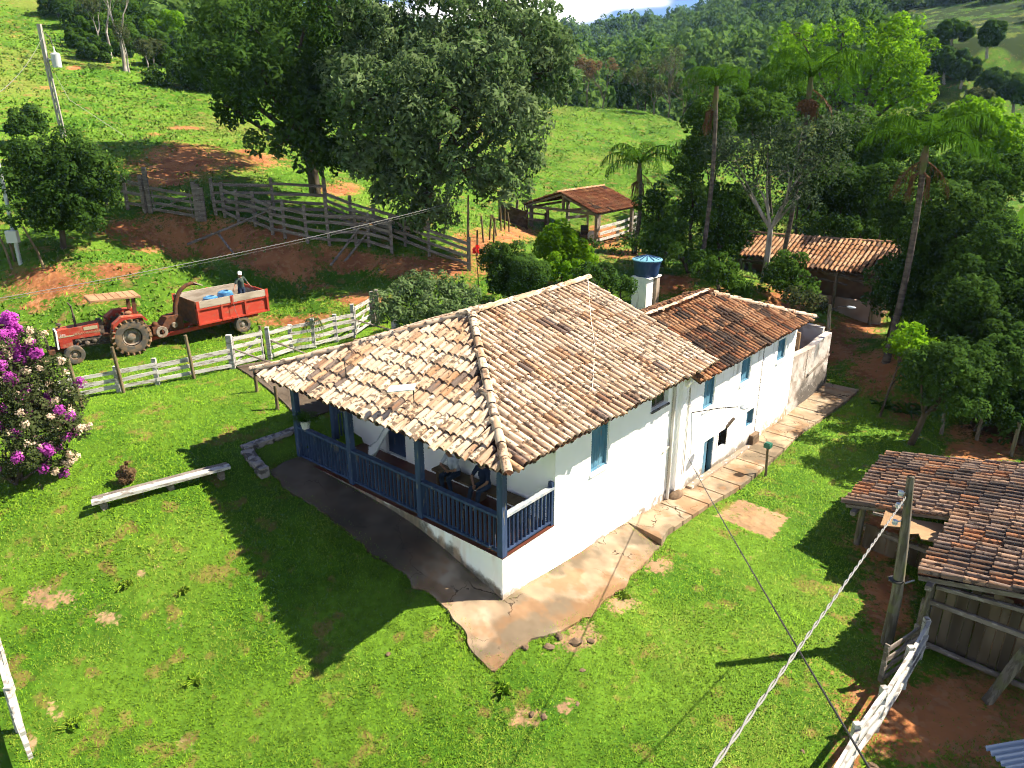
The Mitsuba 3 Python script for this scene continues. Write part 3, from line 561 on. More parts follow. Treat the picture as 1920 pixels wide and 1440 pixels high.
def ground_fn(p, n, uv):
    w = fbm(p.x * 1.3, p.y * 1.3, 0.0, 4)
    f = fbm(p.x * 7, p.y * 7, 3.0, 3)
    d = mi.Float(0)
    for cx, cy, a, b, c, e, s in DIRT:
        u, v = a * (p.x - cx) + b * (p.y - cy), c * (p.x - cx) + e * (p.y - cy)
        d = dr.maximum(d, s * smoothstep(1.5, 0.2, dr.sqrt(u * u + v * v)))
    fine = fbm(p.x * 19, p.y * 19, 5.0, 3)
    d = dr.maximum(d, 0.95 * smoothstep(1.0, 0.7, dr.maximum(dr.abs(p.x - 7.92) / 0.85, dr.abs(p.y + 2.2) / 0.92)))
    d = smoothstep(0.34, 0.86, d + 0.9 * (w - 0.5) + 0.7 * (f - 0.5) + 0.9 * (fine - 0.5))
    big = fbm(p.x * 0.09, p.y * 0.09, 5.0, 3)
    mid = fbm(p.x * 0.5, p.y * 0.5, 8.0, 3)
    g = mix((0.060, 0.16, 0.010), (0.125, 0.25, 0.020), smoothstep(0.3, 0.7, mid))
    g = mix(g, (0.20, 0.23, 0.045), 0.75 * smoothstep(0.45, 0.68, big + 0.3 * (f - 0.5)) * smoothstep(30, 70, p.x + p.y))
    g = g * (0.7 + 0.6 * f)
    g = mix(g, (0.30, 0.17, 0.07), smoothstep(0.62, 0.76, fbm(p.x * 2.3 + 40, p.y * 2.3, 1.0, 4)) * 0.6)
    lawn = smoothstep(16, 11, p.y)
    tan = lawn * smoothstep(14, 11, p.x) * smoothstep(-5, -3.6, p.y)
    soil = mix(mix((0.48, 0.200, 0.080), (0.50, 0.33, 0.19), tan), mix((0.32, 0.120, 0.050), (0.36, 0.23, 0.13), tan), smoothstep(0.35, 0.65, fbm(p.x * 1.1 + 17, p.y * 1.1, 2.0, 4)))
    soil = mix(soil, (0.52, 0.30, 0.15), smoothstep(0.55, 0.75, f) * 0.5)
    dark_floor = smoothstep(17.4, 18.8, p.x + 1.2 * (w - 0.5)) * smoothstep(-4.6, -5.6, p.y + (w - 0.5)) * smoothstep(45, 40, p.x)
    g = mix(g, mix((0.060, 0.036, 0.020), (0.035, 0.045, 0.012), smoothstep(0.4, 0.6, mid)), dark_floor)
    wood = smoothstep(0.4, 0.6, smoothstep(125, 150, p.x + 0.55 * p.y + 30 * (big - 0.5)))
    g = mix(g, (0.030, 0.062, 0.012), wood * smoothstep(0.35, 0.5, mid))
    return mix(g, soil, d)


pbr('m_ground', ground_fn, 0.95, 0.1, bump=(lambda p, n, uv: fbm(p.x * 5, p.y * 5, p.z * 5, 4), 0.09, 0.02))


def _lines(lo, a, b, mid, hi):
    return np.concatenate([np.arange(lo, a - 40, 8.0), np.arange(a - 40, a, 2.0), np.arange(a, b, 0.4), np.arange(b, mid, 1.0), np.arange(mid, hi, 8.0)])


_xs, _ys = _lines(-320, -16, 44, 112, 761), _lines(-320, -16, 44, 112, 761)
_X, _Y = np.meshgrid(_xs, _ys, indexing='ij')
_Z = gz(_X, _Y) + 0.10 * (meshkit.fbm(np.stack([_X * 0.7, _Y * 0.7, _X * 0], -1).reshape(-1, 3)).reshape(_X.shape) - 0.5) * np.clip((_X + _Y - 12) / 20, 0.25, 2.2)
_in = shapely.contains_xy(HOUSE.buffer(0.3), _X.ravel(), _Y.ravel()).reshape(_X.shape)
_Z[shapely.contains_xy(HOUSE.buffer(-0.5), _X.ravel(), _Y.ravel()).reshape(_X.shape)] -= 0.7
_pa = shapely.contains_xy(PATH.union(APRON).buffer(0.1), _X.ravel(), _Y.ravel()).reshape(_X.shape)
_Z[_pa] -= 0.06
_i = np.arange(_X.size).reshape(_X.shape)
_q = np.stack([_i[:-1, :-1], _i[1:, :-1], _i[1:, 1:], _i[:-1, 1:]], -1).reshape(-1, 4)
k = obj('ground', (np.stack([_X, _Y, _Z], -1).reshape(-1, 3), _q), 'm_ground', smooth=True, kind='structure')

# concrete apron and the slab path along the long wall
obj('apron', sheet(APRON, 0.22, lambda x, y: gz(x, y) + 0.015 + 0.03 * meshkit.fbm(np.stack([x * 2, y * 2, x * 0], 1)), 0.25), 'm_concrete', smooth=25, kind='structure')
path = 'path'
labels[path] = {'kind': 'structure'}
_cuts = [4.7, 5.65, 6.6, 7.5, 8.35, 9.25, 10.1, 11.0, 11.9, 12.8, 13.75, 14.7, 15.65, 16.6, 17.6, 18.6, 19.7]
for _a, _b in zip(_cuts[:-1], _cuts[1:]):
    s = PATH.intersection(sg.Polygon([(_a + .02, .2), (_b - .02, .2), (_b - .02 - .05, -1.6), (_a + .02 - .05, -1.6)])).buffer(-0.006)
    tilt, up = rng.normal(0, 0.003, 2), rng.uniform(0.050, 0.058) + (0.06 if _a < 5 else 0)
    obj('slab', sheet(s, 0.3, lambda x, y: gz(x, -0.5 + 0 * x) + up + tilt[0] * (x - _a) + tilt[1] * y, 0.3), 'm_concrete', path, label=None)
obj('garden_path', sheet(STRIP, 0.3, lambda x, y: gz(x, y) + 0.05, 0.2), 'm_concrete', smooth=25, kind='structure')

# ---------------------------------------------------------------- grass
def grass_mat(name, c1, c2, c3):
    def fn(p, n, uv):
        c = mix(c1, c2, uv.x)
        c = mix(c, c3, smoothstep(0.52, 0.72, fbm(p.x * 0.9, p.y * 0.9, 4.0, 3)) * 0.55 * uv.x)
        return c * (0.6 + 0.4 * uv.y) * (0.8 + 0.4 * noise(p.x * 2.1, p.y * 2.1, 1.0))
    pbr(name, fn, 0.7, 0.15)


grass_mat('m_grass', (0.095, 0.22, 0.007), (0.230, 0.40, 0.020), (0.36, 0.39, 0.07))
grass_mat('m_pasture', (0.10, 0.22, 0.014), (0.19, 0.33, 0.03), (0.32, 0.31, 0.09))


def blades(name, x, y, h, w, mat, kind='stuff', droop=0.7):
    n = len(x)
    z = gz(x, y)
    a = rng.uniform(0, 2 * np.pi, n)
    s = np.stack([np.cos(a), np.sin(a), 0 * a], 1)
    lean = np.stack([rng.normal(0, droop, n), rng.normal(0, droop, n), np.ones(n)], 1)
    lean /= np.linalg.norm(lean, axis=1, keepdims=True)
    b = np.stack([x, y, z - 0.01], 1)
    v = np.stack([b - s * w[:, None], b + s * w[:, None], b + lean * h[:, None]], 1).reshape(-1, 3)
    nn = np.stack([rng.normal(0, .28, n), rng.normal(0, .28, n), np.ones(n)], 1)
    nn /= np.linalg.norm(nn, axis=1, keepdims=True)
    r = rng.uniform(0, 1, n)
    uv = np.stack([np.repeat(r, 3), np.tile([0.0, 0.0, 1.0], n)], 1)
    return with_normals(name, v, np.arange(3 * n).reshape(-1, 3), np.repeat(nn, 3, 0), mat, uv=uv, kind=kind)


def scatter(n, dmin, dmax, power=1.0):
    """points round the yard, thinner with distance"""
    az = 0.7098 + rng.uniform(-0.72, 0.72, n)
    u = rng.uniform(0, 1, n)
    d = (dmin ** power + u * (dmax ** power - dmin ** power)) ** (1 / power)
    return CAM[0] + d * np.cos(az), CAM[1] + d * np.sin(az), d


BARE = PATH.buffer(0.03).union(APRON.buffer(-0.2)).union(STRIP).union(HOUSE)


def keep(x, y, sharp=0.5):
    nz = meshkit.fbm(np.stack([x * 1.6, y * 1.6, 0 * x], 1))
    nz = (nz - nz.min()) / (np.ptp(nz) + 1e-9)
    m = dirt_np(x, y) + 0.9 * (nz - 0.5) < sharp + rng.normal(0, 0.22, len(x))
    m &= ~((x > 18.6) & (y < -5.0) & (x < 42))
    return m & ~shapely.contains_xy(BARE, x, y)


x, y, d = scatter(560000, 5.0, 33.0, 0.6)
m = keep(x, y)
x, y, d = x[m], y[m], d[m]
clump = meshkit.fbm(np.stack([x * 2.2, y * 2.2, 0 * x + 9], 1))
clump = (clump - clump.min()) / np.ptp(clump)
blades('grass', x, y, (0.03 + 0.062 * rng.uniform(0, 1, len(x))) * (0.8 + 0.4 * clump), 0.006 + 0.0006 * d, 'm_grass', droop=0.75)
x, y, d = scatter(150000, 30.0, 125.0, 0.7)
m = keep(x, y) & (x + 0.55 * y < 125)
x, y, d = x[m], y[m], d[m]
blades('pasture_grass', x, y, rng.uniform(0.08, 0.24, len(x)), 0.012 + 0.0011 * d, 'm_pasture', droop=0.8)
# ---------------------------------------------------------------- roofs of barrel tiles
def arch(L, r0, r1, h, seg=6, thick=0.014):
    """a barrel tile from y = 0 (lower, wide end) to y = L"""
    g = np.linspace(0, np.pi, seg + 1)
    ring = lambda r, hh, y: np.stack([-np.cos(g) * r, 0 * g + y, np.sin(g) * hh], 1)
    v = np.vstack([ring(r0, h, 0), ring((r0 + r1) / 2 * 1.01, h * .95, L / 2), ring(r1, h * .88, L), ring(r0 - thick, h - thick, 0), ring(r0 - thick, h - thick, L * .3)])
    m = seg + 1
    f = []
    for a, b in ((0, m), (m, 2 * m), (3 * m, 0), (4 * m, 3 * m)):
        for i in range(seg):
            f += [[a + i, a + i + 1, b + i + 1], [a + i, b + i + 1, b + i]]
    uv = np.stack([np.tile(0.05 + 0.9 * g / np.pi, 5), v[:, 1]], 1)
    return v, np.array(f), uv


_tid = [0]
KINDS = {'m_tile_main': (.62, .24, .06, .08), 'm_tile_wing': (.34, .34, .14, .18), 'm_tile_barn': (.22, .34, .12, .32), 'm_tile_shed': (.5, .3, .12, .08), 'm_tile_store': (.4, .34, .2, .06)}
_kn = np.random.default_rng(3).uniform(0, 1, (64, 64))
_kn = gaussian_filter(_kn, .9, mode='wrap')
_kn = np.argsort(np.argsort(_kn.ravel())).reshape(64, 64) / 4096.0
_kind = [(.62, .24, .06, .08)]


def tile_kind(o):
    """sooty and orange tiles come in small groups"""
    q = _kn[int(math.floor((o[0] + 50) / .22)) % 64, int(math.floor((o[1] + 50 + o[2]) / .3)) % 64] * .7 + rng.uniform(0, 1) * .3
    q = min(.999, max(0, (q - .08) / .84))
    return int(np.searchsorted(np.cumsum(_kind[0]), q))


def tile_mesh(o, a, b, n, L=0.50, r0=0.084, r1=0.066, h=0.098, seg=6, jit=1.0):
    """one tile with its lower end at o; a across, b up the slope, n off the slope"""
    v, f, uv = arch(L, r0 * rng.uniform(.96, 1.05), r1, h * rng.uniform(.92, 1.08), seg)
    yaw, pit = rng.normal(0, 0.012 * jit), rng.normal(0, 0.006 * jit)
    x, y, z = v[:, 0], v[:, 1], v[:, 2]
    x, y = x * math.cos(yaw) - y * math.sin(yaw), x * math.sin(yaw) + y * math.cos(yaw)
    z = z + (0.030 - 0.06 * y + pit * y) * 1.0
    _tid[0] += 4
    P = np.asarray(o) + np.outer(x, a) + np.outer(y, b) + np.outer(z + rng.normal(0, 0.004 * jit), n)
    return P, f, uv + [_tid[0] + min(3, tile_kind(np.asarray(o))), 0]


def join_uv(ts):
    off = np.cumsum([0] + [len(t[0]) for t in ts])
    return np.vstack([t[0] for t in ts]), np.vstack([t[1] + o for t, o in zip(ts, off)]), np.vstack([t[2] for t in ts])


def slope(E, a, up, poly, pitch=0.20, course=0.41, wavy=0.032, seg=6, jit=1.0):
    """tiles on a roof plane: E the eave origin, a along the eave, up the unit slope; poly in (along, up) metres"""
    E, a, b = np.asarray(E, float), np.asarray(a, float), np.asarray(up, float)
    n = np.cross(a, b)
    n /= np.linalg.norm(n)
    if n[2] < 0:
        n = -n
    x0, y0, x1, y1 = poly.bounds
    out = []
    for s in np.arange(x0 + pitch / 2, x1, pitch):
        ds = rng.normal(0, 0.006 * jit)
        off = rng.normal(0, 0.024 * jit)
        for k, t in enumerate(np.arange(y0, y1 - 0.1, course)):
            if poly.contains(sg.Point(s, t + 0.24)) or (poly.contains(sg.Point(s, t + 0.08)) and poly.contains(sg.Point(s, t + 0.30))):
                sag = wavy * math.sin(s * 1.3 + 0.7 * t) * math.sin(t * 0.9 + 0.4)
                o = E + a * (s + ds) + b * (t + off + rng.normal(0, 0.010 * jit) - (.07 if rng.uniform() < .03 else 0) - (0.02 if k == 0 else 0)) + n * sag
                out.append((s, t, tile_mesh(o, a, b, n, seg=seg, jit=jit)))
    return out, n


def pans(E, a, up, n, poly, pitch=0.20, drop=0.01):
    """the trough tiles between: one corrugated sheet under the barrel tiles"""
    E, a, b = np.asarray(E, float), np.asarray(a, float), np.asarray(up, float)
    x0, y0, x1, y1 = poly.bounds
    S = np.arange(x0, x1 + 1e-6, pitch / 4)
    v, f = [], []
    prev = None
    for s in S:
        L = poly.buffer(1e-6).intersection(sg.LineString([(s, y0 - 1), (s, y1 + 1)]))
        if L.is_empty:
            prev = None
            continue
        t0, t1 = L.bounds[1], L.bounds[3]
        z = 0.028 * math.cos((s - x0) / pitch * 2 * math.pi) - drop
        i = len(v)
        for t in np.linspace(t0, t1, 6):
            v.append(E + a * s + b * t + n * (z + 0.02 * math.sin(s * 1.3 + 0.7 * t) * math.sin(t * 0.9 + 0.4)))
        if prev is not None:
            for j in range(5):
                f += [[prev + j, i + j, i + j + 1], [prev + j, i + j + 1, prev + j + 1]]
        prev = i
    return np.array(v), np.array(f)


def ridge_tiles(P0, P1, mat, parent, name='ridge_tile', r=0.105, L=0.50, step=0.43, parts=True, bend=0.0, h=0.095):
    """barrel tiles laid over a ridge or hip from P0 (low end) to P1"""
    _kind[0] = (.75, .25, 0, 0) if mat == 'm_tile_main' else KINDS[mat]
    P0, P1 = np.asarray(P0, float), np.asarray(P1, float)
    d = P1 - P0
    D = np.linalg.norm(d)
    d /= D
    a = np.cross(d, [0, 0, 1.0])
    a /= np.linalg.norm(a)
    n = np.cross(a, d)
    ts = []
    for t in np.arange(0, D - 0.1, step):
        o = P0 + d * t + n * (0.02 - bend * math.sin(math.pi * t / D))
        ts.append(tile_mesh(o, a, d, n, L=L, r0=r, r1=r * .86, h=h, seg=8, jit=0.7))
    if parts:
        for v, f, uv in ts:
            obj(name, (v, f), mat, parent, smooth=True, uv=uv)
    else:
        v, f, uv = join_uv(ts)
        obj(name, (v, f), mat, parent, smooth=True, uv=uv, kind='stuff')


def roof_part(holder, mat, slopes, limit=300, camera=CAM, panmat='m_pan', **kw):
    """builds the slopes; the tiles that show largest are parts of their own, the rest one part"""
    every = []
    _kind[0] = KINDS[mat]
    root = holder + '__roof'
    pm = []
    for E, a, b, poly in slopes:
        ts, n = slope(E, a, b, poly, **kw)
        every += [(np.linalg.norm(t[2][0].mean(0) - camera) * (1 if np.dot(camera - t[2][0].mean(0), n) > 0 else 50), t[2]) for t in ts]
        pm.append(pans(E, a, b, n, poly))
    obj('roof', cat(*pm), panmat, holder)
    every.sort(key=lambda q: q[0])
    for _, (v, f, uv) in every[:limit]:
        obj('tile', (v, f), mat, root, smooth=True, uv=uv)
    if len(every) > limit:
        v, f, uv = join_uv([t for _, t in every[limit:]])
        obj('far_tiles', (v, f), mat, root, smooth=True, uv=uv, kind='stuff')
    return root


# ---------------------------------------------------------------- the farmhouse
W, ZE, ZR, XR, LX = 7.27, 2.42, 3.985, 3.0, 7.95
OF, OR = 0.64, 0.70
house = thing('farmhouse', 'whitewashed farmhouse with pale hipped barrel tile roof and blue veranda', 'house')
YM = W / 2
eFR, eFL, eBR, eBL = (np.array(q, float) for q in ((-OF, -OR, ZE), (-OF, W + OR, ZE), (LX, -OR, ZE), (LX, W + OR, ZE)))
r0, r1 = np.array([XR, YM, ZR]), np.array([LX, YM, ZR])


def plane_up(E, a, top):
    d = top - E
    d = d - a * np.dot(d, a)
    return d / np.linalg.norm(d), np.linalg.norm(d)


aR = np.array([1.0, 0, 0])
uR, lR = plane_up(eFR, aR, r0)
uL, lL = plane_up(eFL, aR, r0)
aF = np.array([0, 1.0, 0])
uF, lF = plane_up(eFR, aF, r0)
polyR = sg.Polygon([(0, 0), (LX + OF, 0), (LX + OF, lR), (XR + OF, lR)])
polyF = sg.Polygon([(0, 0), (W + 2 * OR, 0), (YM + OR, lF)])
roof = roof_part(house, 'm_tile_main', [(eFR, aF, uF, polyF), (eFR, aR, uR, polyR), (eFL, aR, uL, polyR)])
ridge_tiles(eFR + uF * 0.0 + [0, 0, 0.05] + (r0 - eFR) * -0.012, r0 + [0, 0, .06], 'm_tile_main', roof, 'hip_tile', bend=0.05)
ridge_tiles(eFL + [0, 0, 0.05], r0 + [0, 0, .06], 'm_tile_main', roof, 'hip_tile', bend=0.05)
ridge_tiles(r1 + [0.1, 0, .055], r0 + [0, 0, .055], 'm_tile_main', roof, 'ridge_tile', bend=0.03)
# soffit boards and rafters
obj('roof_beam', cat(bar((0, 0, ZE - .16), (0, W, ZE - .16), .14, .16), bar((0, 0.08, ZE - .16), (1.76, 0.08, ZE - .16), .12, .16), bar((0, W, ZE - .16), (LX, W, ZE - .16), .14, .16)), 'm_blue', house)
raf = []
for s in np.arange(-0.3, 8.2, 0.62):
    if s > 0.2:
        hi = min(1.0, (s + OF) / (XR + OF)) if s < XR else 1.0
        e = np.array([s, -OR, ZE]); raf.append(bar(e - [0, -.1, .10], e + uR * lR * hi - [0, 0, .10], .07, .09))
        e = np.array([s, W + OR, ZE]); raf.append(bar(e - [0, .1, .10], e + uL * lL * hi - [0, 0, .10], .07, .09))
for y in np.arange(0.1, W, 0.62):
    hi = 1 - abs(y - YM) / (YM + OR)
    e = np.array([-OF, y, ZE]); raf.append(bar(e - [-.1, 0, .10], e + uF * lF * hi - [0, 0, .10], .07, .09))
obj('rafters', cat(*raf), 'm_darkwood', house, kind='stuff')


def wall_x(x0, x1, z0, z1, holes=(), y=0.0, t=0.32, mat='m_wall', top=None):
    """a wall in the plane y, seen from -y; holes (x0, x1, z0, z1)"""
    P = sg.Polygon(top if top else [(x0, z0), (x1, z0), (x1, z1), (x0, z1)])
    for h in holes:
        P = P.difference(sg.box(h[0], h[2], h[1], h[3]))
    return prism(P, t, (0, y + t, 0), (1, 0, 0), (0, 0, 1))


def wall_y(y0, y1, z0, z1, holes=(), x=0.0, t=0.3):
    P = sg.box(y0, z0, y1, z1)
    for h in holes:
        P = P.difference(sg.box(h[0], h[2], h[1], h[3]))
    return prism(P, t, (x, 0, 0), (0, 1, 0), (0, 0, 1))


XV = 1.76     # the inner wall of the veranda
W1, WG = (3.13, 3.86, 0.72, 1.85), (5.79, 6.64, 1.48, 2.02)
obj('wall', wall_x(XV, 7.62, -3, ZE + 0.24, [W1, WG]), 'm_wall', house)
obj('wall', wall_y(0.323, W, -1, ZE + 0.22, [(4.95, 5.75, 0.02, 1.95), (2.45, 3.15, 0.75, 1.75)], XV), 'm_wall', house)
obj('wall', wall_x(XV + .303, LX - .1, -1, ZE + .24, y=W - .3, t=.3), 'm_wall', house)
obj('wall', cat(prism(sg.Polygon([(0.323, -2), (W - .3, -2), (W - .3, ZE + .2), (YM, ZR - .12), (0.323, ZE + .2)]), .25, (LX - .36, 0, 0), (0, 1, 0), (0, 0, 1))), 'm_wall', house)
obj('plinth', cat(box(0, XV - .002, 0, .25, -3, -0.015), box(0, .25, .252, W, -3, -0.015)), 'm_wall', house)
obj('veranda_floor', box(-.012, XV, -.012, W + .012, -.014, 0.0), 'm_floor', house)
obj('room_door', cat(box(XV + .1, XV + .15, 4.952, 5.748, .021, 1.948)), 'm_blue', house)
obj('inner_shutter', box(XV + .06, XV + .1, 2.452, 3.148, .752, 1.748), 'm_blue', house)


def shutter(holder, x0, x1, z0, z1, y, leaves=1, label=None, mat='m_shutter', planks=6):
    """a plank shutter in a wall opening, set back a little, with its frame and sill"""
    w = obj('window', cat(box(x0, x0 + .05, y + .05, y + .16, z0, z1), box(x1 - .05, x1, y + .05, y + .16, z0, z1), box(x0 + .05, x1 - .05, y + .05, y + .16, z0, z0 + .05), box(x0 + .05, x1 - .05, y + .05, y + .16, z1 - .05, z1)), mat, holder, label=label)
    xs = np.linspace(x0 + .052, x1 - .052, planks + 1)
    for a, b in zip(xs[:-1], xs[1:]):
        q = rng.uniform(0, .012)
        obj('plank', box(a + .004, b - .004, y + .085 + q, y + .115 + q, z0 + .052, z1 - .052), mat, w)
    obj('sill', box(x0 - .03, x1 + .03, y - .045, y + .049, z0 - .06, z0 - .002), 'm_wall', w)
    return w


shutter(house, *W1, 0.0, label='closed blue plank shutter half in the shade of the eaves')
gw = obj('window', cat(box(WG[0], WG[1], .12, .17, WG[2], WG[2] + .04), box(WG[0], WG[0] + .04, .12, .17, WG[2] + .04, WG[3]), box(WG[1] - .04, WG[1], .12, .17, WG[2] + .04, WG[3]), box(6.19, 6.24, .12, .17, WG[2] + .04, WG[3])), 'm_greywood', house, label='small green window tucked under the eaves')
obj('pane', box(WG[0] + .042, 6.188, .14, .15, WG[2] + .042, WG[3]), 'm_greenglass', gw)
obj('pane', box(6.242, WG[1] - .042, .14, .15, WG[2] + .042, WG[3]), 'm_greenglass', gw)
obj('sill', box(WG[0] - .03, WG[1] + .03, -.05, .118, WG[2] - .05, WG[2] - .003), 'm_stone', gw)
# veranda posts and railings
posts = [(0.0, 0.0), (0.0, 2.45), (0.0, 4.95), (0.0, 7.18), (1.15, 7.18)]
for x, y in posts:
    obj('post', box(x, x + .15, y - .0, y + .15, 0.001, ZE - .241 if x < 1 else 1.3), 'm_blue', house)


def railing(p0, p1, n, label=None):
    p0, p1 = np.array(p0, float), np.array(p1, float)
    r = obj('railing', bar(p0 + [0, 0, .93], p1 + [0, 0, .93], .14, .06), 'm_rail' if label else 'm_blue', house, label=label)
    obj('bottom_rail', bar(p0 + [0, 0, .09], p1 + [0, 0, .09], .09, .05), 'm_blue', r)
    for t in np.linspace(0, 1, n + 2)[1:-1]:
        q = p0 + (p1 - p0) * t
        obj('baluster', bar(q + [0, 0, .116], q + [0, 0, .899], .062, .026, up=(p1 - p0) / np.linalg.norm(p1 - p0)), 'm_blue' if not label else 'm_blue', r)


railing((.15, .075, 0), (1.757, .075, 0), 11, 'sunlit short railing at the house corner with a bleached top rail')
for a, b in ((0.15, 2.45), (2.60, 4.95), (5.10, 7.18)):
    railing((.075, a, 0), (.075, b, 0), 16)
railing((1.302, 7.25, 0), (XV, 7.25, 0), 3)
obj('post', box(1.68, 1.757, .02, .13, .001, 1.08), 'm_blue', house)
# drain pipe on the long wall and its bracket
obj('downpipe', cat(tube([(6.9, -.05, 1.95), (6.92, -.05, -1.5)], .045, 10), bar((6.55, -.03, .05), (6.95, -.03, .17), .03, .05)), 'm_pipe', house)
obj('wall_beam', cat(box(7.25, 7.50, -.10, -.003, -1.5, 2.1), bar((7.3, -.3, 1.95), (7.55, -.02, 1.6), .05, .05)), 'm_wall', house)
# wire over the roof, rods, and the small white panel
obj('roof_wire', tube([(7.85, 3.55, 4.1), (7.61, 3.35, 3.98), (6.08, 2.18, 3.56), (4.82, 1.15, 3.19), (3.19, .08, 2.80)], .012, 5), 'm_pipe', roof)

pn = thing('roof_panel', 'small white panel on a thin rod standing on the front roof slope', 'panel')
pq = np.array([-.06, 2.82, 3.13])
obj('panel', bar(pq + [-.16, .26, -.05], pq + [.14, -.26, .05], .20, .03, up=(-.35, -.1, 1)), 'm_white', pn)
obj('rod', tube([(.07, 2.6, 2.6), (.07, 2.6, 3.15)], .012, 6), 'm_cable', pn)
rd = obj('roof_rod', tube([(.09, 4.94, 2.6), (.05, 4.97, 3.32)], .012, 6), 'm_cable')
tag(rd, 'thin dark rod standing alone on the front roof slope near the left hip', 'rod')

# ---------------------------------------------------------------- the rear wing
wing = thing('rear_wing', 'lower two storey whitewashed rear wing with darker orange tile roof', 'house')
wE, wZE, wZR, wYR = 0.5, 1.90, 3.0, 2.0
wBY = wYR * 2 + wE
aX = np.array([1.0, 0, 0])
e0 = np.array([7.35, -wE, wZE])
top = np.array([9.0, wYR, wZR])
uw, lw = plane_up(e0, aX, top)
pw = sg.Polygon([(0, 0), (15.75 - 7.35, 0), (12.5 - 7.35, lw), (1.2, lw), (0.65, lw * .55), (0, lw * .3)])
e1 = np.array([7.35, wBY, wZE])
ub, lb = plane_up(e1, aX, top)
e2 = np.array([15.75, -wE, wZE])
uh, lh = plane_up(e2, np.array([0, 1.0, 0]), np.array([12.5, wYR, wZR]))
ph = sg.Polygon([(0, 0), (wBY + wE, 0), (wYR + wE, lh)])
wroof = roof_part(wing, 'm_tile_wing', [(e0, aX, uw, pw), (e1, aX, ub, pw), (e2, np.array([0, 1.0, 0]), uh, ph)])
ridge_tiles((12.55, wYR, wZR + .05), (8.6, wYR, wZR + .05), 'm_tile_main', wroof, bend=.03)
ridge_tiles((15.75, -wE, wZE + .05), (12.5, wYR, wZR + .06), 'm_tile_main', wroof, 'hip_tile', bend=.02)
ridge_tiles((15.75, wBY, wZE + .05), (12.5, wYR, wZR + .06), 'm_tile_wing', wroof, 'hip_tile', bend=.02)
H1, H2, H3 = (8.63, 9.33, .60, 1.52), (11.08, 11.80, .70, 1.5), (13.9, 14.62, .70, 1.46)
HL, HD, HW = (11.9, 12.48, -1.05, -.46), (8.96, 9.6, -1.72, -.50), (9.87, 10.52, -1.15, -.51)
yw = -0.06
obj('wall', wall_x(7.62, 15.5, -3.2, wZE + .12, [H1, H2, H3, HL, HD, HW], y=yw, t=.34), 'm_wall', wing)
obj('wall', cat(wall_y(yw + .342, 4, -3, wZE + .1, x=15.2, t=.3), wall_x(7.7, 15.5, -2, wZE + .1, y=4.003, t=.3), wall_y(yw + .342, 4, -3, wZE, x=7.63, t=.2)), 'm_wall', wing)
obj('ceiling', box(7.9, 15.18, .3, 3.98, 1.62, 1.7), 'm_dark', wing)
obj('cellar_shade', box(8.0, 13.2, .281, .30, -2.3, -.251), 'm_dark', wing)  # black panel painting the cellar shade behind the lower openings
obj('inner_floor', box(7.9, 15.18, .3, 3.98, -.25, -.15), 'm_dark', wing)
for h, l in ((H1, 'blue plank shutter nearest the main roof'), (H2, 'middle blue plank shutter of the upper floor'), (H3, 'far blue plank shutter of the upper floor')):
    shutter(wing, *h, yw, label=l, planks=5)
wl = obj('window', cat(box(HL[0], HL[1], yw + .05, yw + .14, HL[2], HL[2] + .04), box(HL[0], HL[1], yw + .05, yw + .14, HL[3] - .04, HL[3])), 'm_shutter', wing, label='low half open blue window')
obj('added_lining', box(HL[1] - .006, HL[1] - .001, yw + .03, .28, HL[2] + .041, HL[3] - .041), 'm_shutter', wl)
obj('shutter_leaf', box(HL[0] + .01, HL[0] + .27, yw + .08, yw + .11, HL[2] + .042, HL[3] - .042), 'm_shutter', wl)
dw = obj('window', cat(box(HW[0] - .05, HW[0], yw - .02, yw + .1, HW[2], HW[3]), box(HW[0], HW[1], yw + .05, yw + .12, HW[2] - .001, HW[2] + .04)), 'm_wall', wing, label='unshuttered dark window beside the cellar door')
obj('lintel', bar((HW[1] - .15, yw - .03, HW[3] + .05), (HW[1] + .25, yw - .06, HW[3] + .22), .07, .06), 'm_darkwood', dw)
obj('added_lining', box(HW[1] - .006, HW[1] - .001, yw + .02, .28, HW[2] + .045, HW[3] - .002), 'm_dark', dw)  # black sheet added to paint the side reveal as shaded
obj('added_lining', box(HW[0] + .001, HW[1] - .007, yw + .125, .28, HW[2] + .041, HW[2] + .046), 'm_dark', dw)  # same painted shade on the bottom of the opening
dd = obj('door', cat(box(HD[0], HD[0] + .04, yw + .03, yw + .15, HD[2], HD[3]), box(HD[1] - .04, HD[1], yw + .03, yw + .15, HD[2], HD[3]), box(HD[0] + .04, HD[1] - .04, yw + .03, yw + .15, HD[3] - .04, HD[3])), 'm_shutter', wing, label='half open blue cellar door')
obj('added_lining', box(HD[1] - .006, HD[1] - .001, yw + .155, .28, HD[2] + .01, HD[3] - .002), 'm_dark', dd)  # black sheet added as painted shade on the door reveal
obj('door_leaf', box(HD[0] + .042, HD[0] + .33, yw + .06, yw + .095, HD[2] + .02, HD[3] - .042), 'm_shutter', dd)
obj('buttress', cat(box(12.30, 12.78, yw - .16, yw - .002, -2.2, -1.42)), 'm_rock', wing)
obj('expansion_joint', box(12.68, 12.72, yw - .006, yw + .02, -1.4, 1.6), 'm_darkwood', wing)
obj('foundation_stone', ball((7.28, -.14, -1.52), (.3, .16, .14), 2), 'm_rock', wing, smooth=True)
obj('foundation_step', cat(bar((8.0, yw - .09, -1.57), (12.2, yw - .09, -1.74), .17, .07, jit=.008)), 'm_wall', wing)
obj('service_conduit', cat(tube([(7.72, yw - .02, 1.6), (7.70, yw - .03, -1.0)], .018, 6), tube([(7.95, yw - .02, 1.05), (7.72, yw - .02, 1.05)], .02, 6)), 'm_pipe', wing)
wlp = thing('wall_lamp', 'street style lamp on a thin arm over the cellar door', 'lamp')
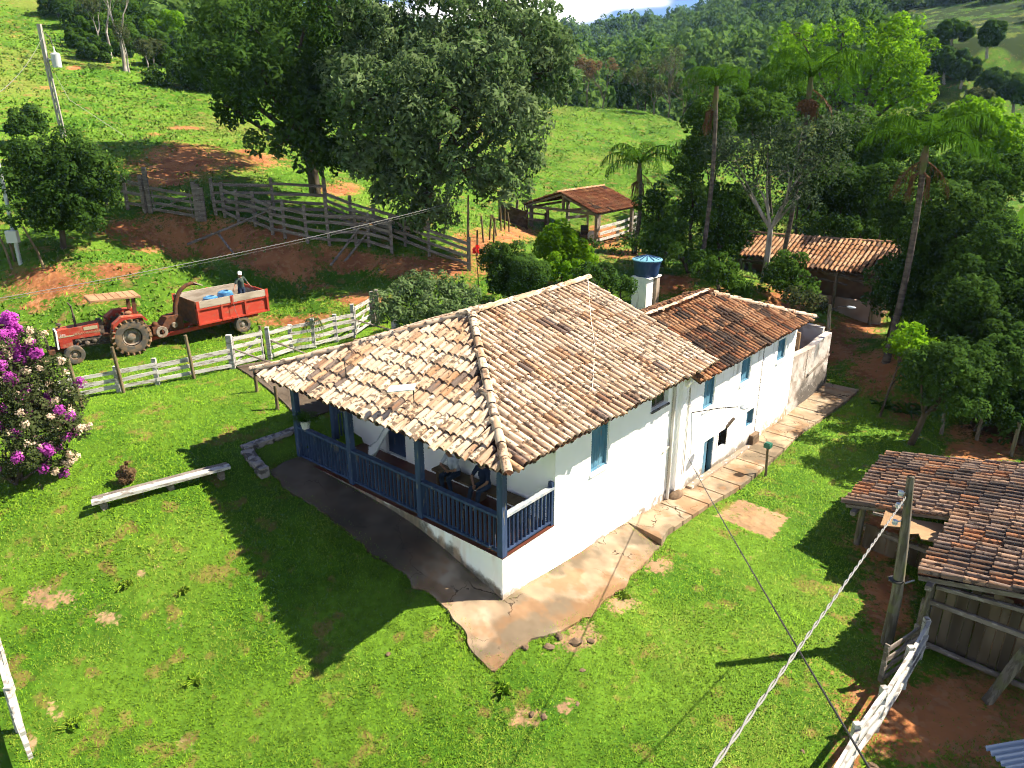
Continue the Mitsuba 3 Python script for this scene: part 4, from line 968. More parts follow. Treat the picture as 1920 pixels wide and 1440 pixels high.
obj('arm', tube([(7.95, yw, .78), (8.7, yw - .45, .80), (9.2, yw - .8, .78)], .016, 6), 'm_cable', wlp)
obj('lamp_head', ball((9.38, yw - .92, .76), (.22, .12, .06), 2), 'm_galv', wlp, smooth=True)
# the roofless lean-to wall past the wing
rn = thing('yard_wall', 'stained roofless plaster wall joined to the far end of the rear wing', 'wall')
obj('plaster', prism(sg.Polygon([(15.52, -3), (19.4, -3), (19.4, .52), (18.4, .50), (17.6, .40), (17.0, .40), (15.52, .50)]), .26, (0, .2, 0), (1, 0, 0), (0, 0, 1)), 'm_ruin', rn)
obj('plaster', prism(sg.Polygon([(.22, -3), (4.2, -3), (4.2, 1.0), (.22, .7)]), .22, (19.15, 0, 0), (0, 1, 0), (0, 0, 1)), 'm_ruin', rn)
obj('inner_partition', prism(sg.Polygon([(0.4, -2), (4.2, -2), (4.2, 1.5), (.4, .9)]), .1, (17.2, 0, 0), (0, 1, 0), (0, 0, 1)), 'm_ochre_wall', rn)
obj('crack', box(16.9, 16.93, -.066, -.04, -.7, .42), 'm_darkwood', rn)
obj('ledge', bar((17.2, -.09, -.62), (19.4, -.09, -.35), .06, .05, jit=.01), 'm_greywood', rn)
obj('rail', tube([(15.6, 1.2, 1.35), (17.5, 1.0, 1.25), (19.3, .5, 1.05)], .03, 6), 'm_greywood', rn)
# ---------------------------------------------------------------- plants
leafmat('m_leaf_dark', (0.030, 0.080, 0.013), (0.095, 0.185, 0.036), 0.35)
leafmat('m_leaf_mid', (0.042, 0.110, 0.014), (0.120, 0.235, 0.036), 0.4)
leafmat('m_leaf_glossy', (0.042, 0.115, 0.018), (0.27, 0.37, 0.17), 0.32, rough=0.22)  # light end paints glints of sun into random leaves
leafmat('m_leaf_lime', (0.110, 0.28, 0.012), (0.29, 0.54, 0.025), 0.55)
leafmat('m_leaf_olive', (0.055, 0.085, 0.030), (0.125, 0.150, 0.060), 0.35)
leafmat('m_leaf_glint', (0.030, 0.070, 0.018), (0.17, 0.24, 0.12), 0.3, rough=0.22)  # dark green leaves, with whitish sun glints painted in as the light tone
leafmat('m_leaf_red', (0.12, 0.035, 0.030), (0.26, 0.06, 0.05), 0.35)
leafmat('m_leaf_dry', (0.16, 0.10, 0.05), (0.30, 0.20, 0.11), 0.3)
leafmat('m_leaf_forest', (0.075, 0.170, 0.040), (0.20, 0.33, 0.07), 0.4)
leafmat('m_banana', (0.060, 0.170, 0.012), (0.15, 0.32, 0.03), 0.55, rough=0.3)
leafmat('m_frond', (0.035, 0.105, 0.010), (0.100, 0.235, 0.018), 0.45, rough=0.3)
leafmat('m_petal', (0.62, 0.085, 0.60), (0.95, 0.22, 0.90), 0.5)
leafmat('m_petal_faded', (0.98, 0.78, 0.56), (1.25, 1.02, 0.84), 0.45)
leafmat('m_petal_red', (0.80, 0.02, 0.025), (1.0, 0.05, 0.05), 0.4)
pbr('m_bark', vary((0.16, 0.13, 0.10), (0.075, 0.06, 0.045), (5, 5, 1.5)), 0.95, 0.1)
pbr('m_bark_pale', vary((0.50, 0.46, 0.40), (0.26, 0.23, 0.19), (5, 5, 1.5)), 0.9, 0.1)
pbr('m_palmtrunk', lambda p, n, uv: mix((0.24, 0.20, 0.16), (0.13, 0.11, 0.09), smoothstep(0.35, 0.65, fbm(p.x * 4, p.y * 4, p.z * 9, 3))), 0.9, 0.1)
pbr('m_crownshaft', vary((0.24, 0.17, 0.10), (0.16, 0.20, 0.06), (3, 3, 3)), 0.7, 0.2)
pbr('m_palm_dry', vary((0.26, 0.14, 0.07), (0.16, 0.08, 0.04), (9, 9, 3)), 0.95, 0.1)
pbr('m_twig', vary((0.30, 0.25, 0.20), (0.20, 0.16, 0.12), (3, 3, 3)), 0.95, 0.1)


def unit(v):
    return v / (np.linalg.norm(v, axis=-1, keepdims=True) + 1e-12)


def leaves(C, Rr, n, L, w, up=0.5, inner=0.35, tone=None, droop=0.3, flat=1.0):
    """n leaf faces over clumps with centres C and radii Rr; returns vertices, triangles, normals, uv"""
    C, Rr = np.asarray(C, float), np.asarray(Rr, float)
    k = rng.choice(len(C), n, p=Rr ** 2 / (Rr ** 2).sum())
    d = unit(rng.normal(0, 1, (n, 3)) + [0, 0, 0.25])
    rad = Rr[k] * (1 - inner * rng.uniform(0, 1, n) ** 1.6)
    pos = C[k] + d * rad[:, None] * [1, 1, flat]
    nrm = unit(d * (1 - up) + np.array([0, 0, up]) + rng.normal(0, 0.45, (n, 3)))
    ax = unit(np.cross(nrm, rng.normal(0, 1, (n, 3))))
    ax = unit(ax - np.array([0, 0, droop]) * rng.uniform(0, 1, (n, 1)))
    sd = unit(np.cross(nrm, ax))
    s = rng.uniform(0.65, 1.3, n)[:, None]
    nu = unit(np.cross(ax, sd))
    p0, p3 = pos - ax * L * .5 * s, pos + ax * L * .5 * s - nu * L * .12 * s
    p1, p2 = pos + sd * w * .5 * s + nu * w * .12, pos - sd * w * .5 * s + nu * w * .12
    v = np.stack([p0, p1, p3, p2], 1).reshape(-1, 3)
    i = np.arange(n)[:, None] * 4
    f = np.concatenate([i + [0, 1, 2], i + [0, 2, 3]], 1).reshape(-1, 3)
    sg_ = np.sign((nu * nrm).sum(1, keepdims=True))
    sh = unit(nu * sg_ * 0.75 + d * 0.55)
    ct = rng.uniform(0, 1, len(C)) if tone is None else tone
    t = np.clip(0.45 * ct[k] + 0.55 * rng.uniform(0, 1, n) ** 1.3, 0, 1)
    uv = np.stack([np.repeat(t, 4), np.tile([0, .5, 1, .5], n)], 1)
    return v, f, np.repeat(sh, 4, 0), uv


def clumps(blobs, per=9, rr=0.42, jitter=0.12):
    """breaks crown ellipsoids (x, y, z, rx, rz) into clumps over their surface"""
    C, R = [], []
    for x, y, z, rx, rz_ in blobs:
        m = per + 2
        for i in range(m):
            ph = i * 2.39996 + rng.uniform(0, .5)
            u = 1 - 2 * (i + .5) / m * 0.86
            s = math.sqrt(max(0, 1 - u * u))
            q = 0.68 + rng.normal(0, jitter)
            C.append((x + rx * q * s * math.cos(ph), y + rx * q * s * math.sin(ph), z + rz_ * q * u))
            R.append(min(rx, rz_) * rr * rng.uniform(.75, 1.3))
        C.append((x, y, z))
        R.append(min(rx, rz_) * .6)
    return np.array(C), np.array(R)


def limb(p0, p1, r0, r1, bend=0.15, n=6, sides=7):
    p0, p1 = np.asarray(p0, float), np.asarray(p1, float)
    t = np.linspace(0, 1, n)[:, None]
    off = rng.normal(0, bend * np.linalg.norm(p1 - p0) * .4, 3)
    P = p0 + (p1 - p0) * t + off * (np.sin(np.pi * t)) + [0, 0, 1] * (np.sin(np.pi * t)) * bend * np.linalg.norm(p1 - p0) * .3
    return tube(P, r0 + (r1 - r0) * t[:, 0], sides)


def area(R):
    return 4 * math.pi * (np.asarray(R) ** 2).sum()


def tree(name, label, spec, mat, tr, leaf=(0.2, 0.1), cover=0.75, per=9, rr=0.42, bark='m_bark', group=None, forks=3, up=0.5, trunk=True, cat_='tree', droop=.3, most=60000, flat=1.0):
    base, blobs = np.array(spec[0]), spec[1]
    t = thing(name, label, cat_, group)
    C, R = clumps(blobs, per, rr)
    n = int(min(most, area(R) * cover / (0.5 * leaf[0] * leaf[1])))
    v, f, nn, uv = leaves(C, R, n, leaf[0], leaf[1], up=up, droop=droop, flat=flat)
    with_normals('crown', v, f, nn, mat, t, uv)
    if trunk:
        cen = np.array([b[:3] for b in blobs])
        mid = cen.mean(0)
        hh = max(0.5, mid[2] - base[2])
        fk = base + (mid - base) * [0.35, 0.35, 0] + [0, 0, hh * .45]
        m = [limb(base - [0, 0, .25], fk, tr, tr * .75, .06)]
        for c in cen:
            m.append(limb(fk - [0, 0, .05], c, tr * .5, tr * .12, .15))
        for i in range(0, len(C), 3):
            c0 = cen[np.argmin(np.linalg.norm(cen - C[i], axis=1))]
            m.append(limb(c0, C[i], tr * .16, tr * .05, .12, 4, 4))
        obj('trunk', cat(*m), bark, t, smooth=True)
    return t


tree('broadleaf_tree', 'huge broadleaf tree with glossy leaves towering over the corral', T_BIG, 'm_leaf_glossy', .38, (.34, .14), .46, per=13, rr=.34, droop=.7, most=80000, up=.45)
tree('broadleaf_tree', 'wide dark spreading tree left of the huge one, shading the red bank', T_DARK, 'm_leaf_dark', .35, (.33, .155), .46, per=11, rr=.36, most=60000, droop=.5)
tree('broadleaf_tree', 'low rounded dark green tree beside the metal meter pole', T_LEFT, 'm_leaf_dark', .14, (.20, .09), .60, per=9, most=26000)
tree('shrub', 'small dark bush left of the concrete pole on the green slope', T_LEFTUP, 'm_leaf_dark', .06, (.24, .11), .7, cat_='shrub')
tree('broadleaf_tree', 'group of low dark trees on the slope, left of the wide dark tree', T_MIDSMALL, 'm_leaf_dark', .15, (.36, .18), .6)
tree('flowering_shrub', 'loose shrub with reddish lower leaves behind the left eave of the farmhouse', T_HIBISCUS, 'm_leaf_glossy', .05, (.15, .07), .50, per=10, cat_='shrub')
tree('shrub', 'dense rounded dark green shrub behind the main ridge', T_ROUND, 'm_leaf_dark', .07, (.13, .065), .85, per=12, rr=.36, cat_='shrub')
tree('fruit_tree', 'bright green citrus tree in front of the open cattle shed', T_LEMON, 'm_leaf_lime', .09, (.16, .085), .75, per=11)
tree('pale_barked_tree', 'many branched pale tree with pale glints painted on its leaves in front of the tiled store', T_PALEBARK, 'm_leaf_glint', .17, (.19, .09), .17, per=9, bark='m_bark_pale', droop=.5)
tree('flat_topped_tree', 'big flat topped tree with bright lime crown behind the palms', T_UMBRELLA, 'm_leaf_lime', .38, (.36, .16), .42, per=11, rr=.36, most=34000, up=.6)
tree('broadleaf_tree', 'lime green tree at the right edge behind the rightmost palm', T_LIME, 'm_leaf_lime', .2, (.28, .14), .6, per=9)
_w = {'G': ('m_leaf_mid', .62, 'mid green'), 'D': ('m_leaf_dark', .62, 'dark green'), 'B': ('m_leaf_mid', .6, 'bushy'), 'P': ('m_leaf_olive', .35, 'grey green'), 'Y': ('m_leaf_lime', .35, 'yellow green'), 'C': ('m_leaf_dark', .75, 'dark')}
_wl = ['below the crown of the second palm from the left', 'between the two tall middle palms', 'right of the cattle shed palm at the meadow edge', 'left of the pale barked tree',
       'under the flat topped lime tree, right of the tallest palm', 'right of centre behind the tiled store', 'behind the rightmost palm', 'behind the pale barked tree, right side', 'directly above the roof of the tiled store',
       'between the tiled store and the rightmost palm', 'filling the gap right of the rightmost palm', 'hugging the right end of the tiled store roof', 'under the lime green tree at the right edge',
       'sunlit below the banana plants', 'at the right edge above the near barn roof', 'between the citrus bush and the rightmost palm', 'right of the blue water tank', 'just beyond the back of the rear wing',
       'between the cattle shed palm and the second palm', 'behind the main ridge left of the water tank', 'in front of the left end of the tiled store', 'with dry grey twigs in front of the low pale wall', 'with thin stems at the lawn end of the path',
       'rounded citrus tree with dense crown over the far end of the lawn', 'above the second palm crown, behind it', 'behind the tallest palm under the flat crown', 'low in the dark gap left of the lime green tree', 'behind the pale barked tree, upper left',
       'deep in the wood behind the pale barked tree', 'in the wood left of the rightmost palm', 'behind the water tank at the foot of the wood', 'close behind the ridge of the tiled store']
for (k_, b_, bl_), l_ in zip(WOODS, _wl):
    mt, cv, ds = _w[k_]
    D_ = np.hypot(b_[0] - CAM[0], b_[1] - CAM[1])
    nm = 'shrub' if k_ in 'BPY' else 'fruit_tree' if k_ == 'C' else 'woodland_tree'
    tree(nm, (l_ if k_ == 'C' else '%s %s %s' % (ds, 'shrub' if k_ in 'BPY' else 'tree', l_)), (b_, bl_), mt, .05 if k_ in 'BPY' else .12, (.0048 * D_ + .02, .0024 * D_ + .012), cv, per=9, cat_='shrub' if k_ in 'BPY' else 'tree', most=15000)


for (x_, y_, h_, r_), l_ in zip(((20.8, -4.5, 3.6, 1.5), (22.6, -5.9, 4.0, 1.7), (20.4, -6.4, 3.6, 1.5), (24.2, -4.3, 4.6, 1.6), (25.5, -7.2, 4.6, 1.8), (18.9, -6.9, 2.2, 1.0)),
                             ('dark tree close behind the citrus tree, right side', 'dark tall tree at the right edge behind the citrus tree', 'dark tree at the right edge above the barn roof', 'dark tree behind the citrus tree, towards the leaning palm', 'dark tree at the right edge in the second row behind the citrus tree', 'low dark tree at the right edge beside the old stakes')):
    g_ = gz(x_, y_)
    tree('woodland_tree', l_, ((x_, y_, g_), [(x_, y_, g_ + h_ * .72, r_, h_ * .30), (x_ + .9 * r_, y_ - .3, g_ + h_ * .55, r_ * .8, h_ * .25), (x_ - .8 * r_, y_ + .4, g_ + h_ * .5, r_ * .8, h_ * .25), (x_, y_ - .9 * r_, g_ + h_ * .45, r_ * .8, h_ * .22), (x_ + .2, y_ + .8 * r_, g_ + h_ * .4, r_ * .7, h_ * .2)]), 'm_leaf_dark', .13, (.19, .095), .6, per=9, most=15000)


# ---- palms
def frond(base, az, el, L, sag, n=30, drop=0.9):
    """one arching frond with hanging leaflets"""
    t = np.linspace(0, 1, 12)
    h = np.array([math.cos(az), math.sin(az), 0])
    e = el - (el + sag * 1.5) * t ** 1.5
    r = np.concatenate([[0], np.cumsum(np.cos((e[1:] + e[:-1]) / 2))]) * L / 11
    z = np.concatenate([[0], np.cumsum(np.sin((e[1:] + e[:-1]) / 2))]) * L / 11
    P = np.asarray(base) + h * r[:, None] + np.array([0, 0, 1]) * z[:, None]
    m = [tube(P, .035 * L / 2.4 * (1.05 - t), 4, caps=False)]
    side = np.array([-h[1], h[0], 0])
    V, F = [], []
    for s in (-1, 1):
        for u in np.linspace(.10, .99, n):
            i = min(int(u * 11), 10)
            w = u * 11 - i
            p = P[i] * (1 - w) + P[i + 1] * w
            dd = unit(P[i + 1] - P[i])
            ll = L * .33 * (math.sin(math.pi * min(1, u * .8 + .16))) ** .7 * rng.uniform(.8, 1.15)
            a = unit(side * s * .75 + dd * .55 + [0, 0, -.15] + rng.normal(0, .12, 3))
            q1 = p + a * ll * .45
            q2 = q1 + unit(a * (1 - drop) + np.array([0, 0, -drop])) * ll * .6
            wv = dd * .019 * L / 2.4
            k = len(V)
            V += [p - wv, p + wv, q1 - wv, q1 + wv, q2]
            F += [[k, k + 1, k + 3], [k, k + 3, k + 2], [k + 2, k + 3, k + 4]]
    m.append((np.array(V), np.array(F)))
    return cat(*m)


def palm(label, spec, fr=14, dry=3, nest=False, trunk_r=.13):
    b, c, R = np.array(spec[0]), np.array(spec[1]), spec[2]
    t = thing('palm_tree', label, 'palm tree', None)
    c = c + [0, 0, -.1 * R]
    s = np.linspace(0, 1, 14)[:, None]
    P = b + (c - b) * s + np.array([.25, -.2, 0]) * np.sin(np.pi * s) * .6
    P[0] -= [0, 0, .3]
    obj('trunk', tube(P, np.where(s[:, 0] < .12, trunk_r * 1.25, trunk_r * (1.05 - .25 * s[:, 0])), 10), 'm_palmtrunk', t, smooth=True)
    obj('crownshaft', tube([c - [0, 0, .9], c - [0, 0, .4], c + [0, 0, .15]], [trunk_r * .85, trunk_r * 1.2, trunk_r * .7], 10), 'm_crownshaft', t, smooth=True)
    for i in range(fr):
        az = i * 2.39996 + rng.uniform(-.2, .2)
        q = i / fr
        v, f = frond(c + [0, 0, .1], az, 1.38 - 1.05 * q + rng.normal(0, .06), R * 1.45 * rng.uniform(.88, 1.1), .78 + .14 * q, n=38, drop=.88)
        uv = np.column_stack([rng.uniform(0, 1, len(v)) * .5 + .5 * (1 - q), np.zeros(len(v))])  # upper fronds toned lighter: sunlight on the crown painted in
        obj('frond', (v, f), 'm_frond', t, uv=uv)
    for i in range(dry):
        v, f = frond(c - [0, 0, .35], rng.uniform(0, 6.28), -.5, R * .95, .98, n=22, drop=.9)
        obj('dry_frond', (v, f), 'm_palm_dry', t)
    for i in range(3):
        a = rng.uniform(0, 6.28)
        q = c + [0, 0, -.75]
        obj('fruit_stalk', cat(*[tube([q, q + [math.cos(a) * .3 + rng.normal(0, .05), math.sin(a) * .3 + rng.normal(0, .05), -.25], q + [math.cos(a) * .35 + rng.normal(0, .12), math.sin(a) * .35 + rng.normal(0, .12), -.9 - rng.uniform(0, .4)]], [.02, .015, .006], 3) for _ in range(14)]), 'm_palm_dry', t)
    if nest:
        obj('dry_sheath', cat(*[tube([c + [0, 0, -1.1] + unit(rng.normal(0, 1, 3)) * [.4, .4, .3], c + [0, 0, -1.2] + unit(rng.normal(0, 1, 3)) * [.55, .55, .35]], .02, 3) for _ in range(120)]), 'm_palm_dry', t)


palm('palm with drooping fronds right beside the open cattle shed', PALM_A, 10, 2)
palm('slim tall palm left of the pale barked tree', PALM_B, 10, 1, trunk_r=.11)
palm('tallest palm with a bushy brown sheath below its crown', PALM_C, 10, 1, True, trunk_r=.12)
palm('leaning palm nearest the lawn, rightmost of the palms', PALM_D, 11, 3, trunk_r=.13)


# ---- bare and pale trees
def branchy(base, height, spread, r, depth=4, kids=3, sides=4):
    out, tips = [], []

    def grow(p, d, L, r, k):
        q = p + d * L
        mid = (p + q) / 2 + rng.normal(0, .05 * L, 3)
        out.append(tube([p, mid, q], [r, r * .8, r * .62], max(3, sides if k > 1 else 3), caps=False))
        if k == 0:
            tips.append(q)
            return
        for _ in range(kids):
            nd = unit(d + rng.normal(0, spread, 3) + [0, 0, .15])
            grow(q, nd, L * rng.uniform(.6, .85), r * .58, k - 1)
    L0 = height / (1 + sum(.72 ** i for i in range(1, depth + 1)) * .8)
    grow(np.asarray(base) - [0, 0, .2], np.array([0, 0, 1.0]), L0, r, depth)
    return cat(*out), np.array(tips)


_el = {'R': 'm_leaf_dry', 'K': 'm_leaf_olive', 'B': 'm_leaf_olive', 'D': 'm_leaf_dark', 'G': 'm_leaf_mid', 'L': 'm_leaf_lime'}
_en = ['reddish bare tree at the left end of the meadow crest', 'second reddish bare tree on the meadow crest', 'thin grey tree left of the round bare one on the meadow crest', 'round crowned bare grey tree on the meadow crest', 'small grey tree in front of the round bare one',
       'grey tree right of the round bare one', 'low dark bush between the bare trees on the crest', 'dark bush beside the big tree at the meadow crest', 'green bush at the right end of the meadow crest', 'tall green tree behind the meadow crest']
for (k_, b_, h_, w_), l_ in zip(EDGE_TREES, _en):
    t = thing('bare_tree' if k_ in 'RKB' else 'crest_tree', l_, 'tree')
    if k_ in 'RKB':
        m, tips = branchy(b_, h_, .42 if k_ != 'R' else .3, .14, 5 if k_ == 'B' else 4, 3)
        obj('trunk', m, 'm_twig', t)
        v, f, nn, uv = leaves(tips, np.full(len(tips), .45), 900 if k_ != 'R' else 700, .28, .14)
        with_normals('crown', v, f, nn, _el[k_], t, uv)
    else:
        C_, R_ = clumps([(b_[0], b_[1], b_[2] + h_ * .55, w_ * .8, h_ * .5)], 10)
        v, f, nn, uv = leaves(C_, R_, 2600, .42, .22)
        with_normals('crown', v, f, nn, _el[k_], t, uv)
        obj('trunk', limb(b_, np.array(b_) + [0, 0, h_ * .5], .15, .06), 'm_bark', t)
_pn = ['tallest pale trunked tree on the left slope', 'short pale sapling right of the tallest pale trunk', 'thin pale tree touching the tallest pale trunk', 'pale tree left of the tallest one, halfway up', 'pale tree near the top left corner of the wood', 'small pale tree in front of the lime bushes', 'pale trunk at the top edge near the left', 'pale trunk at the top edge above the lime bushes']
for (b_, t_), l_ in zip(PALE_TREES, _pn):
    b_, t_ = np.array(b_), np.array(t_)
    h_ = max(2.0, t_[2] - b_[2])
    t = thing('pale_trunk_tree', l_, 'tree')
    m, tips = branchy(b_, h_, .22, .02 * h_ + .05, 3, 2, 6)
    obj('trunk', m, 'm_bark_pale', t, smooth=True)
    v, f, nn, uv = leaves(tips, np.full(len(tips), .8), 500, .3, .13)
    with_normals('crown', v, f, nn, 'm_leaf_olive', t, uv)
_hn = ['dark bush nearest the upper left corner of the slope', 'wide dark bush at the top edge right of the upper left corner', 'green bush between the wide dark bush and the pale trunks', 'green bush behind the halfway pale tree', 'small dark bush at the lower edge of the left scrub',
       'green bush at the top edge right of the tallest pale trunk', 'bright lime bush at the top edge, left one', 'bright lime bush below the top edge, right one', 'green bush just below the left lime bush', 'green bush at the right edge of the lime ones', 'small green bush beside the small dark one in the scrub',
       'bare reddish bush left, at the top edge beside the wide dark tree', 'bare reddish bush right, half hidden by the wide dark tree', 'small green bush between the lime and the reddish ones', 'low green bush at the foot of the lime bushes', 'low green bush at the foot of the tallest pale trunk', 'big green bush half hidden behind the crown of the wide dark tree']
_bd = {'D': 'dark', 'G': 'mid green', 'L': 'bright lime', 'R': 'bare reddish'}
for i, (k_, b_, w_, h_) in enumerate(HILL_BUSHES):
    t = thing('hillside_bush', _hn[i], 'bush', 'scrub bushes on the upper left slope')
    C_, R_ = clumps([(b_[0], b_[1], b_[2] + h_ * .8, w_, h_)], 9)
    v, f, nn, uv = leaves(C_, R_, 1200 if k_ == 'R' else 3000, .42, .2)
    with_normals('crown', v, f, nn, _el[k_], t, uv)
    obj('stem', limb(b_, np.array(b_) + [0, 0, h_], .12, .05), 'm_bark', t)
_sl = ['dark tree standing alone highest on the far right pasture', 'dark tree at the top edge where forest and pasture meet', 'dark tree left of the rounded ones on the far pasture', 'dark tree in the middle of the far right pasture', 'dark tree at the right edge low on the far pasture', 'green tree between the lime crown and the far pasture, upper one',
       'green tree right of the flat topped crown at the pasture edge', 'dark tree at the lower left corner of the far pasture', 'grey green low tree above the lime green tree', 'dark tree at the right edge halfway up the far pasture', 'green tree behind the right side of the flat topped crown', 'tree on the far pasture']
_sn = {'D': 'dark', 'G': 'green', 'K': 'grey green'}
for k_, b_, h_, w_ in SLOPE_TREES:
    t = thing('slope_tree', _sl.pop(0), 'tree', 'trees on the far right pasture')
    C_, R_ = clumps([(b_[0], b_[1], b_[2] + h_ * .65, w_ * .8, h_ * .4)], 9)
    v, f, nn, uv = leaves(C_, R_, 2000, .8, .45)
    with_normals('crown', v, f, nn, _el[k_], t, uv)
    obj('trunk', limb(b_, np.array(b_) + [0, 0, h_ * .7], .22, .1), 'm_bark_pale', t)

# ---- the far forest: four crowns, many copies
for i in range(4):
    C_, R_ = clumps([(0, 0, .55, .85, .62)] + ([(.5, .2, .4, .5, .4)] if i % 2 else []), 10, .40)
    v, f, nn, uv = leaves(C_, R_, 380, .23, .15, up=.4)
    path_ = meshkit.write_ply((v, f), False, uv, None, normals=nn)
    scene['forest_crown_%d' % i] = {'type': 'shapegroup', 'crown': {'type': 'ply', 'filename': path_, 'face_normals': False, 'bsdf': {'type': 'ref', 'id': ['m_leaf_forest', 'm_leaf_forest', 'm_leaf_mid', 'm_leaf_forest'][i]}}}
labels['forest'] = {'label': 'dense forest covering the far hills under the sky', 'category': 'forest', 'kind': 'stuff'}
k = 0
az = 0.7098 + rng.uniform(-.72, .72, 9000)
d = (100 ** 1.1 + rng.uniform(0, 1, 9000) * (620 ** 1.1 - 100 ** 1.1)) ** (1 / 1.1)
x, y = CAM[0] + d * np.cos(az), CAM[1] + d * np.sin(az)
ok = (x + .55 * y + 14 * rng.normal(0, .5, 9000) > 138) & ~shapely.contains_xy(PASTURE, x, y)
ok |= (d > 112) & (az > 0.7098 + .30) & (x + .55 * y > 75) & (rng.uniform(0, 1, 9000) < .8)
ok &= ~shapely.contains_xy(PASTURE.buffer(3), x, y) & (az < 0.7098 + .47)
z = gz(x, y)
for X, Y, Z, D_ in zip(x[ok][:3600], y[ok][:3600], z[ok][:3600], d[ok][:3600]):
    s = rng.uniform(2.6, 5.2) * (1 + D_ / 900)
    k += 1
    scene['forest__%03d' % k] = {'type': 'instance', 'shapegroup': {'type': 'ref', 'id': 'forest_crown_%d' % rng.integers(4)}, 'to_world': T().translate([X, Y, Z - .6]).rotate([0, 0, 1], rng.uniform(0, 360)).scale([s, s, s * rng.uniform(.8, 1.25)])}

# ---- undergrowth that fills the wood down to the ground
_ug = []
for x0_, x1_, y0_, y1_, n_, r_ in ((33.5, 60, -14, 17, 150, 1.3), (22.5, 33, -15, -3.8, 46, .9), (23.5, 27.5, 8, 14, 16, .7), (19.6, 26, -8.5, -3.9, 50, .7), (18.0, 20, -8, -5.3, 12, .4), (36, 46, 14, 19, 14, 1.0)):
    for _ in range(n_):
        q_ = rng.uniform(x0_, x1_), rng.uniform(y0_, y1_)
        _ug.append((q_[0], q_[1], gz(*q_) + rng.uniform(.1, .9), r_ * rng.uniform(.6, 1.3)))
_ug = np.array(_ug)
C_, R_ = clumps([(a, b, c, r, r * .8) for a, b, c, r in _ug], 5, .5)
v, f, nn, uv = leaves(C_, R_, 52000, .24, .12)
k = with_normals('undergrowth', v, f, nn, 'm_leaf_dark', None, uv)
labels[k] = {'label': 'tangled dark undergrowth between the trees of the wood', 'category': 'undergrowth', 'kind': 'stuff'}

# ---- bougainvillea, banana, small plants
_b, _bl, _sp = BOUG
bg = thing('bougainvillea', 'big bougainvillea with magenta and faded cream blossom at the left edge', 'flowering shrub')
C_, R_ = [], []
for c_, r_ in _bl:
    for _ in range(9):
        C_.append(np.array(c_) + unit(rng.normal(0, 1, 3)) * r_ * .8)
        R_.append(r_ * .36)
C_, R_ = np.array(C_), np.array(R_)
v, f, nn, uv = leaves(C_, R_, 15000, .085, .06)
with_normals('foliage', v, f, nn, 'm_leaf_olive', bg, uv)


def blossom(name, cs, rs, n, mat, L=.06):
    v, f, nn, uv = leaves(cs, rs, n, L, L * .9, up=.3, inner=.8)
    with_normals(name, v, f, nn, mat, bg, uv, kind='stuff')


pk = rng.permutation(len(C_))
def out_of(cs, rs, m, k):
    i = rng.choice(len(cs), m)
    return cs[i] + unit(rng.normal(0, 1, (m, 3)) + (CAM - cs[i]) / 25 + [0, 0, .4]) * rs[i][:, None] * k


fc = out_of(C_, R_, 120, 1.06)
blossom('faded_blossom', fc, np.full(len(fc), .10), 5200, 'm_petal_faded')
pc = out_of(C_, R_, 48, 1.14)
blossom('blossom', pc, np.full(len(pc), .14), 5200, 'm_petal')
sc_, sr_ = [], []
for c_, r_ in _sp:
    for _ in range(14):
        sc_.append(np.array(c_) + rng.normal(0, 1, 3) * [r_ * .45, r_ * .45, r_ * .6])
        sr_.append(.13)
blossom('blossom', np.array(sc_), np.array(sr_), 6500, 'm_petal')
obj('stem', cat(*[limb(np.array(_b) + rng.normal(0, .1, 3) * [1, 1, 0] - [0, 0, .2], c_, .05, .015) for c_, _ in _bl]), 'm_bark', bg)


def banana_leaf(b, az, el, L, w, sag):
    t = np.linspace(0, 1, 9)
    h = np.array([math.cos(az), math.sin(az), 0])
    P = np.asarray(b) + h * (L * t * math.cos(el))[:, None] + np.array([0, 0, 1]) * (L * (t * math.sin(el) - sag * t ** 2))[:, None]
    sd = np.array([-h[1], h[0], 0])
    ww = w * np.sin(np.pi * np.clip(t * .93 + .06, 0, 1)) ** .6
    v = np.stack([P - sd * ww[:, None] + [0, 0, .0], P - [0, 0, .06], P + sd * ww[:, None]], 1).reshape(-1, 3)
    f = []
    for i in range(8):
        for j in (0, 1):
            a = i * 3 + j
            f += [[a, a + 1, a + 4], [a, a + 4, a + 3]]
    return v, np.array(f)


for i, b_ in enumerate(BANANA):
    b_ = np.array(b_)
    t = thing('banana_plant', ['banana plant with upright bright leaves at the right edge', 'banana plant partly hidden left of the upright one', 'banana plant cut off by the right edge of the view'][i], 'banana plant')
    obj('pseudostem', tube([b_ - [0, 0, .2], b_ + [0, 0, 1.4], b_ + [0, 0, 2.7]], [.16, .13, .08], 8), 'm_crownshaft', t)
    for j in range(9):
        v, f = banana_leaf(b_ + [0, 0, 2.6], j * 2.4 + i, 1.38 - .09 * j, rng.uniform(2.3, 3.2), .40, .2 + .09 * j)
        obj('leaf', (v, f), 'm_banana', t, smooth=True, uv=np.column_stack([np.full(len(v), rng.uniform(.2, 1)), np.zeros(len(v))]))


def strappy(name, label, b, n, L, mat, cat_='plant'):
    t = thing(name, label, cat_)
    ms = [banana_leaf(np.asarray(b) + rng.normal(0, .04, 3) * [1, 1, 0], rng.uniform(0, 6.28), rng.uniform(.6, 1.3), L * rng.uniform(.6, 1.1), .035 * L / .6, rng.uniform(.3, .8)) for _ in range(n)]
    for v, f in ms:
        obj('leaf', (v, f), mat, t, smooth=True, uv=np.column_stack([np.full(len(v), rng.uniform(0, 1)), np.ones(len(v))]))


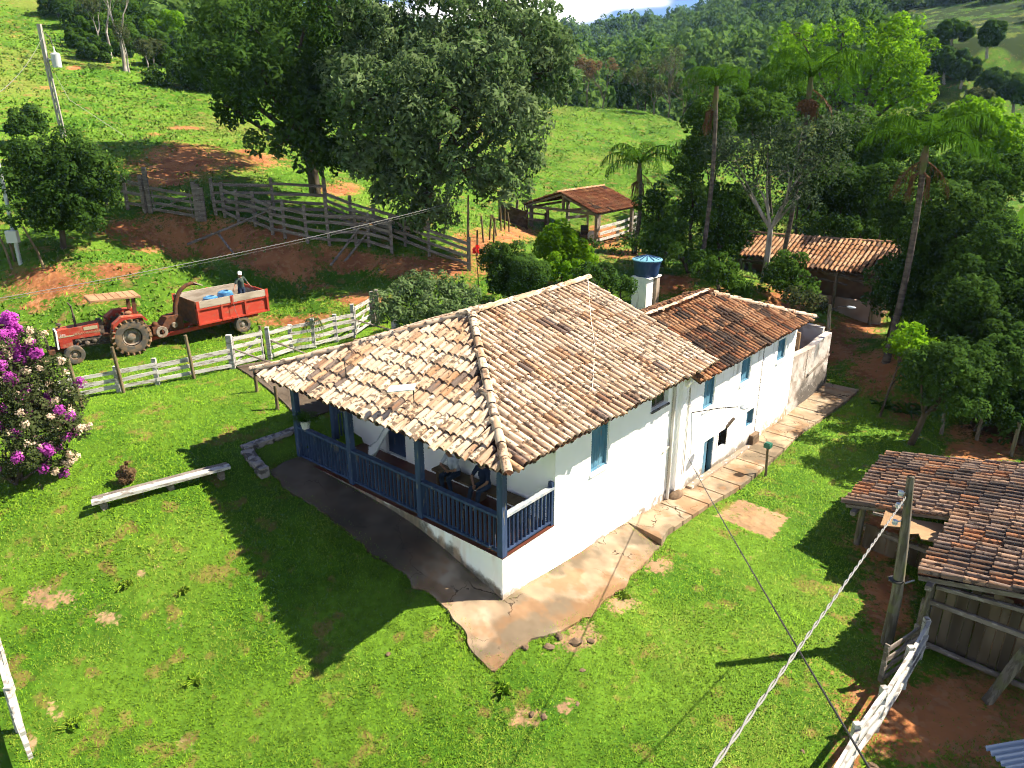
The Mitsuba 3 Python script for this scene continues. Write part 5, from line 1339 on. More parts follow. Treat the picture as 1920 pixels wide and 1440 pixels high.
for b_, l_ in zip(GROUND_PLANTS, ('strap leaved plant at the end of the path, under the thin stems', 'strap leaved plant by the lawn corner, right one', 'strap leaved plant nearest the citrus bush')):
    strappy('strap_leaf_plant', l_, b_, 26, .7, 'm_leaf_mid')
db = thing('dry_bush', 'small round dried up brown bush alone on the lawn', 'bush')
v, f, nn, uv = leaves(np.array(DRY_BUSH[0]) + [[0, 0, .16], [.12, .05, .22], [-.1, .08, .25], [.02, -.1, .30], [-.03, .02, .40], [.06, .04, .50], [-.14, -.08, .14]], [.17, .12, .12, .11, .09, .05, .1], 1500, .075, .03)
with_normals('twigs', v, f, nn, 'm_leaf_dry', db, uv)
rf = thing('red_flower_shrub', 'small clump of bright red flowers at the left of the rounded dark shrub', 'flower')
_q = np.array(T_ROUND[1][1][:3]) + [-.65, .55, .25]
v, f, nn, uv = leaves([_q, _q + [.1, 0, .12]], [.13, .09], 110, .11, .08)
with_normals('flowers', v, f, nn, 'm_petal_red', rf, uv)
obj('stem', limb((_q[0], _q[1], gz(_q[0], _q[1])), _q, .03, .015), 'm_bark', rf)
_q = np.array(T_HIBISCUS[1][5][:3])
rl = thing('red_leaf_shrub', 'low shrub with dark red leaves along the left eave', 'shrub')
C_, R_ = clumps([(_q[0] + .1, _q[1] - .2, _q[2] - .35, .75, .3), (_q[0] - 1.1, _q[1] - .1, _q[2] - .4, .6, .3)], 8)
v, f, nn, uv = leaves(C_, R_, 2200, .13, .06)
with_normals('foliage', v, f, nn, 'm_leaf_red', rl, uv)
# ---------------------------------------------------------------- fences and gates
def post(parent, b, h, w=.13, mat='m_whitewood', lean=(0, 0), name='post', round_=False):
    b = np.asarray(b, float)
    t = b + [lean[0], lean[1], h]
    obj(name, tube([b - [0, 0, .3], b + (t - b) * .5, t], [w * .52, w * .5, w * .46], 9) if round_ else bar(b - [0, 0, .3], t, w, w * .9, up=(0.7, 0.7, 0.02), jit=.004), mat, parent, smooth=30 if round_ else False)


def boards(parent, a, b, zs, w, t=.028, mat='m_whitewood', off=0.0, gap=.02, wob=.02):
    """one board per height between two posts, each its own"""
    a, b = np.asarray(a, float), np.asarray(b, float)
    d = unit(b - a)
    sd = unit(np.cross(d, [0, 0, 1.0]))
    for z in zs:
        p, q = a + d * gap + sd * off, b - d * gap + sd * off
        obj('plank', bar(p + [0, 0, z + rng.normal(0, wob)], q + [0, 0, z + rng.normal(0, wob)], t, w * rng.uniform(.85, 1.1), jit=.006), mat, parent)


f = thing('board_fence', 'whitewashed three board fence along the lawn, left of the gate', 'fence')
for i, q in enumerate(FENCE_LEFT):
    post(f, q, [.8, .82, .85, .9, 1.2][i], .17 if i == 4 else .13)
for a, b in zip(FENCE_LEFT[:-1], FENCE_LEFT[1:]):
    boards(f, a, b, (.20, .44, .68), .125, off=.06, gap=-.03, wob=.03)
for q, h, ln in zip(FENCE_LOGS, (1.55, 1.5, 1.5), ((-.08, .1), (-.06, .1), (-.05, .05))):
    q = np.array(q) - [.08, .22, 0]
    post(f, q, h, .11, 'm_log', ln, 'log_post', True)


def gate(label, a, b, h, mat='m_whitewood', n=4, brace=True, bw=.14):
    g = thing('gate', label, 'gate')
    a, b = np.asarray(a, float), np.asarray(b, float)
    d = b - a
    a, b = a + d * .06, b - d * .04
    boards(g, a, b, np.linspace(.18, h - .1, n), bw, mat=mat, wob=.008, gap=0)
    for q in (a + d * .03, b - d * .05):
        obj('stile', bar(q + [0.02, .03, .08], q + [.02, .03, h], .10, .03, up=unit(d)), mat, g)
    if brace:
        obj('brace', bar(a + d * .05 + [.03, .05, .15], b - d * .05 + [.03, .05, h - .15], .02, .07), mat, g)
    return g


gate('whitewashed plank gate between the lawn fence and the yard fence', *GATE_A, 1.12)
f = thing('board_fence', 'whitewashed four board fence between the two gates behind the left eave', 'fence')
for q, h in zip(FENCE_MID, (1.2, 1.05, 1.15, 1.1, 1.35)):
    post(f, q, h, .13)
for a, b in zip(FENCE_MID[:-1], FENCE_MID[1:]):
    boards(f, a, b, (.17, .44, .71, .97), .13, off=.06, gap=-.03, wob=.03)
post(f, np.array(GATE_A[1]) + [-.02, .1, 0], 1.25, .11, 'm_log', (-.02, .02), 'log_post', True)
for a, q in ((FENCE_LEFT[4], (1.1, -1.0)), (FENCE_MID[0], (1.15, -.75)), (FENCE_MID[4], (1.5, -1.5))):
    a = np.array(a)
    e = a + [q[0], q[1], 0]
    obj('stay_pole', tube([a + [0, 0, .75], [e[0], e[1], gz(e[0], e[1]) + .02]], .03, 6), 'm_greywood', f, smooth=30)
pt = thing('hanging_plant', 'wilted grey trailing plant hung on a fence post behind the left eave', 'plant')
_c = np.array(FENCE_MID[2]) + [0, -.05, 1.05]
obj('stems', cat(*[tube([_c, _c + [math.cos(a) * .22, math.sin(a) * .22, .08], _c + [math.cos(a) * .42, math.sin(a) * .42, -.25 - rng.uniform(0, .25)]], [.012, .01, .005], 4) for a in np.arange(0, 6.28, .22)]), 'm_leaf_glint', pt, uv=None)
gate('far whitewashed gate with a diagonal brace beside the shrub', *GATE_B, 1.2)
f = thing('gate_post_pair', 'pair of dark gate posts by the shrub at the far gate', 'post')
for q in GATE_B_POSTS:
    post(f, q, 1.45, .16, 'm_greywood')
_q = np.array([8.35, 12.9])
sp = obj('stub_post', bar((_q[0], _q[1], gz(*_q) - .2), (_q[0], _q[1], gz(*_q) + 1.05), .22, .22, up=(1, 0, 0)), 'm_whitewood')
tag(sp, 'short white square post rising just behind the left hip of the roof', 'post')
f = thing('wire_posts', 'two short posts with a wire in front of the left roof corner', 'fence')
for q in STREAK_POST:
    post(f, q, .75, .10, 'm_log', name='post', round_=True)
obj('wire', tube([np.array(STREAK_POST[0]) + [0, 0, .6], np.array(STREAK_POST[1]) + [0, 0, .6]], .006, 4), 'm_cable', f)

# ---- corral of weathered planks
def corral(label, pts, h, n, pw=.14, bw=.15, tall=()):
    f = thing('corral_fence', label, 'fence')
    for i, q in enumerate(pts):
        post(f, q, (h + .15) * (1.35 if i in tall else rng.uniform(.95, 1.1)), pw, 'm_greywood', tuple(rng.normal(0, .03, 2)))
    for a, b in zip(pts[:-1], pts[1:]):
        boards(f, a, b, np.linspace(.3, h - .08, n), bw, .035, 'm_greywood', off=.07, gap=-.05, wob=.035)
    return f


corral('weathered plank fence at the back of the corral', CORRAL_A, 1.55, 4, tall=(2,))
corral('weathered plank fence running down under the huge tree to the thin pole', CORRAL_B, 1.35, 4, tall=(0,))
f = corral('weathered plank fence in front of the corral with a leaning chute', CORRAL_C, 1.5, 4, tall=(6,))
corral('short weathered plank fence left of the corral gate, partly behind the low tree', CORRAL_D, 1.45, 3)
gate('grey plank gate in the shade at the left of the corral', *CORRAL_GATE, 1.3, 'm_greywood', 4)
f = thing('gate_post_group', 'thick weathered gate posts at both ends of the grey corral gate', 'post')
for q, h in zip(CORRAL_POSTS, (1.75, 2.2, 1.9, 1.8, 1.6)):
    post(f, q, h, .19, 'm_greywood')
lp = [np.array(q) for q in LOOSE_POLES]
for a, b, l in ((lp[0] + [0, 0, .1], lp[1] + [0, 0, 1.0], 'long pole leaning from the ground onto the corral fence'), (lp[2] + [0, 0, .3], lp[3] + [0, 0, .06], 'short pole lying on the red bank below the long leaning pole'), (lp[4] + [0, 0, .05], lp[5] + [0, 0, 1.2], 'pole leaning on the corral fence right of the middle'), (lp[4] + [.6, -.2, .1], lp[5] + [.3, -.3, 1.0], 'second pole leaning beside the other one right of the middle')):
    k = obj('loose_pole', tube([a, (a + b) / 2 + [0, 0, -.03], b], [.06, .055, .045], 7), 'm_greywood', smooth=30)
    tag(k, l, 'pole')
f = thing('wire_fence', 'line of thin fence stakes from the thin pole up towards the cattle shed', 'fence')
for i, q in enumerate(WIRE_POSTS[1:]):
    post(f, q, rng.uniform(1.1, 1.5), .10 if i != 8 else .2, 'm_log', tuple(rng.normal(0, .08, 2)), 'stake', True)
tp = thing('thin_pole', 'thin upright pole at the end of the corral fence carrying the pale wire', 'pole')
_b = np.array(WIRE_POSTS[0])
obj('pole', tube([_b - [0, 0, .3], _b + [.02, -.02, 1.7], (14.98, 15.19, 5.03)], [.065, .06, .04], 7), 'm_log', tp, smooth=True)

# ---- bottom corner fences
f = thing('rail_fence', 'old white rail fence end cut off by the lower left corner', 'fence')
for q in BL_FENCE[:-1]:
    post(f, q, 1.0, .11, 'm_whitewood')
for a, b in zip(BL_FENCE[:-1], BL_FENCE[1:]):
    boards(f, a, b, (.40, .66, .92), .10, .07, off=.02, gap=-.02, wob=.01)
f = thing('rail_fence', 'old white rail fence running from the barn to the bottom right edge', 'fence')
_p = [np.array(q) for q in BR_FENCE]
_p = [np.array([-.9, -6.75, gz(-.9, -6.75)])] + _p
for q in _p:
    post(f, q, 1.02, .11, 'm_whitewood')
for a, b in zip(_p[:-1], _p[1:]):
    boards(f, a, b, (.30, .60, .92), .10, .06, off=.05, gap=-.02, wob=.03)
gate('small grey open gate beside the near barn wall', np.array(BR_GATE[0]), np.array(BR_GATE[1]), .98, 'm_greywood', 4, bw=.11)
gp = thing('gate_post', 'thick dark post at the barn corner where the small gate hangs', 'post')
post(gp, (5.55, -6.98, -1.97), 1.15, .24, 'm_greywood')
f = thing('stake_group', 'three old stakes in the shade beyond the near barn roof', 'post')
for q, h in zip(RIGHT_POSTS, (.9, 1.2, .8)):
    post(f, q, h, .12, 'm_polewood', tuple(rng.normal(0, .06, 2)), 'stake', True)

# ---- low stone wall by the veranda end
sw = thing('stone_wall', 'low lichen covered stone wall holding back the lawn at the veranda end', 'wall')
_a, _c, _d = np.array([.75, 8.25, -.4]), np.array([-.95, 8.3, -.4]), np.array([-1.15, 7.2, -.4])
for p, q, h in ((_a, _c, .72), (_c, _d, .62)):
    n = max(3, int(np.linalg.norm(q - p) / .26))
    for i in range(n):
        for j in range(3):
            c = p + (q - p) * (i + .5 + .2 * (j % 2)) / n + [0, 0, .13 + h / 3 * (j + .3)]
            L = np.linalg.norm(q - p) / n * .54
            R_ = rz(math.atan2(*(q - p)[1::-1]) + rng.normal(0, .08))
            m = trimesh.creation.icosphere(1)
            v = np.sign(m.vertices) * np.abs(m.vertices) ** .6 * [L * 1.02, .15, h / 3 * .56] + rng.normal(0, .008, m.vertices.shape)
            obj('stone', (v @ R_.T + c, m.faces), 'm_stone', sw, smooth=30)
obj('end_pillar', bar((-1.17, 7.1, -.5), (-1.17, 7.1, .26), .22, .24, up=(1, 0, 0), jit=.01), 'm_stone', sw)
obj('coping', cat(bar((.75, 8.25, .37), (-1.0, 8.3, .36), .3, .06, jit=.015), bar((-.96, 8.12, .30), (-1.16, 7.24, .22), .26, .06, jit=.015)), 'm_stone', sw)

# ---- loose things on the lawn
bn = thing('plank_bench', 'long weathered grey plank bench on short legs on the lawn', 'bench')
_a, _b = (np.array(q) for q in LAWN_BENCH)
_a, _b = _a + [.05, 0, .30], _b + [0, 0, .34]
obj('seat', bar(_a, _b, .20, .07, jit=.006), 'm_whitewood', bn)
obj('seat', bar(_a + (_b - _a) * .02 + [.03, .2, -.005], _b + [.03, .19, -.005], .13, .06, jit=.006), 'm_greywood', bn)
for t in (.08, .55, .93):
    q = _a + (_b - _a) * t + [0, .05, 0]
    obj('leg', bar((q[0], q[1], gz(q[0], q[1]) - .1), q - [0, 0, .04], .16, .12, up=(1, 0, 0)), 'm_greywood', bn)
for i, (q, s) in enumerate(zip(STONES, (.10, .14, .09, .09, .12, .06, .07, .08, .07, .06, .12, .05))):
    m = trimesh.creation.icosphere(1)
    v = m.vertices * [s, s * rng.uniform(.6, .9), s * .4] + rng.normal(0, s * .09, m.vertices.shape)
    k = obj('stone', (v @ rz(rng.uniform(0, 6)).T + np.array(q) + [0, 0, s * .2], m.faces), 'm_rock', smooth=30)
    tag(k, ('loose flat stone in the grass by the broken apron edge' if i < 5 else 'small loose stone lying on the lawn'), 'stone', 'loose stones by the apron' if i < 5 else 'small stones on the lawn')
for q, s, l in (((-7.2, 4.0), .2, 'coarse grass tuft near the lower left fence'), ((-5.3, 3.2), .22, 'coarse dark grass tuft in the lower left part of the lawn'), ((-4.4, 5.2), .18, 'coarse grass tuft just left of the roof shadow'), ((-5.1, 6.2), .2, 'coarse grass tuft near the bare patches left of the roof shadow'), ((-1.6, -1.4), .25, 'dark grass tuft at the tip of the concrete apron'), ((2.3, -1.55), .18, 'dark weed at the broken apron edge by the long wall')):
    strappy('grass_tuft', l, (q[0], q[1], gz(*q)), 46, s * 1.1, 'm_grass', 'grass tuft')
cs = thing('metal_sheet', 'corner of a corrugated metal sheet at the lower right edge', 'metal sheet')
_x = np.linspace(-.6, .6, 49)
_v = np.array([[a, b, .035 * math.sin(a * 60)] for b in (-.5, .7) for a in _x])
_f = np.array([[i, i + 1, i + 50] for i in range(48)] + [[i, i + 50, i + 49] for i in range(48)])
obj('sheet', move((_v, _f), (2.75, -9.45, -1.3), rz(.9)), 'm_galv', cs, smooth=True)
obj('frame', cat(bar((2.5, -9.2, -1.37), (3.1, -9.8, -1.37), .06, .06), bar((2.8, -9.5, -2.3), (2.8, -9.5, -1.40), .08, .08, up=(1, 0, 0))), 'm_greywood', cs)

# ---- water tank on its tower
tk = thing('water_tank', 'dark blue water tank with pale blue lid on a white pillar behind the wing', 'water tank')
tc = np.array([18.98, 8.11])
_at = (tc[0], tc[1], 0)
obj('tank', lathe([(0, 1.70), (.49, 1.70), (.52, 1.74), (.60, 2.30), (.64, 2.32), (.645, 2.42), (.60, 2.43)], 32, at=_at), 'm_tankblue', tk, smooth=35)
obj('lid', lathe([(.67, 2.40), (.67, 2.44), (.6, 2.46), (.06, 2.60), (0, 2.61)], 32, at=_at), 'm_lidblue', tk, smooth=35)
obj('lid_ribs', cat(*[bar((tc[0] + .08 * math.cos(a), tc[1] + .08 * math.sin(a), 2.605), (tc[0] + .6 * math.cos(a), tc[1] + .6 * math.sin(a), 2.47), .035, .03) for a in np.arange(0, 6.28, .524)]), 'm_tankblue', tk)
tw = thing('tank_tower', 'white plastered pillars carrying the blue water tank', 'tower')
obj('pillar', box(tc[0] - .50, tc[0] + .05, tc[1] - .34, tc[1] + .40, -2, 1.64), 'm_wall', tw)
obj('pillar', box(tc[0] + .22, tc[0] + .50, tc[1] - .42, tc[1] + .2, -2, 1.60), 'm_pale_render', tw)
obj('slab', box(tc[0] - .52, tc[0] + .54, tc[1] - .46, tc[1] + .44, 1.641, 1.697), 'm_wall', tw)

# ---- poles and wires
cp = thing('power_pole', 'tall concrete power pole with transformer on the left slope', 'pole')
_b, _t = np.array([10.13, 47.32, 6.86]), np.array([10.02, 47.36, 13.63])
_o = np.array([.62, -.76, 0]) * .11
for s in (-1, 1):
    obj('flange', bar(_b + _o * s * 1.15 - [0, 0, .4], _t - [0, 0, 2.2] + _o * s * .85, .11, .10, up=(.76, .62, 0)), 'm_polecement', cp)
for t in np.linspace(.05, .62, 7):
    q = _b + (_t - _b) * t
    obj('rung', bar(q - _o * .7, q + _o * .7, .06, .22, up=(0, 0, 1)), 'm_polecement', cp)
obj('shaft', bar(_t - [0, 0, 2.2], _t, .22, .20, up=(.76, .62, 0)), 'm_polecement', cp)
obj('transformer', lathe([(0, 11.12), (.25, 11.12), (.27, 11.2), (.27, 11.85), (.29, 11.88), (.20, 11.98), (0, 12.0)], 20, at=(10.5, 47.05, 0)), 'm_boxgrey', cp, smooth=35)
obj('bushing', tube([(10.5, 47.05, 12.0), (10.48, 47.06, 12.35)], [.06, .04], 8), 'm_glassins', cp)
obj('drop_wire', tube([(10.48, 47.06, 12.35), (10.4, 47.1, 12.9), (10.05, 47.3, 13.3)], .02, 4), 'm_palecable', cp)
obj('bracket', bar((10.1, 47.3, 11.6), (10.4, 47.1, 11.6), .08, .08), 'm_galv', cp)
gw_ = obj('guy_wire', tube([(10.15, 47.2, 11.2), (10.6, 46.5, 9.2), (13.2, 45.2, gz(13.2, 45.2))], .014, 4), 'm_palecable')
tag(gw_, 'guy wire slanting down to the right of the concrete power pole', 'wire')
mp = thing('meter_pole', 'slim galvanised pole with a grey meter box at the left edge', 'pole')
obj('pole', tube([(.53, 28.2, 2.1), (.57, 28.19, 6.3), (.62, 28.17, 9.2)], [.085, .075, .06], 10), 'm_galv', mp, smooth=True)
obj('meter_box', move(box(-.22, .22, -.12, .12, 0, .5), (.42, 28.0, 3.4), rz(-.75)), 'm_boxgrey', mp)
obj('strap', tube([(.5, 28.15, 3.6), (.5, 28.12, 3.62)], .11, 10), 'm_galv', mp)
for q, h, ln, l in zip(METER_STICKS, (1.6, 1.75, 1.3), ((-.15, .2), (-.35, .4), (-.05, .05)), ('crooked stake left of the meter pole', 'crooked stake right of the meter pole', 'short stake just behind the meter pole')):
    q = np.array(q)
    k = obj('stake', tube([q - [0, 0, .2], q + [ln[0] * .3, ln[1] * .3, h * .4], q + [ln[0], ln[1], h]], [.055, .05, .035], 6), 'm_log', smooth=True)
    tag(k, l, 'stake')
rp = thing('wooden_pole', 'rough wooden power pole with insulators standing before the near barn', 'pole')
_b = np.array(RIGHT_POLE[0])
_t = _b + [-.12, .17, 3.98]
_k = np.array([.03, -.04, 0])
obj('pole', tube([_b - [0, 0, .4], _b + [.0, .0, 1.2], _b + (_t - _b) * .6 + _k, _t], [.125, .115, .10, .07], 10), 'm_polewood', rp, smooth=True)
for i, z in enumerate((.35, .62, 1.0)):
    q = _t - [0, 0, z] + [-.12, .09, 0]
    obj('insulator', cat(lathe([(0, -.05), (.05, -.045), (.055, -.01), (.03, 0), (.055, .01), (.05, .045), (0, .05)], 14, at=q), bar(q + [0, 0, -.001], _t - [0, 0, z] + [0.03, 0, -.001], .02, .02)), 'm_glassins', rp, smooth=30)
obj('bolt', tube([_b + [.05, -.1, 1.55], _b + [.35, -.2, 1.5]], .018, 5), 'm_galv', rp)
obj('binding', tube([_b + [-.06, .06, 1.6], _b + [-.06, .061, 1.63]], .15, 10), 'm_cable', rp)


def cable(name, label, a, b, r, sag, mat, n=24, twist=0.0, mid=None):
    a, b = np.asarray(a, float), np.asarray(b, float)
    t = np.linspace(0, 1, n)[:, None]
    P = a + (b - a) * t - np.array([0, 0, sag]) * 4 * t * (1 - t)
    if twist:
        _, d, s, u, L = frame(a, b)
        ms = []
        for ph in (0, math.pi):
            g = t[:, 0] * L * twist + ph
            ms.append(tube(P + s * np.cos(g)[:, None] * r + u * np.sin(g)[:, None] * r, r * .85, 6))
        m = cat(*ms)
    else:
        m = tube(P, r, 6)
    k = obj(name, m, mat, smooth=True)
    tag(k, label, 'cable')
    return k


_e = np.array([-6.07, -7.3, 4.51])
_s = np.array([4.99, -6.24, 1.62])
cable('twisted_cable', 'thick pale twisted cable from the wooden pole across the lower right lawn', _s, _e + (_e - _s) * .35, .011, .05, 'm_palecable', 220, twist=9)
_e = np.array([-5.02, -8.14, 4.24])
_s = np.array([7.74, -.12, -.42])
cable('thin_cable', 'thin dark cable from the wing wall across the lawn to the bottom edge', _s, _e + (_e - _s) * .3, .011, .10, 'm_cable', 40)
_e = np.array([-3.98, 16.46, 3.92])
_s = np.array([14.98, 15.19, 4.9])
cable('thin_cable', 'thin pale wire over the tractor, from the thin pole to the left edge', _s, _e + (_e - _s) * .4, .011, .42, 'm_palecable', 40)
cable('thin_cable', 'second thin wire just below the pale one over the red trailer', _s - [0, 0, .08], _e + (_e - _s) * .4 - [0, 0, .02], .004, .46, 'm_palecable', 40)
cable('thin_cable', 'thin wire from the pale meter pole up to the concrete pole', (.62, 28.17, 9.0), (10.05, 47.3, 12.9), .012, .4, 'm_palecable', 30)
lpst = thing('garden_lamp', 'short wooden lamp post with a green head beside the slab path', 'lamp')
obj('post', tube([(10.61, -1.4, -2.0), (10.59, -1.35, -.85)], [.045, .04], 8), 'm_log', lpst, smooth=True)
obj('lamp_head', cat(box(10.50, 10.70, -1.45, -1.25, -.85, -.72), box(10.53, 10.67, -1.42, -1.28, -.719, -.69)), 'm_green', lpst)
sl = thing('street_lamp', 'wooden pole with a street lamp arm at the far end of the path', 'street lamp')
obj('pole', tube([(19.6, 0.0, -2.0), (19.56, .1, 0), (19.53, .22, 1.56)], [.085, .075, .06], 9), 'm_polewood', sl, smooth=True)
obj('arm', tube([(19.55, .16, 1.35), (19.5, -.15, 1.55), (19.43, -.45, 1.62)], .022, 6), 'm_cable', sl)
obj('lamp_head', ball((19.40, -.62, 1.62), (.09, .17, .05), 2), 'm_galv', sl, smooth=True)

# ---- near barn on the right
bw_ = thing('near_barn', 'rustic plank barn with dark mottled tile roof at the right edge', 'barn')
sp_ = .216
upv = unit(np.array([0, -1.0, sp_]))
_q = 1 / abs(upv[1])
pb1 = sg.Polygon([(8.15 - 5.1, 0), (12.0 - 5.1, 0), (12.0 - 5.1, 5.25 * _q), (0, 5.25 * _q), (0, 2.33 * _q), (8.15 - 5.1, 2.33 * _q)])
Eb = np.array([5.1, -4.35, -.6])
rb = roof_part(bw_, 'm_tile_barn', [(Eb, np.array([1.0, 0, 0]), upv, pb1)], wavy=.05, jit=1.2, course=.40)
Eb2 = np.array([5.1, -14.0, -.42])
v, f = pans(Eb2, np.array([1.0, 0, 0]), unit(np.array([0, 1.0, sp_])), np.array([0, sp_, 1.0]), sg.box(0, 0, 6.9, 4.5))
obj('back_slope', (v, f), 'm_pan', rb)
ridge_tiles((12.0, -9.55, .56), (5.0, -9.55, .56), 'm_tile_barn', rb)
zr_ = lambda y: -.6 + sp_ * (-4.35 - y) - .09
for x0 in (5.22, 6.9, 8.25, 10.0, 11.85):
    y0 = -6.72 if x0 < 8.1 else -4.38
    obj('rafter', bar((x0, y0, zr_(y0)), (x0, -9.5, zr_(-9.5)), .08, .10), 'm_greywood', bw_)
obj('eave_beam', bar((8.0, -4.62, zr_(-4.62) - .10), (12.0, -4.62, zr_(-4.62) - .10), .12, .11), 'm_greywood', bw_)
obj('eave_beam', bar((5.0, -6.95, zr_(-6.95) - .10), (8.3, -6.95, zr_(-6.95) - .10), .12, .11), 'm_greywood', bw_)
for x0, y0 in ((8.6, -4.7), (11.7, -4.7), (8.3, -6.95), (5.45, -6.95)):
    obj('post', tube([(x0, y0, gz(x0, y0) - .3), (x0 + .03, y0, zr_(y0) - .15)], .08, 8), 'm_polewood', bw_, smooth=True)
gwall = obj('gable_wall', cat(bar((5.44, -7.0, -1.55), (5.44, -12.5, -1.50), .05, .10, jit=.01), bar((5.30, -7.0, -.68), (5.30, -12.5, -.62), .06, .09, jit=.01), bar((5.30, -7.05, -.30), (5.28, -12.5, .28), .07, .08)), 'm_greywood', bw_)
yy = -7.05
while yy > -12.4:
    wd = rng.uniform(.15, .24)
    zt = min(zr_(yy), 0.4) - .05
    if rng.uniform() > .03:
        obj('plank', box(5.335 + rng.uniform(0, .03), 5.40, yy - wd + rng.uniform(.005, .02), yy, -1.72 + rng.uniform(-.05, .05), zt - rng.uniform(0, .25)), 'm_barnwood', gwall)
    yy -= wd
obj('bottom_log', tube([(5.2, -6.9, -1.62), (5.22, -9, -1.72), (5.2, -12.5, -1.70)], .06, 7), 'm_greywood', bw_, smooth=True)
obj('strut', bar((4.75, -8.35, -2.2), (5.22, -8.75, -.9), .16, .12, jit=.01), 'm_polewood', bw_)
pw_ = obj('pen_wall', bar((8.62, -4.8, -1.35), (8.5, -6.9, -1.40), .06, .10), 'm_greywood', bw_)
yy = -4.85
while yy > -6.85:
    wd = rng.uniform(.16, .28)
    obj('plank', box(8.57, 8.60, yy - wd + .012, yy, -2.1, -1.22 + rng.uniform(-.12, .1)), 'm_barnwood', pw_)
    yy -= wd
obj('inner_wall', box(8.0, 12, -9.0, -8.9, -2.3, .3), 'm_barnwood', bw_)
obj('inner_wall', box(11.8, 11.9, -9, -4.7, -2.3, -.8), 'm_barnwood', bw_)
tb = thing('plywood_sheet', 'sunlit tan board with a ragged edge under the notch of the near barn roof', 'board')
_pl = sg.Polygon([(0, 0), (.55, -.05), (.62, .12), (1.25, .0), (1.32, .85), (.9, .9), (.82, .7), (.5, .92), (.42, .62), (.02, .75)])
obj('sheet', prism(_pl, .03, (8.12, -5.32, -.42), unit(np.array([.12, -1.0, .02])), unit(np.array([-1.0, -.1, -.06]))), 'm_ply', tb)
obj('batten', bar((7.9, -5.1, -.49), (8.05, -6.8, -.46), .06, .06), 'm_greywood', tb)

# ---- open cattle shed
cs_ = thing('cattle_shed', 'open sided cattle shed with rust red tile roof at the meadow foot', 'shed')
xa, xb = 30.2, 35.4
eR, eL, ap = np.array([xa, 18.6, 2.30]), np.array([xa, 24.62, 2.42]), np.array([xa, 21.56, 3.42])
uR_, lR_ = plane_up(eR, aX, ap)
uL_, lL_ = plane_up(eL, aX, ap)
roof_part(cs_, 'm_tile_shed', [(eR, aX, uR_, sg.box(0, 0, xb - xa, lR_)), (eL, aX, uL_, sg.box(0, 0, xb - xa, lL_))], limit=0, pitch=.24, course=.45, seg=4)
ridge_tiles((xb, 21.56, 3.47), (xa - .05, 21.56, 3.47), 'm_tile_store', cs_ + '__roof', step=.5)
for x0 in (30.68, 34.9):
    for y0 in (18.85, 21.56, 24.3):
        if not (x0 < 31 and y0 == 21.56):
            obj('post', bar((x0, y0, gz(x0, y0) - .3), (x0, y0, 2.2 if y0 != 21.56 else 3.15), .2, .2, up=(1, 0, 0)), 'm_greywood', cs_)
    obj('tie_beam', bar((x0, 18.7, 2.22), (x0, 24.5, 2.30), .16, .16), 'm_greywood', cs_)
    obj('rafter', bar((x0 - .3, 18.65, 2.22), (x0 - .3, 21.56, 3.30), .10, .14), 'm_greywood', cs_)
    obj('rafter', bar((x0 - .3, 24.55, 2.34), (x0 - .3, 21.56, 3.30), .10, .14), 'm_greywood', cs_)
    obj('king_post', bar((x0, 21.56, 2.36), (x0, 21.56, 3.2), .14, .14, up=(1, 0, 0)), 'm_greywood', cs_)
obj('post', bar((30.7, 22.9, .2), (30.7, 22.9, 2.2), .16, .16, up=(1, 0, 0)), 'm_greywood', cs_)
for y0 in (18.8, 24.4):
    obj('wall_plate', bar((xa + .1, y0, 2.24), (xb - .1, y0, 2.28), .14, .14), 'm_greywood', cs_)
f = thing('shed_fence', 'white board fence on the right side of the open cattle shed', 'fence')
_p = [np.array([30.72, 18.72, gz(30.7, 18.7)]), np.array([33.6, 19.1, gz(33.6, 19.1)]), np.array([36.2, 19.3, gz(36.2, 19.3)])]
for q in _p[1:]:
    post(f, q, 1.45, .17, 'm_whitewood')
for a, b in zip(_p[:-1], _p[1:]):
    boards(f, a, b, (.45, .85, 1.25), .19, .04, off=.09, gap=.0)
f = thing('shed_pen', 'dark plank pen on the left side of the open cattle shed', 'fence')
_p = [np.array(q) for q in ((28.6, 25.4, 0), (29.3, 23.6, 0), (30.6, 23.0, 0))]
for q in _p:
    q[2] = gz(q[0], q[1])
    post(f, q, 1.3, .15, 'm_darkwood')
boards(f, _p[0], _p[1], (.2, .42, .64, .86, 1.08), .22, .04, 'm_darkwood')
boards(f, _p[1], _p[2], (.75, 1.15), .14, .04, 'm_greywood')
f = thing('white_rails', 'two white slanting boards inside the open cattle shed', 'fence')
for z in (.75, 1.25):
    obj('plank', bar((33.2, 23.2, gz(33.2, 23.2) + z), (34.6, 22.4, gz(34.6, 22.4) + z + .15), .04, .2), 'm_whitewood', f)
post(f, (34.65, 22.35, gz(34.65, 22.35)), 1.7, .14, 'm_whitewood')
f = thing('low_wall', 'broken pale wall below the cattle shed behind the citrus tree', 'wall')
obj('masonry', bar((27.6, 17.6, -.2), (31.0, 15.4, -.2), .25, .8, jit=.03), 'm_pale_render', f)
obj('plank', bar((26.9, 16.4, .1), (30.4, 14.4, .15), .05, .2), 'm_whitewood', f)
sk = thing('feed_sack', 'white feed sack beside a dark trough inside the cattle shed', 'sack')
obj('sack', ball((32.2, 20.3, gz(32.2, 20.3) + .35), (.28, .24, .36), 2), 'm_white', sk, smooth=True)
tr_ = thing('trough', 'dark feeding trough inside the cattle shed', 'trough')
obj('basin', cat(bar((32.0, 20.7, gz(32, 20.7) + .5), (33.2, 21.6, gz(33, 21.6) + .5), .5, .3)), 'm_darkwood', tr_)

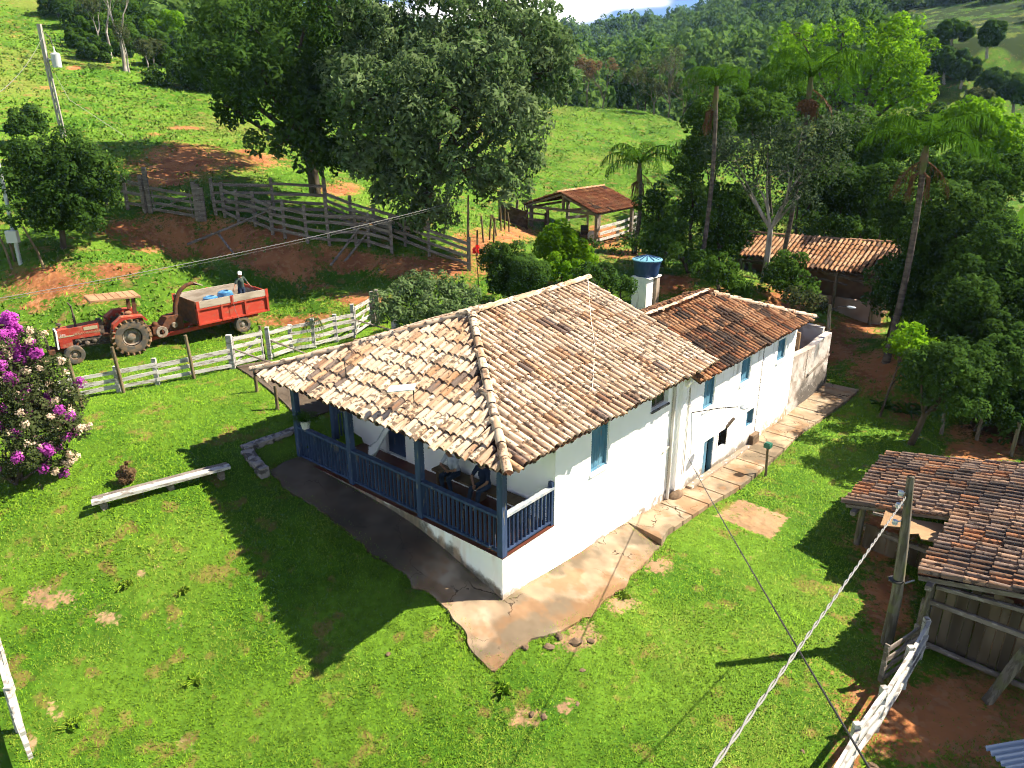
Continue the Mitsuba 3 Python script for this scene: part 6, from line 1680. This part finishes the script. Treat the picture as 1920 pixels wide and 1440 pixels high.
# ---- tiled store behind the wing
st = thing('tiled_store', 'low store with pale orange tile roof among the trees', 'shed')
eS = np.array([28.75, .75, 1.02])
aS = unit(np.array([0, 8.35 - .75, -.08]))
tS = np.array([31.6, .75, 2.20])
uS, lS = plane_up(eS, aS, tS)
roof_part(st, 'm_tile_store', [(eS, aS, uS, sg.Polygon([(0, 0), (5.7, 0), (5.75, .38), (7.6, .45), (8.0, lS * .86), (-.15, lS)]))], pitch=.235, course=.42, seg=5, jit=1.3)
ridge_tiles((31.65, 9.0, 1.95), (31.65, .5, 2.26), 'm_tile_store', st + '__roof', bend=.05, parts=False)
obj('back_wall', box(31.2, 31.4, .9, 8.4, -2, 1.75), 'm_ochre_wall', st)
obj('low_wall', box(29.25, 29.43, .7, 4.6, -2.2, -.42), 'm_pale_render', st)
obj('end_wall', box(29.4, 31.2, .85, 1.0, -2, 1.3), 'm_ochre_wall', st)
for y0 in (1.1, 3.0, 4.9, 6.6, 8.1):
    obj('post', tube([(29.0, y0, gz(29, y0) - .3), (29.0, y0, .98)], .09, 8), 'm_polewood', st, smooth=True)
obj('eave_beam', bar((29.0, .8, .93), (29.0, 8.3, .86), .14, .14), 'm_darkwood', st)
for z, y0 in ((.35, 2.6), (.5, 3.4), (.2, 4.2)):
    obj('stored_pole', tube([(29.6, y0 - 1.6, z), (29.8, y0 + 1.4, z + .25)], .05, 6), 'm_greywood', st, smooth=True)

# the tree beyond the right edge whose shade falls on the barn yard
tree('broadleaf_tree', 'tree beyond the near barn, throwing its shade on the red yard', ((6.6, -11.6, gz(6.6, -11.6)), [(6.2, -10.7, 2.6, 1.2, .8), (5.4, -11.4, 3.0, 1.2, .8), (6.9, -11.8, 3.3, 1.3, .9), (4.6, -11.9, 2.8, 1.0, .7), (4.9, -10.6, 2.2, .8, .6)]), 'm_leaf_dark', .14, (.12, .06), .8)
# ---------------------------------------------------------------- tractor, trailer, chopper
pbr('m_tractor_red', lambda p, n, uv: mix(mix((0.34, 0.030, 0.018), (0.42, 0.055, 0.03), noise(p.x * 5, p.y * 5, p.z * 5)), (0.42, 0.25, 0.15), 0.55 * smoothstep(0.5, 0.75, fbm(p.x * 6, p.y * 6, p.z * 6, 3)) + 0.15 * smoothstep(0.5, 1.0, n.z)), 0.5, 0.4)
pbr('m_trailer_red', lambda p, n, uv: mix((0.46, 0.050, 0.026), (0.34, 0.11, 0.06), 0.7 * smoothstep(0.55, 0.75, fbm(p.x * 3, p.y * 3, p.z * 6, 4))), 0.6, 0.35)
pbr('m_rust', vary((0.22, 0.085, 0.04), (0.12, 0.06, 0.04), (8, 8, 8)), 0.85, 0.2)
pbr('m_dustwood', vary((0.50, 0.44, 0.36), (0.34, 0.28, 0.22), (2, 9, 9)), 0.9, 0.1)
pbr('m_tyre', lambda p, n, uv: mix((0.14, 0.13, 0.115), (0.28, 0.20, 0.13), smoothstep(0.4, 0.65, fbm(p.x * 6, p.y * 6, p.z * 6, 3))), 0.9, 0.2)
pbr('m_lug', vary((0.22, 0.15, 0.09), (0.36, 0.22, 0.12), (6, 6, 6)), 0.9, 0.1)
pbr('m_rim', vary((0.42, 0.38, 0.32), (0.30, 0.20, 0.13), (9, 9, 9)), 0.7, 0.3)
pbr('m_engine', vary((0.05, 0.045, 0.04), (0.20, 0.15, 0.11), (14, 14, 14)), 0.7, 0.3)
pbr('m_canopy', vary((0.50, 0.30, 0.17), (0.36, 0.20, 0.11), (3, 3, 3)), 0.9, 0.1)
pbr('m_seat', (0.02, 0.02, 0.022), 0.6, 0.3)
pbr('m_bluebag', vary((0.04, 0.16, 0.34), (0.12, 0.30, 0.50), (10, 10, 10)), 0.3, 0.6)
pbr('m_cream', (0.62, 0.52, 0.34), 0.6, 0.3)


class Local:
    """builds in a vehicle's own frame (x forward, y left, z up)"""
    def __init__(self, o, heading, s=1.0, pitch=0.0):
        self.o, self.R, self.s = np.asarray(o, float), rz(heading), s

    def add(self, name, m, mat, parent, smooth=False, **k):
        return obj(name, move(m, self.o, self.R, self.s), mat, parent, smooth=smooth, **k)


def rot_y(m, at):
    """turns a lathe about z into one about y"""
    v, f = A(m)
    return np.stack([v[:, 0], v[:, 2], -v[:, 1]], 1) + np.asarray(at, float), f


def wheel(L, parent, at, r, w, rim, lugs, label=None, side=1, name='wheel'):
    q9, q7 = (.87, .91) if lugs else (.93, .97)
    prof = [(rim, -w * .42), (rim * 1.06, -w * .5), ((r + rim) / 2, -w * .56), (r * q9, -w * .5), (r * q7, -w * .3), (r * q7, 0), (r * q7, w * .3), (r * q9, w * .5), ((r + rim) / 2, w * .56), (rim * 1.06, w * .5), (rim, w * .42)]
    k = L.add(name, rot_y(lathe(prof, 40), at), 'm_tyre', parent, 40, label=label)
    if lugs:
        ms = []
        for i in range(lugs):
            for s in (-1, 1):
                a = 2 * math.pi * (i + (.5 if s > 0 else 0)) / lugs
                a2 = a + .30
                p = lambda g, rr, y: np.array([rr * math.cos(g), y, rr * math.sin(g)]) + at
                ms.append(bar(p(a, r * .955, s * w * .02), p(a2, r * .94, s * w * .56), .075 * r / .75, .11 * r / .75, up=p((a + a2) / 2, 1, 0) - np.asarray(at)))
        L.add('tread', cat(*ms), 'm_lug', k, kind='stuff')
    hub = [(rim, -w * .4 * side), (rim * .92, w * .36 * side), (rim * .80, w * .12 * side), (rim * .45, w * .16 * side), (rim * .42, w * .30 * side), (rim * .2, w * .36 * side), (0, w * .36 * side)]
    L.add('rim', rot_y(lathe(hub, 28), at), 'm_rim', k, 30)
    return k


tr = thing('tractor', 'dusty red tractor with tan sun canopy parked on the grass', 'tractor')
fwd = np.array(TRACTOR[1][:2]) - np.array(TRACTOR[0][:2])
hd = math.atan2(fwd[1], fwd[0])
S = .86
left = np.array([-math.sin(hd), math.cos(hd)])
org = np.array(TRACTOR[0][:2]) - left * .74 * S
L = Local((org[0], org[1], .38), hd, S)
for s in (1, -1):
    wheel(L, tr, (0, .74 * s, .77), .77, .42, .38, 20, 'big lugged rear wheel' if s > 0 else None, s, 'rear_wheel')
    wheel(L, tr, (2.16, .66 * s, .385), .385, .22, .20, 0, 'small front wheel' if s > 0 else None, s, 'front_wheel')
hp = sg.Polygon([(1.05, .92), (2.55, .92), (2.62, 1.0), (2.60, 1.30), (2.5, 1.36), (1.05, 1.44)])
v, f = prism(hp, .60, (0, .30, 0), (1, 0, 0), (0, 0, 1))
L.add('hood', (v * [1, .97, 1], f), 'm_tractor_red', tr)
L.add('nose_panel', cat(box(2.10, 2.56, -.305, .305, .62, .918)), 'm_tractor_red', tr)
L.add('grille', cat(box(2.605, 2.66, -.26, .26, .62, 1.28)), 'm_engine', tr)
L.add('grille_frame', cat(bar((2.64, .29, .60), (2.60, .29, 1.36), .05, .06), bar((2.64, -.29, .60), (2.60, -.29, 1.36), .05, .06), bar((2.61, -.26, 1.36), (2.61, .26, 1.36), .05, .05)), 'm_white', tr)
L.add('hood_stripe', box(1.1, 1.62, .292, .304, 1.22, 1.36), 'm_cream', tr)
L.add('hood_stripe', box(2.0, 2.55, .292, .303, 1.06, 1.11), 'm_cream', tr)
L.add('hood_stripe', move(meshkit.text_mesh('MASSEY FERGUSON', .075, .004), (2.02, .303, 1.08), np.array([[-1, 0, 0], [0, 0, 1.0], [0, 1.0, 0]])), 'm_cream', tr)
L.add('hood_stripe', move(meshkit.text_mesh('290', .075, .004), (2.5, .304, 1.12), np.array([[-1, 0, 0], [0, 0, 1.0], [0, 1.0, 0]])), 'm_white', tr)
L.add('engine', cat(box(1.0, 2.1, -.22, .22, .50, .915), box(.2, 1.0, -.26, .26, .5, .88), ball((1.3, .26, .72), .11), ball((1.6, .27, .66), .12), ball((1.85, .26, .78), .08), bar((1.1, .28, .8), (2.0, .28, .86), .06, .06), bar((.5, .3, .62), (2.1, .33, .62), .04, .04)), 'm_engine', tr)
L.add('chassis', cat(box(-.35, .2, -.32, .32, .50, .95), bar((2.0, 0, .55), (2.95, 0, .55), .34, .16), rot_y(tube([(0, 0, -.7), (0, 0, .7)], .11, 12), (0, 0, .77))), 'm_rust', tr)
L.add('front_axle', cat(bar((2.16, -.6, .45), (2.16, .6, .45), .12, .12), bar((2.16, .45, .45), (1.9, .30, .75), .05, .05)), 'm_rust', tr)
L.add('front_weight', cat(box(2.78, 3.0, -.42, .42, .44, .62)), 'm_rust', tr)
L.add('brush_guard', cat(*[bar((2.95, y, .6), (3.0, y, 1.15), .045, .045) for y in (-.36, -.12, .12, .36)], bar((2.98, -.4, .95), (2.98, .4, .95), .03, .03)), 'm_engine', tr)
L.add('exhaust', cat(tube([(1.86, .12, 1.4), (1.86, .12, 1.9)], .05, 10), tube([(1.86, .12, 1.88), (1.88, .12, 2.25), (1.98, .12, 2.42)], .032, 8)), 'm_engine', tr, 30)
L.add('air_cleaner', cat(tube([(2.42, -.1, 1.34), (2.42, -.1, 1.5)], .04, 8), lathe([(0, 1.48), (.1, 1.5), (.1, 1.56), (0, 1.6)], 14, at=(2.42, -.1, 0))), 'm_engine', tr, 30)
L.add('dashboard', cat(box(.86, 1.05, -.2, .2, .95, 1.5), box(.88, 1.06, -.21, .21, 1.45, 1.53)), 'm_engine', tr)
sw_ = trimesh.creation.torus(.19, .016, major_sections=24, minor_sections=6)
L.add('steering_wheel', move((sw_.vertices, sw_.faces), (.78, 0, 1.58), np.array([[.8, 0, -.6], [0, 1, 0], [.6, 0, .8]])), 'm_engine', tr)
L.add('driver_seat', cat(box(-.02, .42, -.22, .22, 1.12, 1.22), bar((-.04, 0, 1.2), (-.16, 0, 1.62), .42, .09)), 'm_seat', tr)
fp = sg.Polygon([(-.72, 1.40), (-.55, 1.62), (.25, 1.66), (.62, 1.40), (.70, .80), (.60, .80), (.52, 1.32), (.2, 1.55), (-.5, 1.55), (-.64, 1.36)])
for s in (1, -1):
    v, f = prism(fp, .40, (0, .95 if s > 0 else -.55, 0), (1, 0, 0), (0, 0, 1))
    L.add('fender', (v, f), 'm_tractor_red', tr)
    L.add('fender_side', prism(sg.Polygon([(-.62, 1.0), (-.62, 1.36), (-.5, 1.55), (.2, 1.55), (.52, 1.32), (.6, .9)]), .03, (0, .56 * s + .015, 0), (1, 0, 0), (0, 0, 1)), 'm_tractor_red', tr)
    L.add('canopy_post', bar((-.35, .52 * s, 1.66), (-.38, .52 * s, 2.32), .14, .09, up=(0, 1, 0)), 'm_rust', tr)
L.add('canopy', cat(bar((-.62, 0, 2.36), (1.22, 0, 2.42), 1.28, .07), bar((-.64, -.64, 2.33), (-.64, .64, 2.33), .06, .10), bar((1.22, -.64, 2.39), (1.22, .64, 2.39), .05, .10)), 'm_canopy', tr)
L.add('canopy_rib', cat(*[bar((x, -.6, 2.395 + .033 * (x + .62)), (x, .6, 2.395 + .033 * (x + .62)), .02, .02) for x in np.arange(-.45, 1.1, .26)]), 'm_rust', tr)
L.add('cab_floor', box(.35, .95, -.5, .5, .86, .92), 'm_rust', tr)
L.add('toolbox', ball((-.1, .5, 1.72), (.14, .1, .08), 2), 'm_canopy', tr, True)

tl_ = thing('forage_trailer', 'red tipping trailer with grey wooden rim boards hitched to the tractor', 'trailer')
TO = np.array([4.45, 18.80])
LT = Local((TO[0], TO[1], 0), math.pi - .03, 1.0)
gt = gz(TO[0], TO[1])
x0, x1, y0, y1, z0, z1 = -1.52, 1.45, -.93, .93, 1.06, 1.68
for s in (1, -1):
    sp = LT.add('side_panel', box(x0, x1, (y1 - .04) if s > 0 else y0, y1 if s > 0 else (y0 + .04), z0, z1), 'm_trailer_red', tl_)
    for x in (x0 + .04, -.52, .46, x1 - .05):
        LT.add('rib', box(x - .035, x + .035, (y1 + .002) if s > 0 else (y0 - .07), (y1 + .07) if s > 0 else (y0 - .002), z0, z1 + .02), 'm_trailer_red', sp)
    for z in (z0 + .03, z1 - .02):
        LT.add('rib', box(x0, x1, (y1 + .003) if s > 0 else (y0 - .055), (y1 + .055) if s > 0 else (y0 - .003), z - .035, z + .035), 'm_trailer_red', sp)
    rb_ = LT.add('rim_board', bar((x0 + .12, (y1 + .04) * s, z1 + .15), (x1 - .12, (y1 + .04) * s, z1 + .15), .05, .26, jit=.004), 'm_dustwood', tl_, label='weathered wooden rim board on the trailer side')
    for x in (x0 + .05, .02, x1 - .06):
        LT.add('bracket', box(x - .06, x + .06, (y1 + .068) if s > 0 else (y0 - .078), (y1 + .08) if s > 0 else (y0 - .066), z1 - .05, z1 + .30), 'm_trailer_red', rb_)
LT.add('front_panel', cat(box(x1 - .04, x1 + .0, y0 + .042, y1 - .042, z0, z1 + .28)), 'm_rust', tl_)
LT.add('tail_gate', cat(box(x0, x0 + .04, y0 + .042, y1 - .042, z0, z1 + .22), *[box(x0 - .06, x0 - .002, y - .04, y + .04, z0, z1 + .2) for y in (-.85, 0, .85)]), 'm_trailer_red', tl_)
LT.add('bed_floor', box(x0 + .042, x1 - .042, y0 + .042, y1 - .042, z0 - .03, z0 + .02), 'm_dustwood', tl_)
LT.add('lining', cat(box(x0 + .05, x1 - .05, y1 - .062, y1 - .042, z0 + .03, z1 + .24), box(x0 + .05, x1 - .05, y0 + .042, y0 + .062, z0 + .03, z1 + .24), box(x1 - .062, x1 - .042, y0 + .07, y1 - .07, z0 + .03, z1 + .26), box(x0 + .042, x0 + .062, y0 + .07, y1 - .07, z0 + .03, z1 + .1)), 'm_dustwood', tl_, label='grey board lining inside the trailer', kind='stuff')
LT.add('silage', (lambda g: (np.column_stack([g[0], g[1], z0 + .08 + .12 * np.cos(g[0] * 1.4 - 1) + .03 * rng.normal(0, 1, len(g[0]))]), Delaunay(np.column_stack(g)).simplices))((lambda X, Y: (X.ravel(), Y.ravel()))(*np.meshgrid(np.linspace(x0 + .05, x1 - .05, 30), np.linspace(y0 + .05, y1 - .05, 20)))), 'm_darkwood', tl_)
LT.add('chassis', cat(bar((-1.3, .35, .86), (2.3, .35, .80), .10, .14), bar((-1.3, -.35, .86), (2.3, -.35, .80), .10, .14), bar((2.2, .35, .8), (3.15, 0, .66), .10, .12), bar((2.2, -.35, .8), (3.15, 0, .66), .10, .12), bar((-.35, -.8, .70), (-.35, .8, .70), .10, .10), bar((-.2, 0, .86), (-.2, 0, 1.04), 1.0, .3)), 'm_trailer_red', tl_)
for s in (1, -1):
    wheel(LT, tl_, (-.35, .84 * s, gt + .33), .33, .20, .18, 0, None, s)
ch = thing('forage_chopper', 'rusty forage chopper with a curved discharge spout on the trailer drawbar', 'machine')
LT.add('housing', prism(sg.Polygon([(1.72, .82), (2.55, .82), (2.55, 1.12), (2.3, 1.42), (1.86, 1.46), (1.72, 1.3)]), .5, (0, .30, 0), (1, 0, 0), (0, 0, 1)), 'm_rust', ch)
LT.add('flywheel', rot_y(lathe([(.10, -.03), (.2, -.04), (.22, -.03), (.22, .03), (.2, .04), (.1, .03)], 24), (2.62, .42, .96)), 'm_rim', ch, 30)
LT.add('pulley', rot_y(lathe([(.0, -.05), (.1, -.05), (.08, 0), (.1, .05), (0, .05)], 16), (2.1, .38, 1.12)), 'm_rim', ch, 30)
LT.add('gearbox', cat(box(2.5, 2.85, -.2, .22, .82, 1.15), ball((2.7, .1, 1.2), .12)), 'm_rust', ch)
sp_t = np.linspace(0, 1, 14)[:, None]
th = np.pi * .95 * sp_t
LT.add('spout', tube([(1.92, .12, 1.35), (1.86, .12, 1.75), (1.74, .12, 2.08), (1.56, .12, 2.32), (1.34, .12, 2.46), (1.10, .12, 2.50), (.90, .12, 2.46)], [.10, .09, .085, .08, .075, .07, .065], 8, caps=False), 'm_rust', ch, True)
LT.add('spout_flap', bar((1.05, .12, 2.53), (.70, .12, 2.36), .16, .03), 'm_dustwood', ch)
for i, (x, y, l) in enumerate(((.42, .05, 'left blue plastic drum in the red trailer'), (-.22, .02, 'right blue plastic drum in the red trailer, next to the worker'))):
    d = thing('blue_drum', l, 'drum')
    LT.add('drum_body', lathe([(0, z0 + .12), (.27, z0 + .12), (.31, z0 + .25), (.31, z0 + .62 + .1 * i), (.27, z0 + .76 + .1 * i), (.15, z0 + .81 + .1 * i), (.13, z0 + .78 + .1 * i), (.12, z0 + .6)], 24, at=(x, y, 0)), 'm_bluebag', d, 35)
    LT.add('drum_inside', lathe([(.128, z0 + .60), (0, z0 + .6)], 16, at=(x, y, 0)), 'm_dark', d)
k = LT.add('trailer_rope', tube([(.02, y1 + .1, z1 + .3), (-.02, y1 + .12, 1.4), (-.12, y1 + .25, .9), (-.45, y1 + .75, gt + .02)], .01, 4), 'm_palecable', None)
tag(k, 'thin pale rope hanging over the near side of the red trailer', 'rope')
# ---------------------------------------------------------------- people and veranda things
pbr('m_skin', (0.46, 0.25, 0.16), 0.55, 0.3)
pbr('m_shirt_dark', vary((0.075, 0.115, 0.10), (0.11, 0.15, 0.13), (9, 9, 9)), 0.9, 0.1)
pbr('m_shirt_navy', (0.025, 0.04, 0.09), 0.9, 0.1)
pbr('m_shirt_pale', vary((0.55, 0.60, 0.68), (0.40, 0.46, 0.56), (9, 9, 9)), 0.9, 0.1)
pbr('m_jeans', vary((0.055, 0.085, 0.15), (0.035, 0.055, 0.10), (9, 9, 9)), 0.9, 0.1)
pbr('m_cap', (0.72, 0.72, 0.70), 0.9, 0.1)
pbr('m_shoe', (0.30, 0.26, 0.22), 0.8, 0.2)
pbr('m_hair', (0.02, 0.017, 0.015), 0.7, 0.3)
pbr('m_pot', (0.62, 0.64, 0.62), 0.6, 0.3)


def hull_chain(bones, fine=.025):
    """bones: ((point, radius), (point, radius)); one smooth closed surface"""
    M = None
    for (a, ra), (b, rb) in bones:
        s = [manifold3d.Manifold.sphere(float(r), 12).translate([float(q) for q in p]) for p, r in ((a, ra), (b, rb))]
        h = manifold3d.Manifold.batch_hull(s)
        M = h if M is None else M + h
    m = M.refine_to_length(fine).to_mesh()
    t = trimesh.Trimesh(m.vert_properties[:, :3], m.tri_verts, process=True)
    trimesh.smoothing.filter_taubin(t, iterations=8)
    return t.vertices, t.faces


def hand(w, d, up, out, curl=.6):
    """palm, four fingers and a thumb as bones from the wrist w along d"""
    w, d, up, out = (np.asarray(q, float) for q in (w, d, up, out))
    B = [((w, .026), (w + d * .05 + out * .012, .022)), ((w, .026), (w + d * .05 - out * .016, .021))]
    for k, L in zip((-.028, -.010, .009, .027), (.060, .072, .068, .055)):
        a = w + d * .075 + out * k
        b = a + unit(d - up * curl * .5) * L * .5
        c = b + unit(d - up * curl * 1.6) * L * .5
        B += [((w + d * .04 + out * k * .7, .013), (a, .010)), ((a, .010), (b, .009)), ((b, .009), (c, .008))]
    a = w + d * .025 - out * .03
    B += [((a, .013), (a + unit(d * .6 - out * .8) * .035, .011)), ((a + unit(d * .6 - out * .8) * .035, .011), (a + unit(d - out * .2 - up * .4) * .07, .009))]
    return B


def person(label, J, shirt, trousers, scale, cap=None, sleeves=.5, face=(0, -1, 0)):
    """J: joints of an adult in metres; the figure is scaled about J['at']"""
    t = thing('person', label, 'person')
    o = np.asarray(J['at'], float)
    g = {k: o + np.asarray(v, float) * scale for k, v in J.items() if k not in ('at',)}
    s = scale
    fc = unit(np.asarray(face, float))
    sd = np.cross(fc, [0, 0, 1.0])
    hd_ = g['head']
    B = [((g['pelvis'], .135 * s), (g['chest'], .14 * s)), ((g['chest'], .14 * s), (g['neck'], .06 * s)), ((g['neck'], .055 * s), (hd_, .085 * s)), ((hd_, .088 * s), (hd_ + [0, 0, .05 * s], .092 * s)), ((hd_ + fc * .02 * s - [0, 0, .05 * s], .06 * s), (hd_, .088 * s)),
         ((hd_ + fc * .085 * s, .016 * s), (hd_ + fc * .10 * s - [0, 0, .02 * s], .016 * s)), ((hd_ + sd * .09 * s, .018 * s), (hd_ + sd * .09 * s - [0, 0, .03 * s], .014 * s)), ((hd_ - sd * .09 * s, .018 * s), (hd_ - sd * .09 * s - [0, 0, .03 * s], .014 * s))]
    SH, TR, SO = [((g['pelvis'] + [0, 0, .04 * s], .148 * s), (g['chest'], .155 * s)), ((g['chest'], .155 * s), (g['neck'] - [0, 0, .05 * s], .075 * s))], [((g['pelvis'], .150 * s), (g['pelvis'] + [0, 0, .05 * s], .148 * s))], []
    for q in ('l', 'r'):
        sh, el, wr = g['sh_' + q], g['el_' + q], g['wr_' + q]
        hp, kn, an = g['hip_' + q], g['kn_' + q], g['an_' + q]
        B += [((g['chest'] + [0, 0, .1 * s], .08 * s), (sh, .058 * s)), ((sh, .055 * s), (el, .04 * s)), ((el, .04 * s), (wr, .027 * s)), ((g['pelvis'], .12 * s), (hp, .085 * s)), ((hp, .085 * s), (kn, .056 * s)), ((kn, .056 * s), (an, .037 * s)), ((an, .038 * s), (an + fc * .13 * s - [0, 0, .05 * s], .03 * s))]
        d = unit(wr - el)
        ot = unit(np.cross(d, [0.1, 0.2, 1.0]))
        for (a, ra), (b, rb) in hand((0, 0, 0), d, unit(np.cross(ot, d)), ot * (1 if q == 'l' else -1)):
            B.append(((wr + np.asarray(a) * s, ra * s), (wr + np.asarray(b) * s, rb * s)))
        SH += [((g['chest'] + [0, 0, .1 * s], .09 * s), (sh, .072 * s)), ((sh, .07 * s), (sh + (el - sh) * sleeves * 1.4, .058 * s))]
        TR += [((g['pelvis'], .14 * s), (hp, .10 * s)), ((hp, .10 * s), (kn, .072 * s)), ((kn, .072 * s), (an + (kn - an) * .08, .055 * s))]
        SO += [[((an - [0, 0, .03 * s], .05 * s), (an + fc * .14 * s - [0, 0, .055 * s], .042 * s))]]
    obj('body', hull_chain(B, .03 * s), 'm_skin', t, smooth=True)
    obj('shirt', hull_chain(SH, .05 * s), shirt, t, smooth=True)
    obj('trousers', hull_chain(TR, .05 * s), trousers, t, smooth=True)
    for b in SO:
        obj('shoe', hull_chain(b, .04 * s), 'm_shoe', t, smooth=True)
    for e in (-1, 1):
        obj('eye', ball(hd_ + fc * .083 * s + sd * .032 * e * s + [0, 0, .012 * s], .011 * s, 1), 'm_hair', t)
    if cap:
        v, f = ball(hd_ + [0, 0, .055 * s], np.array([.105, .105, .10]) * s, 2)
        v = v[:]
        v[:, 2] = np.maximum(v[:, 2], hd_[2] + .045 * s)
        obj('cap', cat((v, f), bar(hd_ + fc * .07 * s + [0, 0, .06 * s], hd_ + fc * .19 * s + [0, 0, .045 * s], .15 * s, .014 * s)), cap, t, smooth=True)
    else:
        obj('hair', ball(hd_ - fc * .015 * s + [0, 0, .05 * s], np.array([.10, .10, .085]) * s, 2), 'm_hair', t, smooth=True)
    return t


# the worker standing in the trailer, leaning on its far corner (x right, y forward of the figure are world axes here)
_w = TO + np.array([1.02, .12])
person('person in white cap and dark green shirt standing in the red trailer', dict(at=(_w[0], _w[1], z0 + .06), pelvis=(0, 0, .92), chest=(-.03, -.05, 1.25), neck=(-.04, -.08, 1.46), head=(-.06, -.13, 1.60),
       sh_l=(.16, -.02, 1.38), el_l=(.34, .02, 1.12), wr_l=(.50, -.02, .90), sh_r=(-.22, -.12, 1.38), el_r=(-.38, -.16, 1.13), wr_r=(-.52, -.30, 1.0),
       hip_l=(.09, .02, .88), kn_l=(.11, 0, .47), an_l=(.12, .03, .08), hip_r=(-.09, -.02, .88), kn_r=(-.11, -.05, .47), an_r=(-.12, -.02, .08)), 'm_shirt_dark', 'm_jeans', .86, 'm_cap', .5, (-.35, -.9, -.2))
bench = thing('veranda_bench', 'brown wooden bench along the veranda wall in the shade', 'bench')
obj('seat', bar((1.50, .55, .40), (1.50, 3.5, .40), .36, .06, jit=.004), 'm_bench', bench)
for y in (.7, 2.0, 3.35):
    obj('leg', box(1.36, 1.66, y - .04, y + .04, .002, .368), 'm_bench', bench)


def seated(label, y, shirt, lean, legs, arms, cap=None):
    person(label, dict(at=(1.50, y, .40), pelvis=(.02, 0, .10), chest=(.02 - lean, 0, .46), neck=(.0 - lean * 1.4, 0, .68), head=(-.03 - lean * 1.5, 0, .83),
           sh_l=(-lean, .2, .60), el_l=(-.16 - lean, .27, .36), wr_l=arms[0], sh_r=(-lean, -.2, .60), el_r=(-.14 - lean, -.28, .34), wr_r=arms[1],
           hip_l=(-.02, .1, .10), kn_l=(-.42, .14, .10), an_l=legs[0], hip_r=(-.02, -.1, .10), kn_r=(-.42, -.14, .10), an_r=legs[1]), shirt, 'm_jeans', .86, cap, .5, (-1, 0, -.15))


seated('person in dark blue shirt and jeans seated on the veranda bench near the corner post', 1.85, 'm_shirt_navy', .10, ((-.48, .22, -.36), (-.40, -.05, -.36)), ((-.36, .12, .20), (-.36, -.12, .20)))
seated('person in pale shirt seated on the veranda bench behind the second post', 2.85, 'm_shirt_pale', .14, ((-.36, .15, -.36), (-.30, -.12, -.36)), ((-.34, .04, .30), (-.34, -.06, .28)))

chair = thing('lounge_chair', 'white sling lounge chair on the red veranda floor', 'chair')
_t = np.linspace(0, 1, 12)
_P = np.stack([1.15 + .45 * _t ** 1.5, 5.75 - .42 * _t, .22 + .02 * np.cos(_t * 3) + .85 * _t ** 1.9], 1)
_s = np.array([.35, .40, 0]) * .62
_v = np.vstack([_P - _s, _P + _s, _P - _s - [0, 0, .015], _P + _s - [0, 0, .015]])
_f = []
for i in range(11):
    _f += [[i, i + 1, i + 13], [i, i + 13, i + 12], [i + 24, i + 37, i + 25], [i + 24, i + 36, i + 37]]
obj('sling', (_v, np.array(_f)), 'm_white', chair, smooth=True)
for s in (-1, 1):
    obj('frame_tube', tube(np.vstack([_P[0] + _s * s * 1.05, _P[5] + _s * s * 1.05, _P[-1] + _s * s * 1.05]), .015, 6), 'm_galv', chair)
    obj('leg', tube([_P[7] + _s * s * 1.05, [_P[0][0] + .05 + _s[0] * s, _P[0][1] + _s[1] * s, .005]], .014, 6), 'm_galv', chair)
    obj('leg', tube([_P[3] + _s * s * 1.05, [_P[-1][0] - .05 + _s[0] * s, _P[-1][1] + _s[1] * s, .005]], .014, 6), 'm_galv', chair)
fp_ = thing('potted_fern', 'green fern in a white pot on the veranda railing at the left end', 'potted plant')
_c = np.array([.08, 6.9, .962])
obj('pot', lathe([(0, 0), (.095, 0), (.135, .20), (.145, .22), (.12, .22), (.11, .17), (0, .17)], 20, at=_c), 'm_pot', fp_, smooth=35)
for i in range(34):
    v, f = frond(_c + [0, 0, .18], rng.uniform(0, 6.28), rng.uniform(.5, 1.3), rng.uniform(.35, .6), .55, n=12, drop=.3)
    obj('leaf', (v, f), 'm_frond', fp_, uv=np.column_stack([np.full(len(v), rng.uniform(.2, 1)), np.zeros(len(v))]))
for i, (x, y, hgt) in enumerate(((.45, 6.75, .7), (.7, 6.5, .55))):
    p = thing('potted_plant', ('tall leafy potted plant on the floor behind the fern', 'shorter potted plant with yellowish leaves beside the railing')[i], 'potted plant')
    obj('pot', lathe([(0, .002), (.12, .002), (.16, .26), (.13, .26), (0, .22)], 18, at=(x, y, 0)), 'm_bench', p, smooth=35)
    for _ in range(16):
        v, f = banana_leaf((x, y, .24), rng.uniform(0, 6.28), rng.uniform(.7, 1.35), hgt * rng.uniform(.7, 1.1), .035, .45)
        obj('leaf', (v, f), ['m_leaf_mid', 'm_leaf_lime'][i], p, smooth=True, uv=np.column_stack([np.full(len(v), rng.uniform(0, 1)), np.zeros(len(v))]))

# ---------------------------------------------------------------- the air between here and the hills
scene['haze_air'] = {'type': 'homogeneous', 'albedo': {'type': 'rgb', 'value': [0.93, 0.95, 0.97]}, 'sigma_t': {'type': 'rgb', 'value': [0.00005, 0.00008, 0.00014]}}
scene['haze'] = {'type': 'cube', 'to_world': T().translate([240, 240, 60]).scale([580, 580, 68]), 'bsdf': {'type': 'null'}, 'interior': {'type': 'ref', 'id': 'haze_air'}}
scene['camera']['medium'] = {'type': 'ref', 'id': 'haze_air'}
labels['haze'] = {'label': 'thin haze in the air over the valley', 'category': 'haze', 'kind': 'stuff'}
